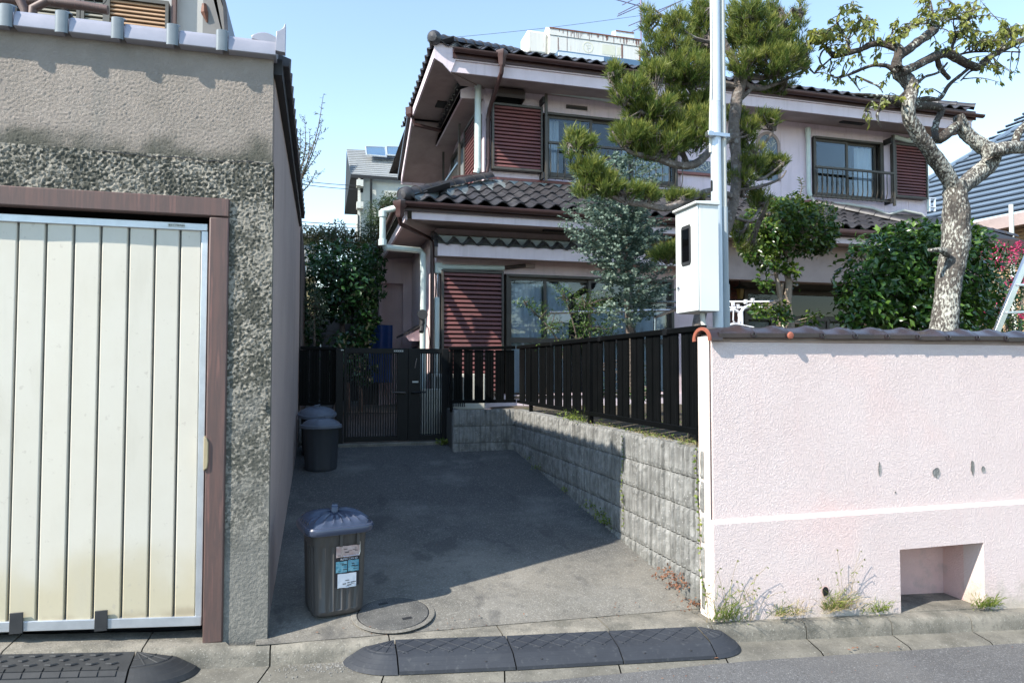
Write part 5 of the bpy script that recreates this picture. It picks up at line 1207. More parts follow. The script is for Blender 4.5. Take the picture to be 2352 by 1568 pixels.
bx('collector_panel', M['hseglass'], sh, x0+.0, x1, hY-.5, hY-.05, zbb-.36, zbb-.17); bx('collector_edge', M['galv'], sh, x0+.0, x0+.9, hY-.55, hY-.5, zbb-.30, zbb-.22)
an = thing('tv_antenna', 'thin metal television antenna mast with rods above the roof beside the pine', 'antenna', (6.4, 13.4, 8))
aY = 13.3; b0 = at(1473, 120, aY); t0 = at(1471, -40, aY)
MB().tube([b0, t0], .02, 6).build('mast', M['antenna'], an)
m = MB()
for (xa, ya, xb, yb) in ((1418, 38, 1472, 14), (1420, 33, 1470, 8), (1430, 12, 1465, -6), (1444, 60, 1475, 47), (1452, 73, 1475, 62), (1380, -10, 1475, 16), (1475, 50, 1560, 4), (1475, 40, 1590, -8)):
    m.tube([at(xa, ya, aY-.2), at(xb, yb, aY)], .011, 5)
m.build('rods', M['antenna'], an)
# --- clothes drying poles behind the fence
for i, (a, b, yy, lb) in enumerate(((1261, 1552, 8.2, 'steel laundry pole in front of the ground floor window'), )):
    cp = MB().tube([at(1262, 718, yy), at(1560, 712, yy)], .018, 10).build('laundry_pole', M['steel'], None, smooth=True); tag(cp, lb, 'laundry pole')
ld = thing('laundry_stand', 'white tubular laundry stand with two long poles behind the pink wall', 'laundry stand', (3.9, 6.6, .95))
MB().tube([at(1495, 694, 7.2), at(1800, 693, 6.2)], .015, 10).build('pole', M['steel'], ld, smooth=True)
MB().tube([at(1530, 707, 7.2), at(1770, 706, 6.4)], .015, 10).build('pole', M['steel'], ld, smooth=True)
def lpath(pts, Y): return [at(x, y, Y) for x, y in pts]
MB().tube(lpath([(1704, 790), (1704, 730), (1703, 716), (1708, 708), (1722, 702), (1731, 700)], 6.1), .018, 10).build('arm', M['whiteplastic'], ld, smooth=True)
MB().tube(lpath([(1693, 790), (1699, 730), (1696, 716), (1686, 711), (1672, 714)], 6.15), .016, 10).build('arm', M['whiteplastic'], ld, smooth=True)
tf = MB(); c = at(1538, 720, 7.2)
for x, y in ((1683, 698), (1712, 693), (1694, 704), (1668, 703), (1728, 690)): tf.box(*sum([[v-.012, v+.012] for v in (at(x, y, 6.2).x,)], []), 6.18, 6.21, at(x, y+5, 6.2).z, at(x, y-5, 6.2).z)
tf.build('pole_hooks', M['whiteplastic'], ld)
hg = thing('clothes_hanger_rack', 'white plastic peg hanger hanging from the laundry pole above the wall', 'hanger', (4, 6.1, 1.9))
MB().tube(lpath([(1685, 712), (1684, 735), (1687, 741)], 6.05), .007, 6).build('hook', M['whiteplastic'], hg)
MB().tube(lpath([(1687, 740), (1662, 750)], 6.05), .005, 5).tube(lpath([(1687, 740), (1728, 752)], 6.05), .005, 5).tube(lpath([(1660, 750), (1688, 744), (1731, 752)], 6.05), .010, 6).tube(lpath([(1660, 753), (1731, 754)], 6.2), .008, 6).build('rack_bars', M['whiteplastic'], hg)
random.seed(4); m = MB()
for i in range(14):
    q = at(1662+i*5, 757+random.uniform(-1, 2), 6.05); m.box(q.x-.006, q.x+.006, q.y-.01, q.y+.01, q.z-.03, q.z+.02)
m.build('pegs', M['whiteplastic'], hg)
st2 = thing('laundry_stand', 'second laundry stand partly hidden behind the eucalyptus, with dark stay', 'laundry stand', (4.2, 7.4, .95))
MB().tube([at(1560, 707, 7.0), at(1505, 728, 7.6), at(1502, 800, 7.6)], .02, 8).build('arm', M['steel'], st2, smooth=True); MB().tube([at(1446, 735, 7.4), at(1468, 800, 7.4)], .03, 6).build('stay', M['dark'], st2)
# ================================================================== POLE WITH METER BOX
PY = 4.26
ul = thing('utility_pole', 'silver steel service pole with conduits standing behind the end of the pink wall', 'pole', (at(1645, 700, PY).x, PY, .9))
xc = at(1644, 350, PY).x; r1 = .0365
def off(x, y, Y=PY): return at(x, y, Y)
MB().tube([(xc+.005, PY, .9), (xc, PY, 3.36)], r1, 28).build('lower_tube', M['galv'], ul, smooth=True)
MB().tube([(xc+.006, PY, 3.36), (xc+.012, PY, 6.5)], r1*.90, 28).build('upper_tube', M['galv'], ul, smooth=True)
MB().lathe([(r1*.93, -.004), (r1*1.02, 0), (r1*.93, .004)], (xc+.004, PY, 3.362), 28, cap=False).build('joint_ring', M['galv'], ul)
MB().tube([(xc-.042, PY-.0, 3.0), (xc-.040, PY, 3.2), (xc-.030, PY-.01, 3.6), (xc-.024, PY-.01, 6.4)], .010, 8).build('thin_conduit', M['condpale'], ul, smooth=True)
MB().tube([(xc+.062, PY+.0, 2.62), (xc+.060, PY, 6.4)], .0195, 16).build('pale_conduit', M['condpale'], ul, smooth=True)
MB().tube([(xc+.064, PY+.0, .95), (xc+.062, PY, 2.62)], .0245, 16).build('grey_conduit', M['cond'], ul, smooth=True)
MB().tube([(xc+.064, PY+.0, 1.7), (xc+.064, PY, 2.08)], .029, 16).build('conduit_sleeve', M['cond'], ul, smooth=True)
zc = at(1644, 313, PY).z
bx('band_clamp', M['steel'], ul, xc-.085, xc+.085, PY-.045, PY-.036, zc-.012, zc+.012); bx('band_clamp_lug', M['steel'], ul, xc-.09, xc-.045, PY-.055, PY-.01, zc-.02, zc+.016, bevel=.004)
MB().lathe([(.0395, -.012), (.0395, .012)], (xc, PY, zc), 28).lathe([(.023, -.012), (.023, .012)], (xc+.061, PY, zc), 16).build('band', M['steel'], ul, smooth=True)
q = at(1634, 424, PY-.03)
MB().prism([(q.y-.012+.012*math.cos(t), q.z+(.028 if math.sin(t) > 0 else -.028)+.012*math.sin(t)) for t in [k*math.pi/8 for k in range(16)]], 'x', xc-.0368, xc-.0355).build('cable_hole', M['blackwall'], ul, M=Matrix.Translation((0, PY-q.y+.010, 0)))
mbx = thing('meter_box', 'pale grey electricity meter box with small dark window fixed to the steel pole', 'meter box', (2.46, 4.2, 1.87))
BX0, BX1, BY0, BY1, BZ0, BZ1 = 2.378, 2.536, 4.05, 4.335, 1.872, 2.575
bx('casing', M['boxwhite'], mbx, BX0+.014, BX1, BY0, BY1, BZ0, BZ1, bevel=.004)
dd = bx('door', M['boxwhite'], mbx, BX0-.002, BX0+.0115, BY0+.002, BY1+.004, BZ0+.004, BZ1-.004, bevel=.003)
MB().hexa([(BX0-.022, BY0-.012, BZ1+.001), (BX1+.006, BY0-.012, BZ1+.001), (BX1+.006, BY1+.012, BZ1+.001), (BX0-.022, BY1+.012, BZ1+.001), (BX0-.022, BY0-.012, BZ1+.018), (BX1+.006, BY0-.012, BZ1+.030), (BX1+.006, BY1+.012, BZ1+.030), (BX0-.022, BY1+.012, BZ1+.018)]).build('lid', M['boxwhite'], mbx, bevel=.004)
wy0, wy1 = atX(1581, 600, BX0).y, atX(1559, 600, BX0).y
wy0, wy1 = 4.13, 4.255; wz0, wz1 = 2.19, 2.46
m = MB().prism([(wy0, wz0+.02), (wy0+.012, wz0), (wy1-.012, wz0), (wy1, wz0+.02), (wy1, wz1-.02), (wy1-.012, wz1), (wy0+.012, wz1), (wy0, wz1-.02)], 'x', BX0-.008, BX0-.0025)
fo = m.build('window_gasket', M['blackrub'], dd, bevel=.002); bx('window_pane', M['glassdk'], dd, BX0-.0095, BX0-.0082, wy0+.018, wy1-.018, wz0+.025, wz1-.025)
MB().lathe([(.016, 0), (.014, .006), (.009, .007), (.007, .004), (0, .004)], (0, 0, 0), 16, cap=False).build('lock', M['steel'], dd, M=Matrix.Translation((BX0-.0022, 4.30, 2.045))@Matrix.Rotation(-math.pi/2, 4, 'Y'))
MB().tube([(2.46, 4.14, 1.87), (2.46, 4.13, 1.80), (2.475, 4.12, 1.74), (2.50, 4.10, 1.70), (2.51, 4.09, 1.60)], .017, 12).build('flexible_conduit', M['condpale'], mbx, smooth=True)
bx('back_bracket', M['dark'], mbx, BX1+.001, xc-.03, 4.20, 4.30, 1.98, 2.5)
# ================================================================== NEIGHBOURS
nb = thing('neighbour_house', 'grey-white upper storey of the neighbouring house behind the garage with tan shutter', 'house', (-3, 10.5, .9))
YN = 10.2
A = lambda x, y: at(x, y, YN)
wxr = A(478, 50).x
MB().box(-6.5, wxr, YN, 15, .9, 7.2).build('wall', M['neigh'], nb)
MB().add([(wxr, YN-.35, A(470, 0).z-.03), (A(538, 60).x, YN-.35, 6.05), (A(530, 110).x, YN-.35, 5.75), (wxr+.05, YN-.35, 5.7)], [(0,1,2,3)])
ev = MB(); xe = -1.18
ev.prism([(wxr+.01, 5.2), (wxr+.01, 7.2), (-1.62, 7.2), (-1.40, 6.62), (-1.28, 6.25), (-1.235, 5.7), (-1.235, 5.2)], 'y', YN-.5, 15).build('eave_soffit', mat('grey_soffit', (.27,.26,.25), None, 3, .9), nb)
MB().prism([(-1.56, 7.2), (-1.33, 6.62), (-1.225, 6.25), (-1.185, 5.7), (-1.185, 5.2), (-1.23, 5.2), (-1.23, 5.7), (-1.27, 6.25), (-1.39, 6.62), (-1.61, 7.2)], 'y', YN-.6, 15).build('roof_edge', M['tiled'], nb)
MB().tube([A(553, 18)+Vector((-.1, -.5, 0)), A(555, 15)+Vector((.06, -.5, 0))], .03, 8).build('ridge_end', M['tiled'], nb)
def nshut(xa, xb, zt, smt):
    a, b = A(xa, 40).x, A(xb, 40).x; fr = MB(); z1 = zt; z0 = 5.2; y = YN
    fr.box(a, a+.04, y-.12, y, z0, z1).box(b-.04, b, y-.12, y, z0, z1).box(a+.04, b-.04, y-.12, y, z1-.05, z1)
    fo = fr.build('shutter_frame', mat('grey_frame_'+smt, (.12,.115,.10), None, 4, .5), nb)
    me = MB().prism([(-.05, 0), (-.10, .005), (-.105, .012), (-.09, .042), (-.06, .046)], 'x', 0, b-a-.08).mesh('louvre', M[smt])
    z = z0
    while z < z1-.08: place(me, 'louvre', fo, Matrix.Translation((a+.04, y, z))); z += .056
nshut(250, 391, A(391, 30).z+.10, 'orange'); nshut(192, 250, A(250, 20).z+.1, 'greyslat'); nshut(70, 190, A(150, 0).z+.25, 'greyslat')
bx('window', mat('neighbour_pane', (.03, .05, .09), None, 3, .1), nb, A(-60, 40).x, A(42, 40).x, YN-.06, YN-.01, 5.2, 6.6); bx('window_edge', M['dark'], nb, A(42, 40).x, A(46, 40).x, YN-.1, YN-.01, 5.2, 6.6)
bx('downpipe', M['gframe'], nb, A(397, 40).x, A(407, 40).x, YN-.10, YN-.02, 5.0, 7.1)
MB().tube([at(-5, 1, 8.5), at(100, 4, 8.5), at(190, 14, 8.5), at(248, 24, 8.5)], .05, 10).tube([at(46, 1, 8.3), at(58, 25, 8.3), at(60, 60, 8.3)], .045, 10).tube([at(110, 3, 8.3), at(76, 20, 8.3), at(72, 60, 8.3)], .045, 10).build('handrail_pipe', M['gframe'], nb, smooth=True)
MB().tube([at(136, 5, 8.6), at(168, 50, 8.6)], .03, 8).build('stay_pole', M['dark'], nb); MB().tube([at(212, -8, 9), at(220, 10, 9), at(232, 15, 9), at(242, 5, 9), at(250, -10, 9)], .006, 5).build('loose_wire', M['cable'], nb)
MB().tube([at(469, 10, 9.7), at(470, 30, 9.7), at(476, 52, 9.7)], [.03, .05, .012], 6).build('brown_stain_hook', M['rust'], nb)
# far grey house
fh = thing('grey_roof_house', 'distant white house with grey ribbed roof, solar panels and black gable', 'house', (2, 28, 3))
F = lambda x, y, d=0: at(x, y, 28+d)
r0, r1_, r2, r3 = at(796, 344, 31), at(980, 352, 31), F(985, 412), F(806, 402)
MB().add([r0, r1_, r2, r3], [(0,1,2,3)]).build('roof', M['greyroof'], fh)
m = MB()
for k in range(14):
    t = (k+.5)/14; a = r0.lerp(r3, t)+Vector((0, -.02, .03)); b = r1_.lerp(r2, t)+Vector((0, -.02, .03)); m.tube([a, b], .02, 4)
m.build('roof_batten', mat('roof_batten_grey', (.24,.25,.25), None, 3, .6), fh)  # battens in a darker grey than the roof
for xa, xb in ((840, 884), (887, 935)):
    P = [at(xa, 345, 30.4), at(xb, 347, 30.4), at(xb+3, 368, 29.6), at(xa+2, 364, 29.6)]; P = [p+Vector((0, -.1, .12)) for p in P]
    s_ = MB().add(P, [(0,1,2,3)]).build('solar_panel', M['hseglass'], fh); MB().tube(P+[P[0]], .04, 4).build('panel_frame', M['alu'], s_)
MB().add([F(796, 346, 1), F(806, 402), F(835, 408), F(832, 494, .5), F(791, 492, .5)], [(0,1,2,3,4)]).add([F(806, 400, -.1), F(985, 412, -.1), F(985, 420, -.1), F(806, 408, -.1)], [(0,1,2,3)]).build('black_gable', M['blackwall'], fh)
wz0, wz1 = F(840, 700).z, F(840, 405).z
bx('wall', M['white'], fh, F(828, 450).x, F(990, 450).x, 28.2, 32, wz0, wz1)
bx('window', mat('far_pane', (.10, .17, .26), None, 3, .1), fh, F(915, 450).x, F(975, 450).x, 28.1, 28.19, F(920, 500).z, F(920, 430).z)
bx('downpipe', M['blackwall'], fh, F(850, 450).x, F(855, 450).x, 28.0, 28.1, F(850, 560).z, wz1); bx('downpipe', M['white'], fh, F(822, 480).x, F(827, 480).x, 28, 28.15, F(822, 620).z, F(822, 408).z)
for y in (410, 460): bx('wall_hood', M['white'], fh, F(819, y).x, F(834, y).x, 27.8, 28.15, F(819, y+20).z, F(819, y+5).z)
bx('downpipe', M['blackwall'], fh, F(821, 500).x, F(823.5, 500).x, 27.9, 28, F(822, 640).z, F(822, 494).z)
bx('balcony_rail', M['blackwall'], fh, F(868, 480).x, F(900, 480).x, 27.6, 27.7, F(880, 476).z, F(880, 469).z)
# yellow house
yh = thing('yellow_house', 'small pale yellow house wall with white window behind the dark slope on the far left', 'house', (-.5, 17, 2))
Yq = lambda x, y: at(x, y, 17)
bx('wall', M['yellow'], yh, -3, Yq(722, 600).x, 17, 20, 2.0, Yq(720, 548).z); bx('roof', M['greyroof'], yh, -3, Yq(730, 600).x, 16.8, 20, Yq(720, 548).z, Yq(720, 542).z)
bx('window', M['white'], yh, -2, Yq(716, 600).x, 16.9, 16.99, Yq(716, 640).z, Yq(716, 566).z); bx('downpipe', M['white'], yh, Yq(723, 600).x, Yq(727, 600).x, 16.9, 17, 2, Yq(720, 550).z)
m = MB()
for k in range(9): m.box(Yq(700+k*4.5, 600).x-.01, Yq(700+k*4.5, 600).x+.012, 16.0, 16.03, Yq(700, 640).z, Yq(700, 590+(0))  .z)
m.box(-1.5, Yq(742, 600).x, 16.0, 16.04, Yq(700, 588).z, Yq(700, 585).z); m.build('balcony_railing', M['alu'], yh)
# retaining slope wall on the left beyond the garage
rw = thing('retaining_wall', 'dark stained stepped concrete retaining wall beyond the garage on the left', 'wall', (-.3, 12, .6))
MB().prism([(8.95, .3), (8.95, 3.35), (10.5, 3.2), (12, 2.9), (14.5, 2.6), (16, 2.3), (16, .3)], 'x', -.9, -.235).build('wall', mat('stained_concrete_dark', (.085,.075,.07), (.05,.046,.045), 3, .95, .5, 30, .01), rw)
MB().box(-1, 2.2, 15.2, 15.6, .4, 2.6).build('cross_wall', mat('stained_concrete_cross', (.16,.145,.13), (.10,.09,.085), 3, .95, .5, 30, .01), rw)
bs = MB().grid(lambda u, v: (.80+.42*u, 12.3+.05*math.sin(u*9)+.04*math.sin(v*5), 1.25+1.0*v), 12, 10).build('blue_tarpaulin', M['blue'], None, smooth=True, fix=False); tag(bs, 'bright blue plastic sheet hanging behind the gate beside the dark shrub', 'tarpaulin')
# right-hand house
rh = thing('blue_roof_house', 'neighbouring house on the right with blue-grey ribbed metal roof and tan brick wall', 'house', (18, 16, 1))
G_ = lambda x, y, d: at(x, y, d)
e0, e1 = G_(2115, 520, 15.5), G_(2500, 432, 15.5)
eL = G_(2120, 522, 15.5); eR = G_(2560, 420, 15.5); tL = G_(2128, 418, 19); 
ridge0 = G_(2128, 420, 18); ridge1 = G_(2352, 285, 20); ridge2 = G_(2600, 140, 21)
RP = [Vector(e0), Vector(eR), Vector(ridge2), Vector(ridge1), Vector(ridge0)]
# plane through the eave line with one slope
u_ = (e1-e0).normalized(); n_ = None
def onplane(x, y, p0, nn): d = ray(x, y); return CAM+d*((p0-CAM).dot(nn)/d.dot(nn))
e0 = at(2130, 527, 16); e1 = e0+Vector((6.5, 0, 0))
e1 = at(2600, 430, 12.5)
up_ = Vector((.25, .9, .40)); nn = (e1-e0).cross(up_).normalized()
RP = [onplane(x, y, e0, nn) for x, y in ((2122, 530), (2600, 432), (2600, 150), (2352, 288), (2128, 420))]
MB().add(RP, [(0,1,2,3,4)]).build('roof', M['blueroof'], rh)
m = MB()
for k in range(23):
    ya = 526-k*11.5; xa = 2125+max(0, (k-8.5))*19.5; yb = ya-97-k*2.2
    P = [onplane(xa, ya-.0-(xa-2125)*.14-max(0, 0), e0, nn), onplane(2620, yb, e0, nn)]
    m.tube([p+nn*(-.03 if nn.z < 0 else .03) for p in P], .045, 4)
m.build('roof_seams', mat('roof_seam_dark', (.035,.05,.07), None, 3, .5), rh)
m = MB().tube([onplane(x, y, e0, nn) for x, y in ((2122, 418), (2352, 286), (2600, 148))], .10, 8).build('ridge_cap', M['blueroof'], rh)
d_ = Vector((0, .0, -.32)); a, b = onplane(2150, 528, e0, nn), onplane(2600, 436, e0, nn)
MB().add([a, b, b+d_, a+d_], [(0,1,2,3)]).build('fascia', M['soffit'], rh)
c1, c2 = a+d_, b+d_; bk = Vector((.3, 1.6, .0))
MB().add([c1, c2, c2+bk, c1+bk], [(0,1,2,3)]).build('soffit', M['soffit'], rh)
wa, wb = c1+Vector((.5, 1.0, 0)), c2+Vector((.5, 1.0, 0)); hgt = Vector((0, 0, -6))
MB().add([wa+hgt, wb+hgt, wb+Vector((0, 0, .1)), wa+Vector((0, 0, .1))], [(0,1,2,3)]).build('brick_wall', M['tanbrick'], rh)
m = MB()
for k in range(60):
    z = Vector((0, 0, -.1*k)); o = Vector((0, -.012, 0)); m.tube([wa+z+o, wb+z+o], .012, 4)
m.build('brick_courses', mat('brick_joint', (.30,.21,.13), None, 3, .9), rh)
p = at(2322, 470, 13.9); MB().tube([(p.x, p.y, p.z), (p.x, p.y, p.z-3.5)], .055, 12).build('downpipe', M['white'], rh, smooth=True)
m = MB(); q0 = at(2125, 470, 15.4)
for x in (2128, 2135, 2147): m.tube([at(x, 455, 15.4), at(x, 486, 15.4)], .03, 6)
m.tube([at(2126, 455, 15.4), at(2150, 457, 15.4)], .03, 6).tube([at(2126, 474, 15.4), at(2150, 478, 15.4)], .03, 6); m.build('snow_guard', M['galv'], rh)
# low tiled roof between the houses
lr = thing('low_tiled_roof', 'low dark tiled ridge beyond the hedge on the right in front of the brick wall', 'roof', (9, 11, 3))
MB().add([at(2170, 505, 11), at(2330, 545, 11), at(2345, 590, 10), at(2160, 560, 10)], [(0,1,2,3)]).build('roof_slope', M['tiled'], lr)
ridge_row(lr, at(2165, 506, 11), at(2330, 545, 11), .07, .3, M['tiled'])
bx('gutter', M['brown'], lr, at(2120, 500, 12.5).x, at(2175, 500, 12.5).x, 12.45, 12.5, at(2140, 512, 12.5).z, at(2140, 505, 12.5).z)
# ladder
la = thing('step_ladder', 'aluminium step ladder leaning at the right edge behind the pink wall', 'ladder', (6, 5, .95))
m1 = [at(2283, 775, 5.0), at(2372, 560, 5.0)]; m2_ = [at(2420, 775, 5.25), at(2440, 560, 5.25)]
def beam(a, b, wd, th, mt, nm):
    a = Vector(a); b = Vector(b); d = (b-a).normalized(); s = Vector((0, 1, 0)).cross(d).normalized()*wd/2; t = Vector((0, th/2, 0))
    return MB().hexa([a-s-t, a+s-t, a+s+t, a-s+t, b-s-t, b+s-t, b+s+t, b-s+t]).build(nm, M[mt], la, bevel=.003)
beam(*m1, .062, .03, 'steel', 'rail'); beam(*m2_, .062, .03, 'steel', 'rail')
for y in (718, 655, 600): beam(at(2283+(775-y)*.414, y, 5.0), at(2425+(775-y)*.1, y-4, 5.25), .022, .07, 'alu', 'rung')
# wires
def wire(pts, r, lb):
    P = [Vector(p) for p in pts]; a, b = P; Q = [a.lerp(b, i/12)-Vector((0, 0, math.sin(math.pi*i/12)*(a-b).length*.008)) for i in range(13)]
    tag(MB().tube(Q, r, 5).build('power_cable', M['cable'], None), lb, 'cable')
wire((at(560, 395, 20), at(830, 427, 27.9)), .012, 'upper thin overhead wire running from the garage roof to the distant grey house')
wire((at(560, 402, 20), at(830, 436, 27.9)), .012, 'lower of the two thin wires near the distant grey house')
wire((at(1000, 90, 14), at(1474, 36, 13.2)), .004, 'very thin antenna guy wire rising over the tiled roof to the mast')
wire((at(640, 505, 24), at(860, 515, 30)), .014, 'faint wire above the dark shrubs left of the pink house, upper')
wire((at(640, 512, 24), at(860, 524, 30)), .014, 'faint wire above the dark shrubs left of the pink house, lower')
# ================================================================== VEGETATION
rng = np.random.default_rng(5); random.seed(5)
class Leaves:
    def __init__(s): s.P = []; s.V = []
    def build(s, name, mt, parent=None, kind=None):
        """P: list of (n,4,3) arrays; V: list of (n,) arrays -> one mesh of folded two-triangle leaves"""
        P = np.concatenate(s.P).astype(np.float32); V = np.concatenate(s.V).astype(np.float32); n = len(P)
        me = bpy.data.meshes.new(name); me.vertices.add(4*n); me.vertices.foreach_set('co', P.reshape(-1))
        q = np.arange(n)[:, None]*4; tri = np.concatenate([q+[[0, 1, 2]], q+[[0, 2, 3]]], 1).reshape(-1)
        me.loops.add(6*n); me.loops.foreach_set('vertex_index', tri.astype(np.int32))
        me.polygons.add(2*n); me.polygons.foreach_set('loop_start', np.arange(0, 6*n, 3, dtype=np.int32)); me.polygons.foreach_set('loop_total', np.full(2*n, 3, np.int32))
        me.update(); me.validate()
        a = me.attributes.new('var', 'FLOAT', 'POINT'); a.data.foreach_set('value', np.repeat(V, 4))
        me.materials.append(mt); o = place(me, name, parent)
        if kind: o['kind'] = kind
        return o
    def add(s, pos, d, nrm, L, W, var=None, fold=.25):
        """pos base (n,3), d direction, nrm approx normal, L, W arrays"""
        pos = np.asarray(pos, float); n = len(pos)
        if n == 0: return
        d = d/np.linalg.norm(d, axis=1, keepdims=True); sdir = np.cross(d, nrm); sdir /= np.linalg.norm(sdir, axis=1, keepdims=True)+1e-9
        nn = np.cross(sdir, d); L = np.broadcast_to(L, n)[:, None]; W = np.broadcast_to(W, n)[:, None]
        mid = pos+d*L*.45
        s.P.append(np.stack([pos, mid+sdir*W/2+nn*W*fold, pos+d*L, mid-sdir*W/2+nn*W*fold], 1))
        s.V.append(rng.random(n) if var is None else np.clip(var, 0, 1))
def unit(n): v = rng.normal(size=(n, 3)); return v/np.linalg.norm(v, axis=1, keepdims=True)
def poly3(pts): return [Vector(p) for p in pts]
def smooth_path(P, k=3):
    P = [Vector(p) for p in P]; out = []
    for i in range(len(P)-1):
        p0, p1, p2, p3 = P[max(i-1, 0)], P[i], P[i+1], P[min(i+2, len(P)-1)]
        for j in range(k):
            t = j/k; out.append(.5*((2*p1)+(p2-p0)*t+(2*p0-5*p1+4*p2-p3)*t*t+(3*p1-p0-3*p2+p3)*t**3))
    out.append(P[-1]); return out
def limb(m, pts, rad, n=8, k=3, rough_=.0, cap=True):
    Q = smooth_path(pts, k); Rr = []
    for i in range(len(pts)-1):
        for j in range(k): Rr.append(rad[i]+(rad[i+1]-rad[i])*j/k)
    Rr.append(rad[-1]); m.tube(Q, Rr, n, cap, jit=rough_); return Q
# ------------------------------------------------------------------ PINE
PNY = 5.0
pine = thing('pine_tree', 'trained garden pine with layered needle pads rising behind the steel pole', 'pine tree', (at(1598, 900, PNY).x, PNY, .95))
pw_ = lambda x, y, Y=PNY: at(x, y, Y)
tr = MB(); sk = []
def pl(pts, rad, Ys=None, n=9, r=.06):
    P = [at(x, y, (Ys[i] if Ys else PNY)) for i, (x, y) in enumerate(pts)]; S = limb(tr, P, [q*mpp(1650, 400, PNY)/2 for q in rad], n, 4, r); sk.extend(S); return S
pl([(1597, 1010), (1596, 900), (1598, 820), (1604, 745), (1625, 660), (1655, 560), (1684, 470), (1692, 380), (1686, 300), (1692, 230), (1700, 190), (1690, 150), (1660, 90), (1650, 30)], [30, 27, 25, 26, 26, 26, 24, 24, 26, 26, 28, 20, 14, 6], [4.6, 4.6, 4.6, 4.7, 4.8, 5, 5, 5, 5, 5, 5, 5, 5, 5], 12)
pl([(1692, 200), (1640, 190), (1580, 200), (1530, 190)], [16, 14, 10, 4]); pl([(1700, 170), (1740, 180), (1790, 172), (1830, 150)], [16, 12, 9, 4]); pl([(1700, 180), (1735, 205), (1790, 190), (1850, 160)], [14, 12, 8, 4]); pl([(1695, 130), (1730, 90), (1790, 60), (1820, 20)], [12, 9, 6, 3]); pl([(1665, 100), (1600, 90), (1540, 50), (1500, 20)], [12, 9, 6, 3], [5, 5, 4.9, 4.9])
pl([(1686, 240), (1715, 215), (1735, 195)], [16, 10, 6])
pl([(1690, 310), (1640, 340), (1600, 375), (1560, 380), (1500, 362), (1440, 345), (1405, 300)], [20, 18, 18, 16, 12, 8, 3], [5, 4.9, 4.7, 4.6, 4.6, 4.6, 4.6]); pl([(1580, 380), (1540, 300), (1490, 265), (1420, 220), (1400, 165)], [12, 12, 9, 6, 3], [4.7, 4.7, 4.6, 4.6, 4.6])
pl([(1680, 450), (1630, 440), (1580, 460), (1530, 478), (1480, 470), (1430, 462), (1380, 430), (1340, 370), (1316, 310)], [16, 16, 15, 15, 12, 9, 7, 5, 3], [5, 4.8, 4.6, 4.5, 4.4, 4.4, 4.4, 4.4, 4.4])
pl([(1685, 350), (1725, 350), (1760, 325), (1785, 285)], [9, 9, 7, 3]); pl([(1688, 385), (1740, 412), (1775, 395), (1802, 372)], [8, 9, 6, 3]); pl([(1680, 438), (1740, 430), (1790, 412), (1806, 392)], [8, 8, 5, 3]); pl([(1690, 500), (1725, 508), (1745, 480), (1770, 450)], [8, 8, 6, 3], [5, 5, 5.1, 5.2]); pl([(1640, 600), (1580, 610), (1540, 600)], [9, 7, 4], [4.9, 4.8, 4.7])
PADS = [  # cx cy rx ry Y n
 (1530, 130, 58, 60, 4.9, 210), (1600, 90, 42, 75, 5.2, 170), (1490, 60, 16, 55, 4.9, 32), (1555, 60, 34, 34, 4.8, 60), (1570, 165, 70, 45, 4.8, 190), (1500, 175, 38, 28, 4.7, 70), (1610, 30, 22, 40, 5.1, 60), (1620, 150, 25, 60, 5.2, 90),
 (1735, 90, 62, 62, 5.0, 260), (1800, 90, 45, 68, 5.1, 210), (1720, 30, 34, 34, 4.9, 80), (1835, 120, 28, 62, 5.1, 90), (1840, 40, 14, 42, 5.2, 24), (1780, 150, 75, 40, 4.9, 220), (1710, 150, 40, 36, 4.9, 90), (1790, 205, 42, 14, 5.1, 45), (1690, 70, 26, 70, 5.2, 100), (1765, 25, 24, 28, 5.1, 36),
 (1445, 215, 40, 38, 4.6, 105), (1412, 172, 16, 26, 4.6, 26), (1500, 252, 52, 34, 4.6, 130), (1550, 228, 26, 20, 4.8, 26), (1470, 262, 34, 20, 4.6, 52), (1600, 250, 28, 34, 4.8, 62),
 (1450, 315, 44, 36, 4.6, 130), (1520, 330, 60, 38, 4.6, 185), (1590, 305, 50, 58, 4.6, 210), (1500, 358, 56, 15, 4.6, 50), (1560, 290, 34, 26, 4.6, 60), (1620, 225, 18, 18, 4.8, 22),
 (1318, 335, 22, 42, 4.4, 48), (1352, 330, 16, 28, 4.4, 24), (1350, 390, 36, 34, 4.4, 80), (1385, 430, 38, 32, 4.4, 88), (1435, 445, 50, 20, 4.4, 80), (1490, 452, 34, 16, 4.4, 44), (1560, 455, 34, 13, 4.6, 50), (1600, 462, 18, 10, 4.7, 18), (1340, 440, 26, 22, 4.4, 24),
 (1535, 588, 38, 22, 4.7, 70), (1565, 600, 24, 12, 4.8, 22),
 (1692, 265, 24, 26, 5.1, 46), (1755, 278, 36, 20, 5.0, 50), (1720, 300, 28, 26, 5.0, 44), (1705, 330, 24, 28, 5.1, 36), (1720, 380, 40, 22, 5.0, 64), (1690, 390, 22, 24, 5.1, 30), (1775, 375, 34, 18, 5.1, 52), (1705, 415, 34, 22, 5.0, 46), (1775, 400, 34, 14, 5.1, 44), (1745, 460, 30, 24, 5.1, 50), (1700, 535, 22, 34, 5.1, 34), (1718, 570, 26, 20, 5.6, 38), (1700, 445, 24, 14, 5.1, 14), (1735, 350, 22, 10, 5.0, 16)]
NL = Leaves()
skA = np.array([list(v) for v in sk])
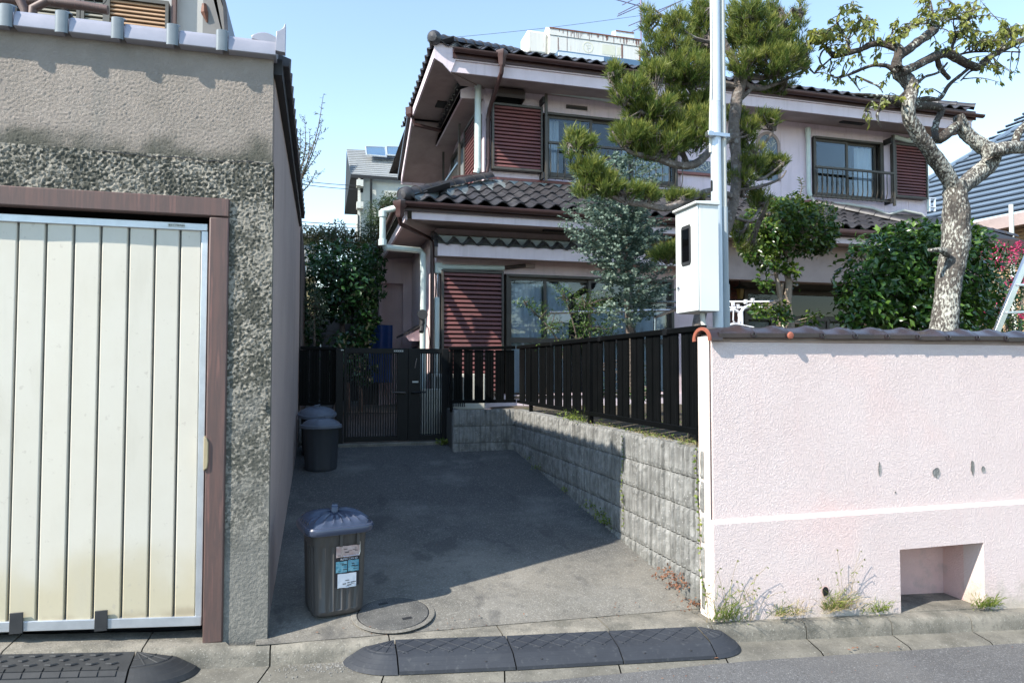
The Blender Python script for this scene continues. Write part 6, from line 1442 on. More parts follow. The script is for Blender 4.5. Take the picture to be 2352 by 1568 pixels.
for cx, cy, rx, ry, Y, cnt in PADS:
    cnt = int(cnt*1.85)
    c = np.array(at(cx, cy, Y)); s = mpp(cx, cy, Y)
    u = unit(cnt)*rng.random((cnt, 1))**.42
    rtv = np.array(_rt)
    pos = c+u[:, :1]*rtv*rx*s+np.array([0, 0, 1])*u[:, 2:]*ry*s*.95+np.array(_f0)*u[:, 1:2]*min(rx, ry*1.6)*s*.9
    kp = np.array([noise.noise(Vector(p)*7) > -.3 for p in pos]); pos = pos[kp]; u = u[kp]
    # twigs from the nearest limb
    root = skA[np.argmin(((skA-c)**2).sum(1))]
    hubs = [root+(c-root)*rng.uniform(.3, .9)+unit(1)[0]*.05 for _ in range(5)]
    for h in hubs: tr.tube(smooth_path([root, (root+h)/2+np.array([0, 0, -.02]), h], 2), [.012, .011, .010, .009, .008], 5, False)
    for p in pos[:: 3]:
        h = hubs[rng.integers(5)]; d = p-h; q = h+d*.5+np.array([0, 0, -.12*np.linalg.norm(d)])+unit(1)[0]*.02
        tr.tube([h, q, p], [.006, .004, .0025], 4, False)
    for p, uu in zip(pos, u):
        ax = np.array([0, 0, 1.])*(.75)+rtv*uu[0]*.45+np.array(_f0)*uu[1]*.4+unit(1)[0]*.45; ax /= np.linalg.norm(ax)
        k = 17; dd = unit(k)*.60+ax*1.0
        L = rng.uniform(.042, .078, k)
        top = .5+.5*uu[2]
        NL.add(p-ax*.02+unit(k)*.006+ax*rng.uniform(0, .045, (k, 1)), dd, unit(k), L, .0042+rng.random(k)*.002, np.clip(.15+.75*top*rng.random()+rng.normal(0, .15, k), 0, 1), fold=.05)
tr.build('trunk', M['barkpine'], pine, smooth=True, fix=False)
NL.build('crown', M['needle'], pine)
# ------------------------------------------------------------------ PLUM
def c3(u, v): return (1543.4+u*.3438, v*.3438)
QY = 5.0; plum = thing('plum_tree', 'old gnarled plum tree with lichen-covered forked trunk and drooping yellow-green leaves', 'plum tree', (at(2170, 760, QY).x, QY, .95))
tb1 = MB(); tb2 = MB(); psk = []
def pb(pts, dy=None, n=12, r=.07, k=4):
    P = []; Rd = []
    for i, (u, v, wd) in enumerate(pts):
        x, y = c3(u, v); Yy = QY+(dy[i] if dy else .10*math.sin(u*.006+v*.004)); P.append(at(x, y, Yy)); Rd.append(wd*.3438*mpp(x, y, Yy)/2)
    Q = smooth_path(P, k); RR = []
    for i in range(len(P)-1): RR += [Rd[i]+(Rd[i+1]-Rd[i])*j/k for j in range(k)]
    RR.append(Rd[-1]); 
    nn_ = n if Rd[0] > .02 else 6; tb = tb1 if pts[0][1] > 520 and pts[0][2] > 50 else tb2
    # knobbly bark: displace the ring vertices
    v0 = len(tb.v); tb.tube(Q, RR, nn_)
    for i in range(v0, len(tb.v)):
        v = Vector(tb.v[i]); a = .010*min(1, Rd[0]/.06); h = noise.fractal(v*16, 1, 2, 3)*a+noise.noise(v*45)*a*.5; j = (i-v0)//nn_
        if j < len(Q): v = v+(v-Q[j]).normalized()*h
        tb.v[i] = tuple(v)
    psk.extend(Q); return Q
pb([(1815, 2290, 175), (1815, 2215, 165), (1830, 2070, 160), (1840, 1960, 150), (1850, 1860, 155), (1870, 1760, 165), (1895, 1640, 168), (1900, 1520, 168), (1900, 1431, 165), (1893, 1330, 145), (1890, 1270, 140), (1885, 1220, 130)], [0]*12, 22)
pb([(1895, 1290, 95), (1850, 1190, 100), (1760, 1060, 102), (1660, 920, 95), (1590, 800, 85), (1578, 700, 85), (1600, 600, 88), (1570, 540, 92), (1520, 490, 90), (1490, 440, 70)], [0, -.02, -.05, -.08, -.1, -.1, -.08, -.05, 0, 0], 16)
pb([(1500, 460, 75), (1505, 400, 65), (1520, 350, 66), (1500, 318, 55), (1400, 292, 42), (1330, 300, 36), (1250, 335, 35), (1150, 360, 36), (1080, 372, 34), (1020, 310, 24), (960, 265, 14), (935, 290, 8)])
pb([(1515, 380, 60), (1580, 330, 60), (1660, 270, 58), (1740, 210, 62), (1765, 185, 50)]); 
pb([(1530, 480, 60), (1600, 455, 55), (1700, 405, 55), (1790, 365, 58), (1850, 360, 62), (1920, 400, 55), (2000, 440, 55), (2055, 448, 50), (2100, 400, 42), (2180, 350, 42), (2280, 295, 42), (2400, 250, 34), (2500, 220, 26)])
pb([(1770, 390, 34), (1790, 450, 34), (1850, 525, 26)]); pb([(1860, 350, 24), (1880, 290, 20), (1905, 235, 14), (1960, 190, 10)]); pb([(1910, 370, 18), (1990, 350, 14), (2130, 345, 10), (2230, 340, 8)])
pb([(1500, 480, 40), (1430, 440, 28), (1340, 440, 22), (1250, 470, 20), (1180, 500, 18), (1090, 520, 14), (1050, 480, 8)]); pb([(1600, 600, 26), (1680, 520, 20), (1780, 485, 18), (1840, 420, 12)]); pb([(1480, 690, 14), (1560, 610, 16), (1600, 590, 18)])
pb([(1890, 1310, 85), (1950, 1240, 105), (2040, 1165, 112), (2120, 1095, 115), (2130, 1020, 110), (2060, 970, 95), (1985, 910, 88), (1935, 840, 80), (1915, 770, 62)], [0, .02, .05, .05, .05, .08, .1, .1, .1], 16)
pb([(1925, 830, 50), (1890, 850, 60), (1830, 900, 70), (1780, 930, 66), (1755, 890, 40), (1765, 820, 38), (1800, 745, 46), (1770, 715, 50), (1690, 705, 55), (1600, 705, 58), (1520, 690, 56), (1450, 665, 46), (1380, 645, 30), (1280, 632, 20), (1180, 628, 10)], [.1, .08, .05, .05, .08, .1, .12, .1, .05, 0, -.05, -.08, -.1, -.1, -.1])
pb([(1640, 668, 30), (1700, 660, 32), (1770, 665, 26), (1800, 650, 28), (1850, 570, 26), (1920, 510, 22), (1985, 458, 18)]); pb([(2100, 1010, 90), (2180, 1000, 90), (2260, 985, 86), (2352, 985, 84), (2470, 960, 80)]); pb([(2290, 970, 50), (2310, 900, 50), (2345, 850, 44), (2400, 800, 40)])
pb([(1085, 372, 12), (1030, 420, 12), (950, 492, 10)]); pb([(1185, 335, 18), (1170, 270, 18), (1130, 200, 14), (1100, 140, 12), (1130, 90, 8), (1190, 70, 5)]); pb([(1175, 270, 12), (1210, 200, 10), (1260, 140, 8), (1340, 130, 5)]); pb([(1180, 510, 14), (1225, 560, 13), (1258, 612, 8)]); pb([(1230, 510, 12), (1320, 550, 14), (1380, 580, 12), (1410, 622, 7)])
pb([(1755, 195, 16), (1790, 145, 14), (1860, 132, 10), (1980, 132, 6)]); pb([(1755, 180, 14), (1745, 100, 12), (1725, 0, 10), (1710, -60, 8)]); pb([(1900, 235, 10), (1880, 150, 8), (1900, 60, 6)]); pb([(1450, 300, 14), (1455, 250, 10), (1480, 215, 6)]); pb([(1550, 225, 8), (1640, 165, 8), (1740, 160, 10)])
pb([(1440, 660, 30), (1400, 720, 22), (1370, 770, 18), (1395, 850, 8)]); pb([(1400, 720, 14), (1340, 715, 10), (1290, 745, 6)]); pb([(1720, 1520, 30), (1760, 1668, 26)], None) if False else pb([(1840, 1690, 60), (1790, 1670, 34), (1730, 1672, 26), (1712, 1665, 18)]); pb([(2200, 330, 20), (2300, 240, 14), (2360, 200, 10)]); pb([(2060, 445, 16), (1990, 480, 12), (1930, 540, 10)])
pb([(2180, 350, 12), (2250, 300, 10), (2320, 330, 8)]); pb([(2090, 400, 12), (2200, 350, 10), (2330, 350, 8)]); pb([(1085, 365, 20), (1020, 330, 14), (985, 400, 10), (1020, 460, 6)])
PLV = Leaves(); pA = np.array([list(v) for v in psk])
CL = [(1180, 45, 95, 30, 40), (1240, 190, 100, 80, 70), (1330, 200, 40, 70, 24), (1050, 190, 80, 60, 60), (940, 230, 50, 45, 40), (890, 310, 40, 35, 24), (815, 410, 45, 35, 22), (1080, 270, 100, 50, 36), (1140, 310, 80, 40, 24), (1190, 385, 70, 40, 24), (1370, 375, 30, 25, 14), (1260, 500, 60, 30, 10), (1030, 470, 60, 40, 12), (1130, 540, 60, 25, 14), (1420, 300, 60, 25, 10),
      (1660, 80, 40, 50, 22), (1740, 90, 60, 60, 34), (1800, 140, 120, 60, 40), (1900, 60, 70, 50, 36), (2050, 40, 60, 50, 24), (1560, 195, 70, 40, 40), (1490, 235, 40, 30, 18), (2000, 180, 100, 50, 60), (2100, 240, 110, 50, 70), (1980, 250, 60, 40, 30), (2250, 160, 90, 50, 50), (2250, 240, 90, 50, 50), (1800, 310, 55, 30, 22), (1870, 250, 50, 40, 18), (2150, 330, 40, 60, 16), (2160, 450, 50, 60, 16), (2210, 520, 50, 60, 16), (2280, 500, 40, 60, 18), (2330, 240, 60, 60, 40), (1700, 600, 30, 20, 5), (1640, 560, 40, 40, 6),
      (1345, 720, 70, 30, 14), (1440, 690, 30, 60, 12), (1340, 800, 40, 25, 5), (1530, 640, 30, 25, 8), (1500, 130, 40, 25, 6), (1400, 540, 40, 30, 8), (1650, 10, 60, 30, 12), (2000, 0, 60, 30, 12), (1800, 20, 60, 20, 10)]
for u, v, ru, rv, cnt in CL:
    for q in range(max(2, int(cnt/3.8))):
        x, y = c3(u+rng.uniform(-ru, ru)*.8, v+rng.uniform(-rv, rv)*.8); c = np.array(at(x, y, QY+rng.uniform(-.22, .22)))
        r0_ = pA[np.argmin(((pA-c)**2).sum(1)+rng.random(len(pA))*.01)]
        if np.linalg.norm(c-r0_) > .55: r0_ = c+unit(1)[0]*.15+np.array([0, 0, .1])
        mid = (r0_+c)/2+unit(1)[0]*.03+np.array([0, 0, .03]); S = smooth_path([r0_, mid, c], 4)
        tb2.tube(S, [.0055*(1-i/len(S))+.0014 for i in range(len(S))], 4, False)
        k = 6+rng.integers(4); idx = rng.integers(len(S)//3, len(S), k); base = np.array([list(S[i]) for i in idx])+unit(k)*.008
        dd = unit(k)*.75+np.array([0, 0, -.85]); light = rng.random()
        PLV.add(base, dd, unit(k), rng.uniform(.045, .075, k), rng.uniform(.020, .033, k), np.clip(.15+.75*light*rng.random(k)+.1, 0, 1), fold=.18)
for q in range(150):  # spiky side twigs
    p = pA[rng.integers(60, len(pA))]; d = unit(1)[0]; d[2] = abs(d[2])*.6; e = p+d*rng.uniform(.04, .14); tb2.tube([p, (p+e)/2+unit(1)[0]*.008, e], [.004, .003, .001], 4, False)
tb1.build('trunk', M['barkplum'], plum, smooth=True, fix=False); tb2.build('branches', M['barkdark'], plum, smooth=True, fix=False)['kind'] = 'stuff'; PLV.build('crown', M['plumleaf'], plum)
# ------------------------------------------------------------------ generic shrub from ellipsoids
def shrub(name, label, cat, base, blobs, mt, L, W, bark, stems, per, up=.3, droop=0, out=.8, parent=None, group=None, vtop=.5, cname='crown', gap=-.12, shell=.42, fold=.2, stemname='trunk', twigs=.25):
    t = thing(name, label, cat, base, group); tm = MB(); A = []
    for pts, rad in stems: S = limb(tm, pts, rad, 10, 4, .05); A += [list(p) for p in S]
    A = np.array(A); LV = Leaves(); rtv = np.array(_rt); f0 = np.array(_f0)
    for cx, cy, rx, ry, Y, cnt, dep in blobs:
        c = np.array(at(cx, cy, Y)); s = mpp(cx, cy, Y); n = int(cnt*per); u = unit(n); rr = rng.random((n, 1))**shell
        lump = 1+.26*np.array([[noise.noise(Vector(v*3.0)+Vector(c))] for v in u]); rr = rr*lump
        pos = c+(u[:, :1]*rtv*rx*s+u[:, 1:2]*f0*dep+u[:, 2:]*np.array([0, 0, 1])*ry*s)*rr
        kp = np.array([noise.noise(Vector(p)*6.5+Vector((3, 1, 7))) > gap-.2*rng.random() for p in pos]); pos = pos[kp]; u = u[kp]; n = len(pos)
        nrm = u*out+np.array([0, 0, up])+unit(n)*.5
        d = np.cross(nrm, unit(n)); d += u*.35+np.array([0, 0, -droop]); 
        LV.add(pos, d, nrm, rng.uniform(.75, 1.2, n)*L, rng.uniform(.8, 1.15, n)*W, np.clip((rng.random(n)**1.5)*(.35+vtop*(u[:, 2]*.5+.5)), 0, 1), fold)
        hub = A[np.argmin(((A-c)**2).sum(1))]
        for i in range(int(n*.02*twigs*4)+2):
            p = pos[rng.integers(n)]; q = (hub+p)/2+unit(1)[0]*.04; tm.tube([hub, q, p], [.010, .006, .002], 5, False)
    tm.build(stemname, bark, t, smooth=True, fix=False); LV.build(cname, mt, t); return t
# camellia hedge
hb = []
for cx, cy, rx, ry, Y, n, dp in ((2000, 640, 70, 110, 5.9, 900, .40), (2100, 620, 90, 105, 5.9, 1500, .5), (2200, 625, 85, 112, 6.0, 1300, .5), (2060, 700, 110, 90, 5.8, 1300, .4), (2240, 700, 55, 100, 6.1, 900, .4), (1975, 700, 48, 80, 5.8, 600, .35), (2150, 720, 120, 80, 5.8, 1100, .4), (2080, 560, 80, 48, 6.0, 700, .4), (2180, 560, 80, 48, 6.1, 700, .4), (2110, 650, 140, 100, 6.2, 900, .3)):
    hb.append((cx, cy, rx, ry, Y, n, dp))
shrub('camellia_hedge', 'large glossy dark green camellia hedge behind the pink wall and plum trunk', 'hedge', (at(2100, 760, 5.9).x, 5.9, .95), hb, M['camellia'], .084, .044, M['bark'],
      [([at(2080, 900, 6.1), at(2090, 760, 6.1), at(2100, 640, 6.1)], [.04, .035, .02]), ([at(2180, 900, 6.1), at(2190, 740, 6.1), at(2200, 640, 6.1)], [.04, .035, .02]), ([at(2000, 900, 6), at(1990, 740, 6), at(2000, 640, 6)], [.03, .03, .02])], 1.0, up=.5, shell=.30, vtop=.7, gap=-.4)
# small tree with the rounded crown
OY = 6.0
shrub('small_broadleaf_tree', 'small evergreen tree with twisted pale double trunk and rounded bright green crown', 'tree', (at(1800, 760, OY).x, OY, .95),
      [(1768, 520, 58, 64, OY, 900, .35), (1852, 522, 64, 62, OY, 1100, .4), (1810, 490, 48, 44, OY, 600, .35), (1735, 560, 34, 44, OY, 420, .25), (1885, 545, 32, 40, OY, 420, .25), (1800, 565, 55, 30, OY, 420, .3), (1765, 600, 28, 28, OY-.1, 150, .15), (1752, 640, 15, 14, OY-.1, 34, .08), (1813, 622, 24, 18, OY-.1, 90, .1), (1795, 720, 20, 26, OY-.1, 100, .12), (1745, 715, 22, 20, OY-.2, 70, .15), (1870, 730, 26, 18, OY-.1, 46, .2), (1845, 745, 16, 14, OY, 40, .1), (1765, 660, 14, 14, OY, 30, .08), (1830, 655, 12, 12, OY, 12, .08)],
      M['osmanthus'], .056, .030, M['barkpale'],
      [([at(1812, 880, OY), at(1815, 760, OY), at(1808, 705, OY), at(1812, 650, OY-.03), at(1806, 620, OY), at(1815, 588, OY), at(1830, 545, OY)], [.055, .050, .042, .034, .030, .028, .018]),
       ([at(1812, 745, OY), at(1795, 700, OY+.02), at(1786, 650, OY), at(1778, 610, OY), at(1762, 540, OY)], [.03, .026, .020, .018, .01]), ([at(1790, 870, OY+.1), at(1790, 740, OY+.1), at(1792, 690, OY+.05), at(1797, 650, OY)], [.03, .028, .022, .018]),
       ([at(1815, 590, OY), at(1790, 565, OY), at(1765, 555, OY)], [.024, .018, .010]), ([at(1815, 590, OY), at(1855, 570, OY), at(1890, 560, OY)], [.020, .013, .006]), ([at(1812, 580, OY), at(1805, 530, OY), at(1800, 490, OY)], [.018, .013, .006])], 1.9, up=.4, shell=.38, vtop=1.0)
sp = Leaves(); tm = MB()
S = smooth_path([at(1838, 480, OY), at(1836, 455, OY), at(1842, 430, OY), at(1838, 412, OY)], 4); tm.tube(S, .005, 5)
for i in range(2, len(S)): sp.add(np.array([list(S[i])]*2), np.array([[1, 0, .5], [-1, .2, .5]])+unit(2)*.3, np.array([[0, 0, 1.]]*2)+unit(2)*.3, .05, .024, rng.random(2)*.5+.3)
tro = [o for o in bpy.data.objects if o.name.startswith('small_broadleaf_tree')][0]
tm.build('top_shoot', M['bark'], tro, fix=False); sp.build('top_shoot_leaves', M['osmanthus'], tro)
# ------------------------------------------------------------------ eucalyptus: round leaves in pairs along arching twigs
EYY = 7.0
eu = thing('eucalyptus_tree', 'young blue-green eucalyptus with small round leaves in front of the house windows', 'eucalyptus', (at(1445, 800, EYY).x, EYY, .95))
tm = MB(); LE = Leaves(); tru = smooth_path([at(1450, 900, EYY), at(1444, 760, EYY), at(1440, 700, EYY), at(1436, 620, EYY), at(1442, 540, EYY), at(1430, 470, EYY), at(1420, 400, EYY), at(1400, 360, EYY)], 6)
tm.tube(tru, [.030*(1-i/len(tru))+.006 for i in range(len(tru))], 9)
tt = [v for v in tru[6:]]
ENV = [(1420, 400, 105, 48), (1400, 450, 100, 50), (1390, 510, 105, 50), (1450, 520, 95, 60), (1440, 580, 90, 60), (1400, 560, 90, 50), (1470, 640, 80, 60), (1440, 690, 80, 55), (1400, 620, 45, 30)]
WT = [150, 110, 140, 120, 130, 95, 90, 60, 16]
for (cx, cy, rx, ry), cnt in zip(ENV, WT):
    for q in range(cnt):
        a = rng.random()*6.28; rr = rng.random()**.38*1.08; e = np.array(at(cx+math.cos(a)*rx*rr, cy+math.sin(a)*ry*rr, EYY+rng.uniform(-.5, .5)))
        b = np.array(list(min(tt, key=lambda v: (Vector(e)-v).length-.3*(Vector(e).z-v.z)))); b = b+(e-b)*rng.uniform(.35, .75)
        d = e-b; n_ = np.linalg.norm(d); 
        if n_ > .28: b = e-d/n_*.28; d = e-b; n_ = .28
        mid = b+d*.5+np.array([0, 0, .03]); S = smooth_path([b, mid, e], 4); 
        if q % 2: tm.tube(S, .0022, 3, False)
        P = np.array([list(v) for v in S]); k = len(P); tang = (e-b)/max(n_, 1e-6); side = np.cross(tang, [0, 0, 1])
        for sg in (1, -1):
            LE.add(P+unit(k)*.006, side*sg+unit(k)*.55+tang*.25, unit(k)*.8+np.array([0, -.3, .6]), rng.uniform(.026, .042, k), rng.uniform(.024, .036, k), rng.random(k), .1)
tm.build('trunk', M['bark'], eu, smooth=True, fix=False); LE.build('crown', M['euca'], eu)
# nandina
shrub('nandina_shrub', 'light green feathery shrub in front of the ground floor window left of the eucalyptus', 'shrub', (at(1330, 800, 7.3).x, 7.3, .95),
      [(1210, 695, 34, 12, 7.3, 90, .15), (1240, 710, 30, 16, 7.3, 90, .15), (1265, 745, 40, 26, 7.3, 170, .2), (1300, 680, 34, 20, 7.3, 120, .2), (1340, 700, 46, 34, 7.3, 330, .25), (1350, 745, 60, 30, 7.3, 330, .3), (1395, 760, 30, 20, 7.3, 110, .2), (1285, 660, 24, 9, 7.3, 40, .1), (1390, 700, 26, 30, 7.2, 110, .2), (1320, 790, 90, 30, 7.3, 200, .3), (1470, 860, 30, 40, 7, 120, .2)],
      M['nandina'], .042, .013, M['bark'], [([at(1330, 900, 7.3), at(1325, 780, 7.3), at(1300, 690, 7.3)], [.012, .01, .004]), ([at(1350, 900, 7.3), at(1355, 780, 7.3), at(1350, 700, 7.3)], [.012, .01, .004]), ([at(1310, 900, 7.3), at(1280, 780, 7.3), at(1205, 695, 7.3)], [.012, .01, .004])], 1.6, up=.7, shell=.5, vtop=.7, stemname='stems', cname='foliage')
# crape myrtle
cm_ = shrub('crape_myrtle', 'crape myrtle with magenta flower clusters at the right edge behind the ladder', 'flowering shrub', (at(2310, 760, 7.5).x, 7.5, .95),
      [(2290, 590, 50, 34, 7.5, 500, .4), (2330, 640, 40, 60, 7.6, 600, .4), (2300, 700, 44, 50, 7.5, 600, .4), (2270, 640, 26, 40, 7.6, 200, .3), (2340, 740, 40, 40, 7.3, 400, .3), (2255, 740, 26, 30, 7.4, 200, .3)],
      M['dkleaf'], .05, .026, M['barkpale'], [([at(2310, 880, 7.5), at(2315, 740, 7.5), at(2305, 620, 7.5)], [.03, .025, .012]), ([at(2330, 880, 7.5), at(2345, 720, 7.5), at(2350, 600, 7.5)], [.03, .025, .012])], 1.3, vtop=.8)
FL = Leaves()
for x, y, r in ((2254, 582, 12), (2282, 575, 12), (2300, 562, 14), (2265, 600, 8), (2310, 590, 20), (2326, 575, 16), (2345, 572, 14), (2288, 600, 14), (2330, 595, 14), (2296, 612, 10), (2320, 650, 13), (2330, 662, 9), (2290, 690, 16), (2275, 695, 12), (2298, 702, 8), (2262, 715, 6), (2300, 715, 7), (2350, 645, 10), (2348, 725, 8), (2340, 560, 8)):
    n = 40; c = np.array(at(x, y, 7.15)); s = mpp(x, y, 7.15); u = unit(n)*rng.random((n, 1))**.4; FL.add(c+u*r*s, unit(n), unit(n), .026, .022)
FL.build('flowers', M['flower'], cm_, 'stuff')
# ------------------------------------------------------------------ shrubs behind the gate and in the background
shrub('dark_climbing_shrub', 'tall dark leafy shrub above the gate between garage and house', 'shrub', (at(800, 800, 11.5).x, 11.5, .8),
      [(790, 610, 70, 60, 11.6, 1000, .7), (820, 660, 62, 60, 11.4, 900, .6), (760, 640, 60, 60, 11.8, 800, .7), (800, 700, 60, 45, 11.5, 700, .5), (740, 700, 40, 50, 11.6, 500, .5), (845, 730, 26, 30, 11.3, 260, .3), (830, 775, 34, 26, 11.2, 260, .3), (730, 600, 30, 40, 12, 300, .5), (860, 620, 22, 36, 12, 200, .3), (785, 820, 40, 60, 10.4, 420, .3), (830, 850, 30, 40, 10.2, 200, .3), (720, 760, 26, 36, 11.4, 200, .4), (860, 590, 26, 30, 12.4, 200, .3)],
      M['dkleaf'], .095, .05, M['bark'], [([at(800, 950, 11.2), at(790, 800, 11.4), at(780, 680, 11.5)], [.05, .045, .03]), ([at(830, 950, 11.2), at(820, 780, 11.4), at(830, 680, 11.5)], [.04, .035, .02]), ([at(765, 940, 10.4), at(790, 820, 10.4)], [.02, .012])], 1.2, shell=.35)
shrub('bright_clump_shrub', 'bluish green fine-leaved clump against the dark slope just right of the garage wall', 'shrub', (at(722, 780, 10.5).x, 10.5, .8), [(722, 690, 24, 40, 10.5, 700, .25), (714, 735, 22, 40, 10.4, 400, .25), (735, 710, 22, 36, 10.6, 300, .25)], M['twigleaf'], .05, .014, M['bark'], [([at(722, 850, 10.5), at(722, 700, 10.5)], [.02, .01])], 1.0, stemname='stems', cname='foliage')
shrub('conifer', 'rounded green conifer below the distant grey-roofed house', 'conifer', (at(870, 560, 16).x, 16, 1), [(875, 500, 40, 38, 16, 1500, .9), (850, 540, 30, 34, 15.6, 900, .6), (905, 470, 26, 26, 16, 700, .6), (840, 580, 30, 30, 15, 500, .5), (890, 455, 14, 14, 16, 100, .3)], M['conifer'], .09, .02, M['bark'], [([at(870, 640, 16), at(872, 480, 16)], [.08, .03])], 1.6, up=1)
shrub('reddish_roof_vine', 'low olive and reddish foliage along the top of the slope left of the conifer', 'vine', (at(770, 560, 15).x, 15, 2.5), [(735, 545, 40, 16, 15.5, 600, .5), (775, 545, 40, 22, 15, 700, .5), (815, 560, 30, 22, 14.6, 500, .5), (715, 530, 26, 8, 16, 160, .4), (760, 570, 60, 20, 14.5, 500, .5)], mat('olive_leaf', (.05, .07, .015), (.16, .11, .04), var=1, transl=.3), .08, .03, M['bark'], [([at(770, 640, 15), at(770, 550, 15)], [.05, .02])], 1.3, stemname='stems', cname='foliage')
# airy twig sprays
def spray(name, label, cat, root, tips, mt, L, W, Y, group=None, r=.008, nl=14, sub=5):
    t = thing(name, label, cat, tuple(root), group); tm = MB(); LV = Leaves(); root = Vector(root)
    for tx, ty in tips:
        e = at(tx, ty, Y+random.uniform(-.2, .2)); mid = root.lerp(e, .55)+Vector((random.uniform(-.08, .08), 0, .02)); S = smooth_path([root, mid, e], 8); n = len(S)
        tm.tube(S, [r*(1-i/n)+.0018 for i in range(n)], 5, False)
        for i in range(n//4, n):
            if random.random() < .5 and i < n-2:
                d = Vector((random.uniform(-1, 1), random.uniform(-.5, .5), random.uniform(.2, 1)))*random.uniform(.05, .16)*(1 if sub else 0); q = S[i]+d; tm.tube([S[i], q], [.0025, .0012], 4, False)
                P = np.array([list(S[i].lerp(q, f)) for f in (.3, .5, .7, .85, 1)]); LV.add(P, unit(5)+np.array(list(d.normalized())), unit(5), L, W)
            P = np.array([list(S[i])]*3); LV.add(P, unit(3)*.8+np.array([0, 0, .4]), unit(3), rng.uniform(.7, 1.1, 3)*L, W)
    tm.build('twigs', M['bark'], t, fix=False); LV.build('foliage', mt, t); return t
random.seed(8)
spray('twig_shrub', 'thin leafy shoots rising above the garage side roof against the sky', 'shrub', at(665, 470, 9.3), [(743, 218), (735, 350), (712, 300), (700, 270), (738, 290), (725, 395), (690, 350), (705, 330), (720, 330), (690, 300)], M['twigleaf'], .045, .014, 9.3, r=.01)
spray('young_tree', 'sparse leafy treetop poking above the olive foliage against the sky', 'tree', at(780, 590, 14.5), [(770, 508), (790, 515), (750, 525), (810, 530), (735, 520), (765, 530), (800, 540), (780, 520), (820, 535), (745, 540)], M['twigleaf'], .07, .03, 14.5, r=.015)
# ------------------------------------------------------------------ weeds, vines, litter
def blades(LV, p, n, h, w=.006, lean=(0, -.3), spread=.6):
    base = np.array([list(p)]*n)+rng.normal(size=(n, 3))*[.03, .012, 0]; d = np.stack([rng.normal(0, spread, n)+lean[0], rng.normal(0, spread*.6, n)+lean[1], np.ones(n)], 1)
    L = h*rng.uniform(.5, 1.1, n); LV.add(base, d, unit(n), L*.6, w); dd = d/np.linalg.norm(d, axis=1, keepdims=True)
    LV.add(base+dd*(L*.55)[:, None], d+np.stack([rng.normal(0, .5, n), rng.normal(0, .3, n)-.1, -rng.random(n)*.9], 1), unit(n), L*.5, w*.8)
def leafy(LV, p, n, r, L=.014):
    base = np.array([list(p)]*n)+rng.normal(size=(n, 3))*[r, r*.4, r*.35]+[0, 0, r*.3]; LV.add(base, unit(n)+np.array([0, -.2, .5]), unit(n)*.6+np.array([0, -.3, 1]), L*rng.uniform(.7, 1.5, n), L*.6)
WD = [(1655, 1425, 36, .24, 'tall bright green grass tuft at the pink wall corner'), (1800, 1412, 30, .12, 'straggly dry and green weeds at the foot of the pink wall'), (1925, 1400, 46, .17, 'tall dry seed-headed weeds right of the weep hole'), (2010, 1405, 36, .10, 'low green weeds just left of the wall recess'), (2265, 1393, 70, .11, 'bright green grass tuft at the right side of the wall recess'), (1700, 1428, 14, .16, 'small thin grass tuft right of the wall corner')]
for x, y, n, h, lb in WD:
    t = thing('weed_tuft', lb, 'weeds', tuple(at(x, y, 3.75)), 'weeds along the foot of the pink wall'); a = Leaves(); b = Leaves(); p0 = at(x, y, 3.75)
    for k in range(5): blades(a, p0+Vector((random.uniform(-.08, .08), random.uniform(-.015, .01), 0)), n//3, h, .0055)
    leafy(a, p0, n, .05 if 'tall bright' not in lb else .02)
    if 'dry' in lb:
        for k in range(6): blades(b, p0+Vector((random.uniform(-.13, .13), random.uniform(-.02, 0), 0)), n//4, h*1.1, .004, spread=.7)
        for k in range(6):
            q = p0+Vector((random.uniform(-.15, .15), -.03, 0)); blades(b, q, 4, .10, .004, lean=(0, -1.5), spread=.4)
    o = a.build('blades', M['weed'], t, 'stuff')
    if b.P: b.build('dry_stalks', M['straw'], t)
    if h > .14:
        s_ = MB(); hd = Leaves()
        for k in range(7):
            q = p0+Vector((random.uniform(-.1, .1), 0, 0)); e = q+Vector((random.uniform(-.12, .22), -.03, random.uniform(.15, .40))); S = smooth_path([q, q.lerp(e, .5)+Vector((0, 0, .05)), e], 5); s_.tube(S, .0012, 4, False)
            hd.add(np.array([list(S[-1])]*5), unit(5)*.4+np.array([.4, 0, -.6]), unit(5), .018, .006); hd.add(np.array([list(S[len(S)//2])]*2), unit(2), unit(2), .03, .008)
        s_.build('seed_stalks', M['straw'], t, fix=False); hd.build('seed_heads', M['weed'], t, 'stuff')
# small greens along the block wall base and on top of it
t = thing('weed_patch', 'green weeds growing at the foot of the block wall where the shadow ends', 'weeds', tuple(atX(1385, 1190, 2.29))); a = Leaves()
for x, y, n, r in ((1360, 1165, 60, .05), (1385, 1185, 140, .06), (1400, 1200, 90, .05), (1300, 1125, 30, .03), (1240, 1075, 40, .05), (1215, 1055, 16, .03)): leafy(a, atX(x, y, 2.285), n, r, .022)
a.build('foliage', M['weed'], t)
t = thing('reddish_weeds', 'withered red-brown weeds against the near end of the block wall', 'weeds', tuple(atX(1540, 1330, 2.27))); a = Leaves()
for x, y in ((1530, 1310), (1545, 1325), (1560, 1335), (1572, 1350), (1520, 1330), (1548, 1345), (1600, 1390)): leafy(a, atX(x, y, 2.27), 34, .035, .02)
a.build('foliage', M['deadleaf'], t)
t = thing('gate_grass', 'small bright grass tuft where the gate meets the block wall', 'weeds', (1.52, 8.5, .54)); a = Leaves(); leafy(a, (1.50, 8.62, .565), 120, .05, .03); a.build('blades', M['weed'], t, 'stuff')
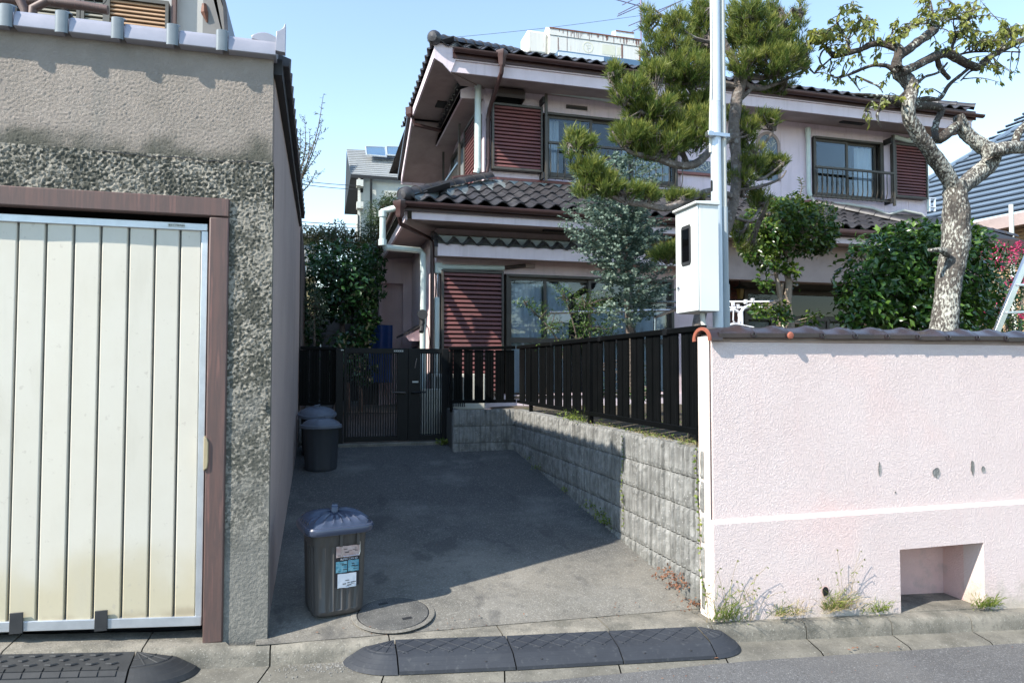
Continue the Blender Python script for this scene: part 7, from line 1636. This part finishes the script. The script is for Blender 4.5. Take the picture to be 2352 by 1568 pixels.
# vine creeping up the wall joint
t = thing('creeping_vine', 'thin vine with small leaves climbing the joint between block wall and pink wall', 'vine', (2.29, 3.92, 0)); a = Leaves(); tm = MB()
S = [Vector((2.294, 3.93-.02*math.sin(z*5)-(.11 if z < .25 else 0)*(1-z/.25), z)) for z in [i*.035 for i in range(2, 29)]]; tm.tube(S, .0022, 4)
for p in S: a.add(np.array([list(p)]*2), unit(2)*.7+np.array([-.5, -.3, .1]), unit(2)*.4+np.array([-1, -.5, .3]), rng.uniform(.014, .034, 2), .018)
S = [Vector((2.294, atX(1432, 1100, 2.3).y+.02*math.sin(z*13), z)) for z in [i*.03 for i in range(9, 33)]]; tm.tube(S, .002, 4)
for p in S: a.add(np.array([list(p)]*3), unit(3)*.8+np.array([-.4, 0, -.2]), unit(3)*.4+np.array([-1, -.3, .2]), rng.uniform(.012, .026, 3), .014)
tm.build('stem', M['bark'], t); a.build('foliage', M['weed'], t)
t = thing('wall_top_grass', 'dry grass and green sprigs on top of the block wall under the fence rail', 'weeds', (2.36, 5.2, 1.0)); a = Leaves(); b = Leaves()
for k in range(70):
    y = 3.97+random.random()**1.4*2.6; p = (2.37+random.uniform(-.05, .06), y, .99)
    (blades if random.random() < .5 else leafy)(*((b, p, 5, .06, .003) if random.random() < .55 else (b, p, 5, .06, .003))) if False else None
    blades(b, p, 5, .07, .003, lean=(-.3, 0), spread=1.0)
    if random.random() < .6: leafy(a, (p[0], p[1], 1.0), 12, .03, .016)
for y in (6.45, 6.3, 6.1): leafy(a, (2.33, y, 1.02), 60, .06, .022)
for k in range(4): blades(a, (2.33, 6.3-.1*k, 1.0), 10, .16, .004, lean=(-.5, 0))
b.build('dry_blades', M['straw'], t); a.build('foliage', M['weed'], t)
# garden undergrowth seen between the fence slats
a = Leaves()
for k in range(700): p = (2.5+random.random()*7, 4.1+random.random()*5.2, .94); leafy(a, p, 4, .05, .022)
g_ = a.build('garden_undergrowth', M['nandina']); tag(g_, 'low green undergrowth in the garden behind the slatted fence', 'ground cover', kind='stuff')
shrub('fence_shrub', 'low mixed green shrub seen through gaps at the middle of the long slatted fence', 'shrub', (3.2, 6.3, .95), [(1470, 900, 40, 24, 6.6, 200, .3), (1400, 890, 40, 24, 6.8, 140, .3)], M['nandina'], .045, .02, M['bark'], [([Vector((3.2, 6.4, .95)), Vector((3.2, 6.4, 1.3))], [.02, .01])], 1.0, stemname='stems', cname='foliage')
# gravel by the ramp, litter on driveway
def gz(x, y):
    return dz(x, y)+.006 if y > 4.02 else (kz(x)+.004 if y > ky(x) else kz(x)-.097+.004)
me = MB().add([(-1, -.6, 0), (.8, -.8, 0), (1, .5, 0), (-.5, .9, 0), (0, .1, .9)], [(0,1,4),(1,2,4),(2,3,4),(3,0,4),(3,2,1,0)])
m = MB()
for k in range(420):
    x = random.gauss(.16, .16); y = ky(x)-.01-abs(random.gauss(0, .055)); s = random.uniform(.002, .006)
    if y < gy(x)+.02: continue
    a_ = random.random()*6.28; z = kz(x)-.098; m.add([(x+s*(p[0]*math.cos(a_)-p[1]*math.sin(a_)), y+s*(p[0]*math.sin(a_)+p[1]*math.cos(a_)), z+s*p[2]) for p in me.v], me.f)
tag(m.build('gravel_patch', M['gravel'], None), 'loose gravel scattered in the gutter beside the left end of the grey ramp', 'gravel', kind='stuff')
a = Leaves()
for k in range(90):
    x = random.uniform(-.1, 2.2); y = random.choice([random.uniform(4.0, 8.4), random.uniform(3.97, 4.1)]); 
    if random.random() < .4: x = 2.28-abs(random.gauss(0, .05))
    a.add(np.array([[x, y, gz(x, y)+.002]]), unit(1)*[1, 1, .1], np.array([[0, 0, 1.]])+unit(1)*.2, rng.uniform(.008, .022), .008)
for x, y in ((1955, 1512), (1970, 1520), (2060, 1470), (1945, 1516), (1640, 1508), (2020, 1490)):
    p = at(x, y, 3.5); q = Vector((p.x, 3.5, kz(p.x)-.092)); a.add(np.array([list(q)]), unit(1)*[1, 1, .05], np.array([[0, 0, 1.]]), .03, .014)
for k in range(50): x = random.uniform(.3, 4.6); y = gy(x)+random.uniform(-.5, .15); a.add(np.array([[x, y, kz(x)-.098]]), unit(1)*[1, 1, .05], np.array([[0, 0, 1.]])+unit(1)*.3, rng.uniform(.008, .018), .007)
tag(a.build('fallen_leaves', M['deadleaf']), 'tiny dry leaves scattered on the driveway, kerb and street', 'leaves', kind='stuff')
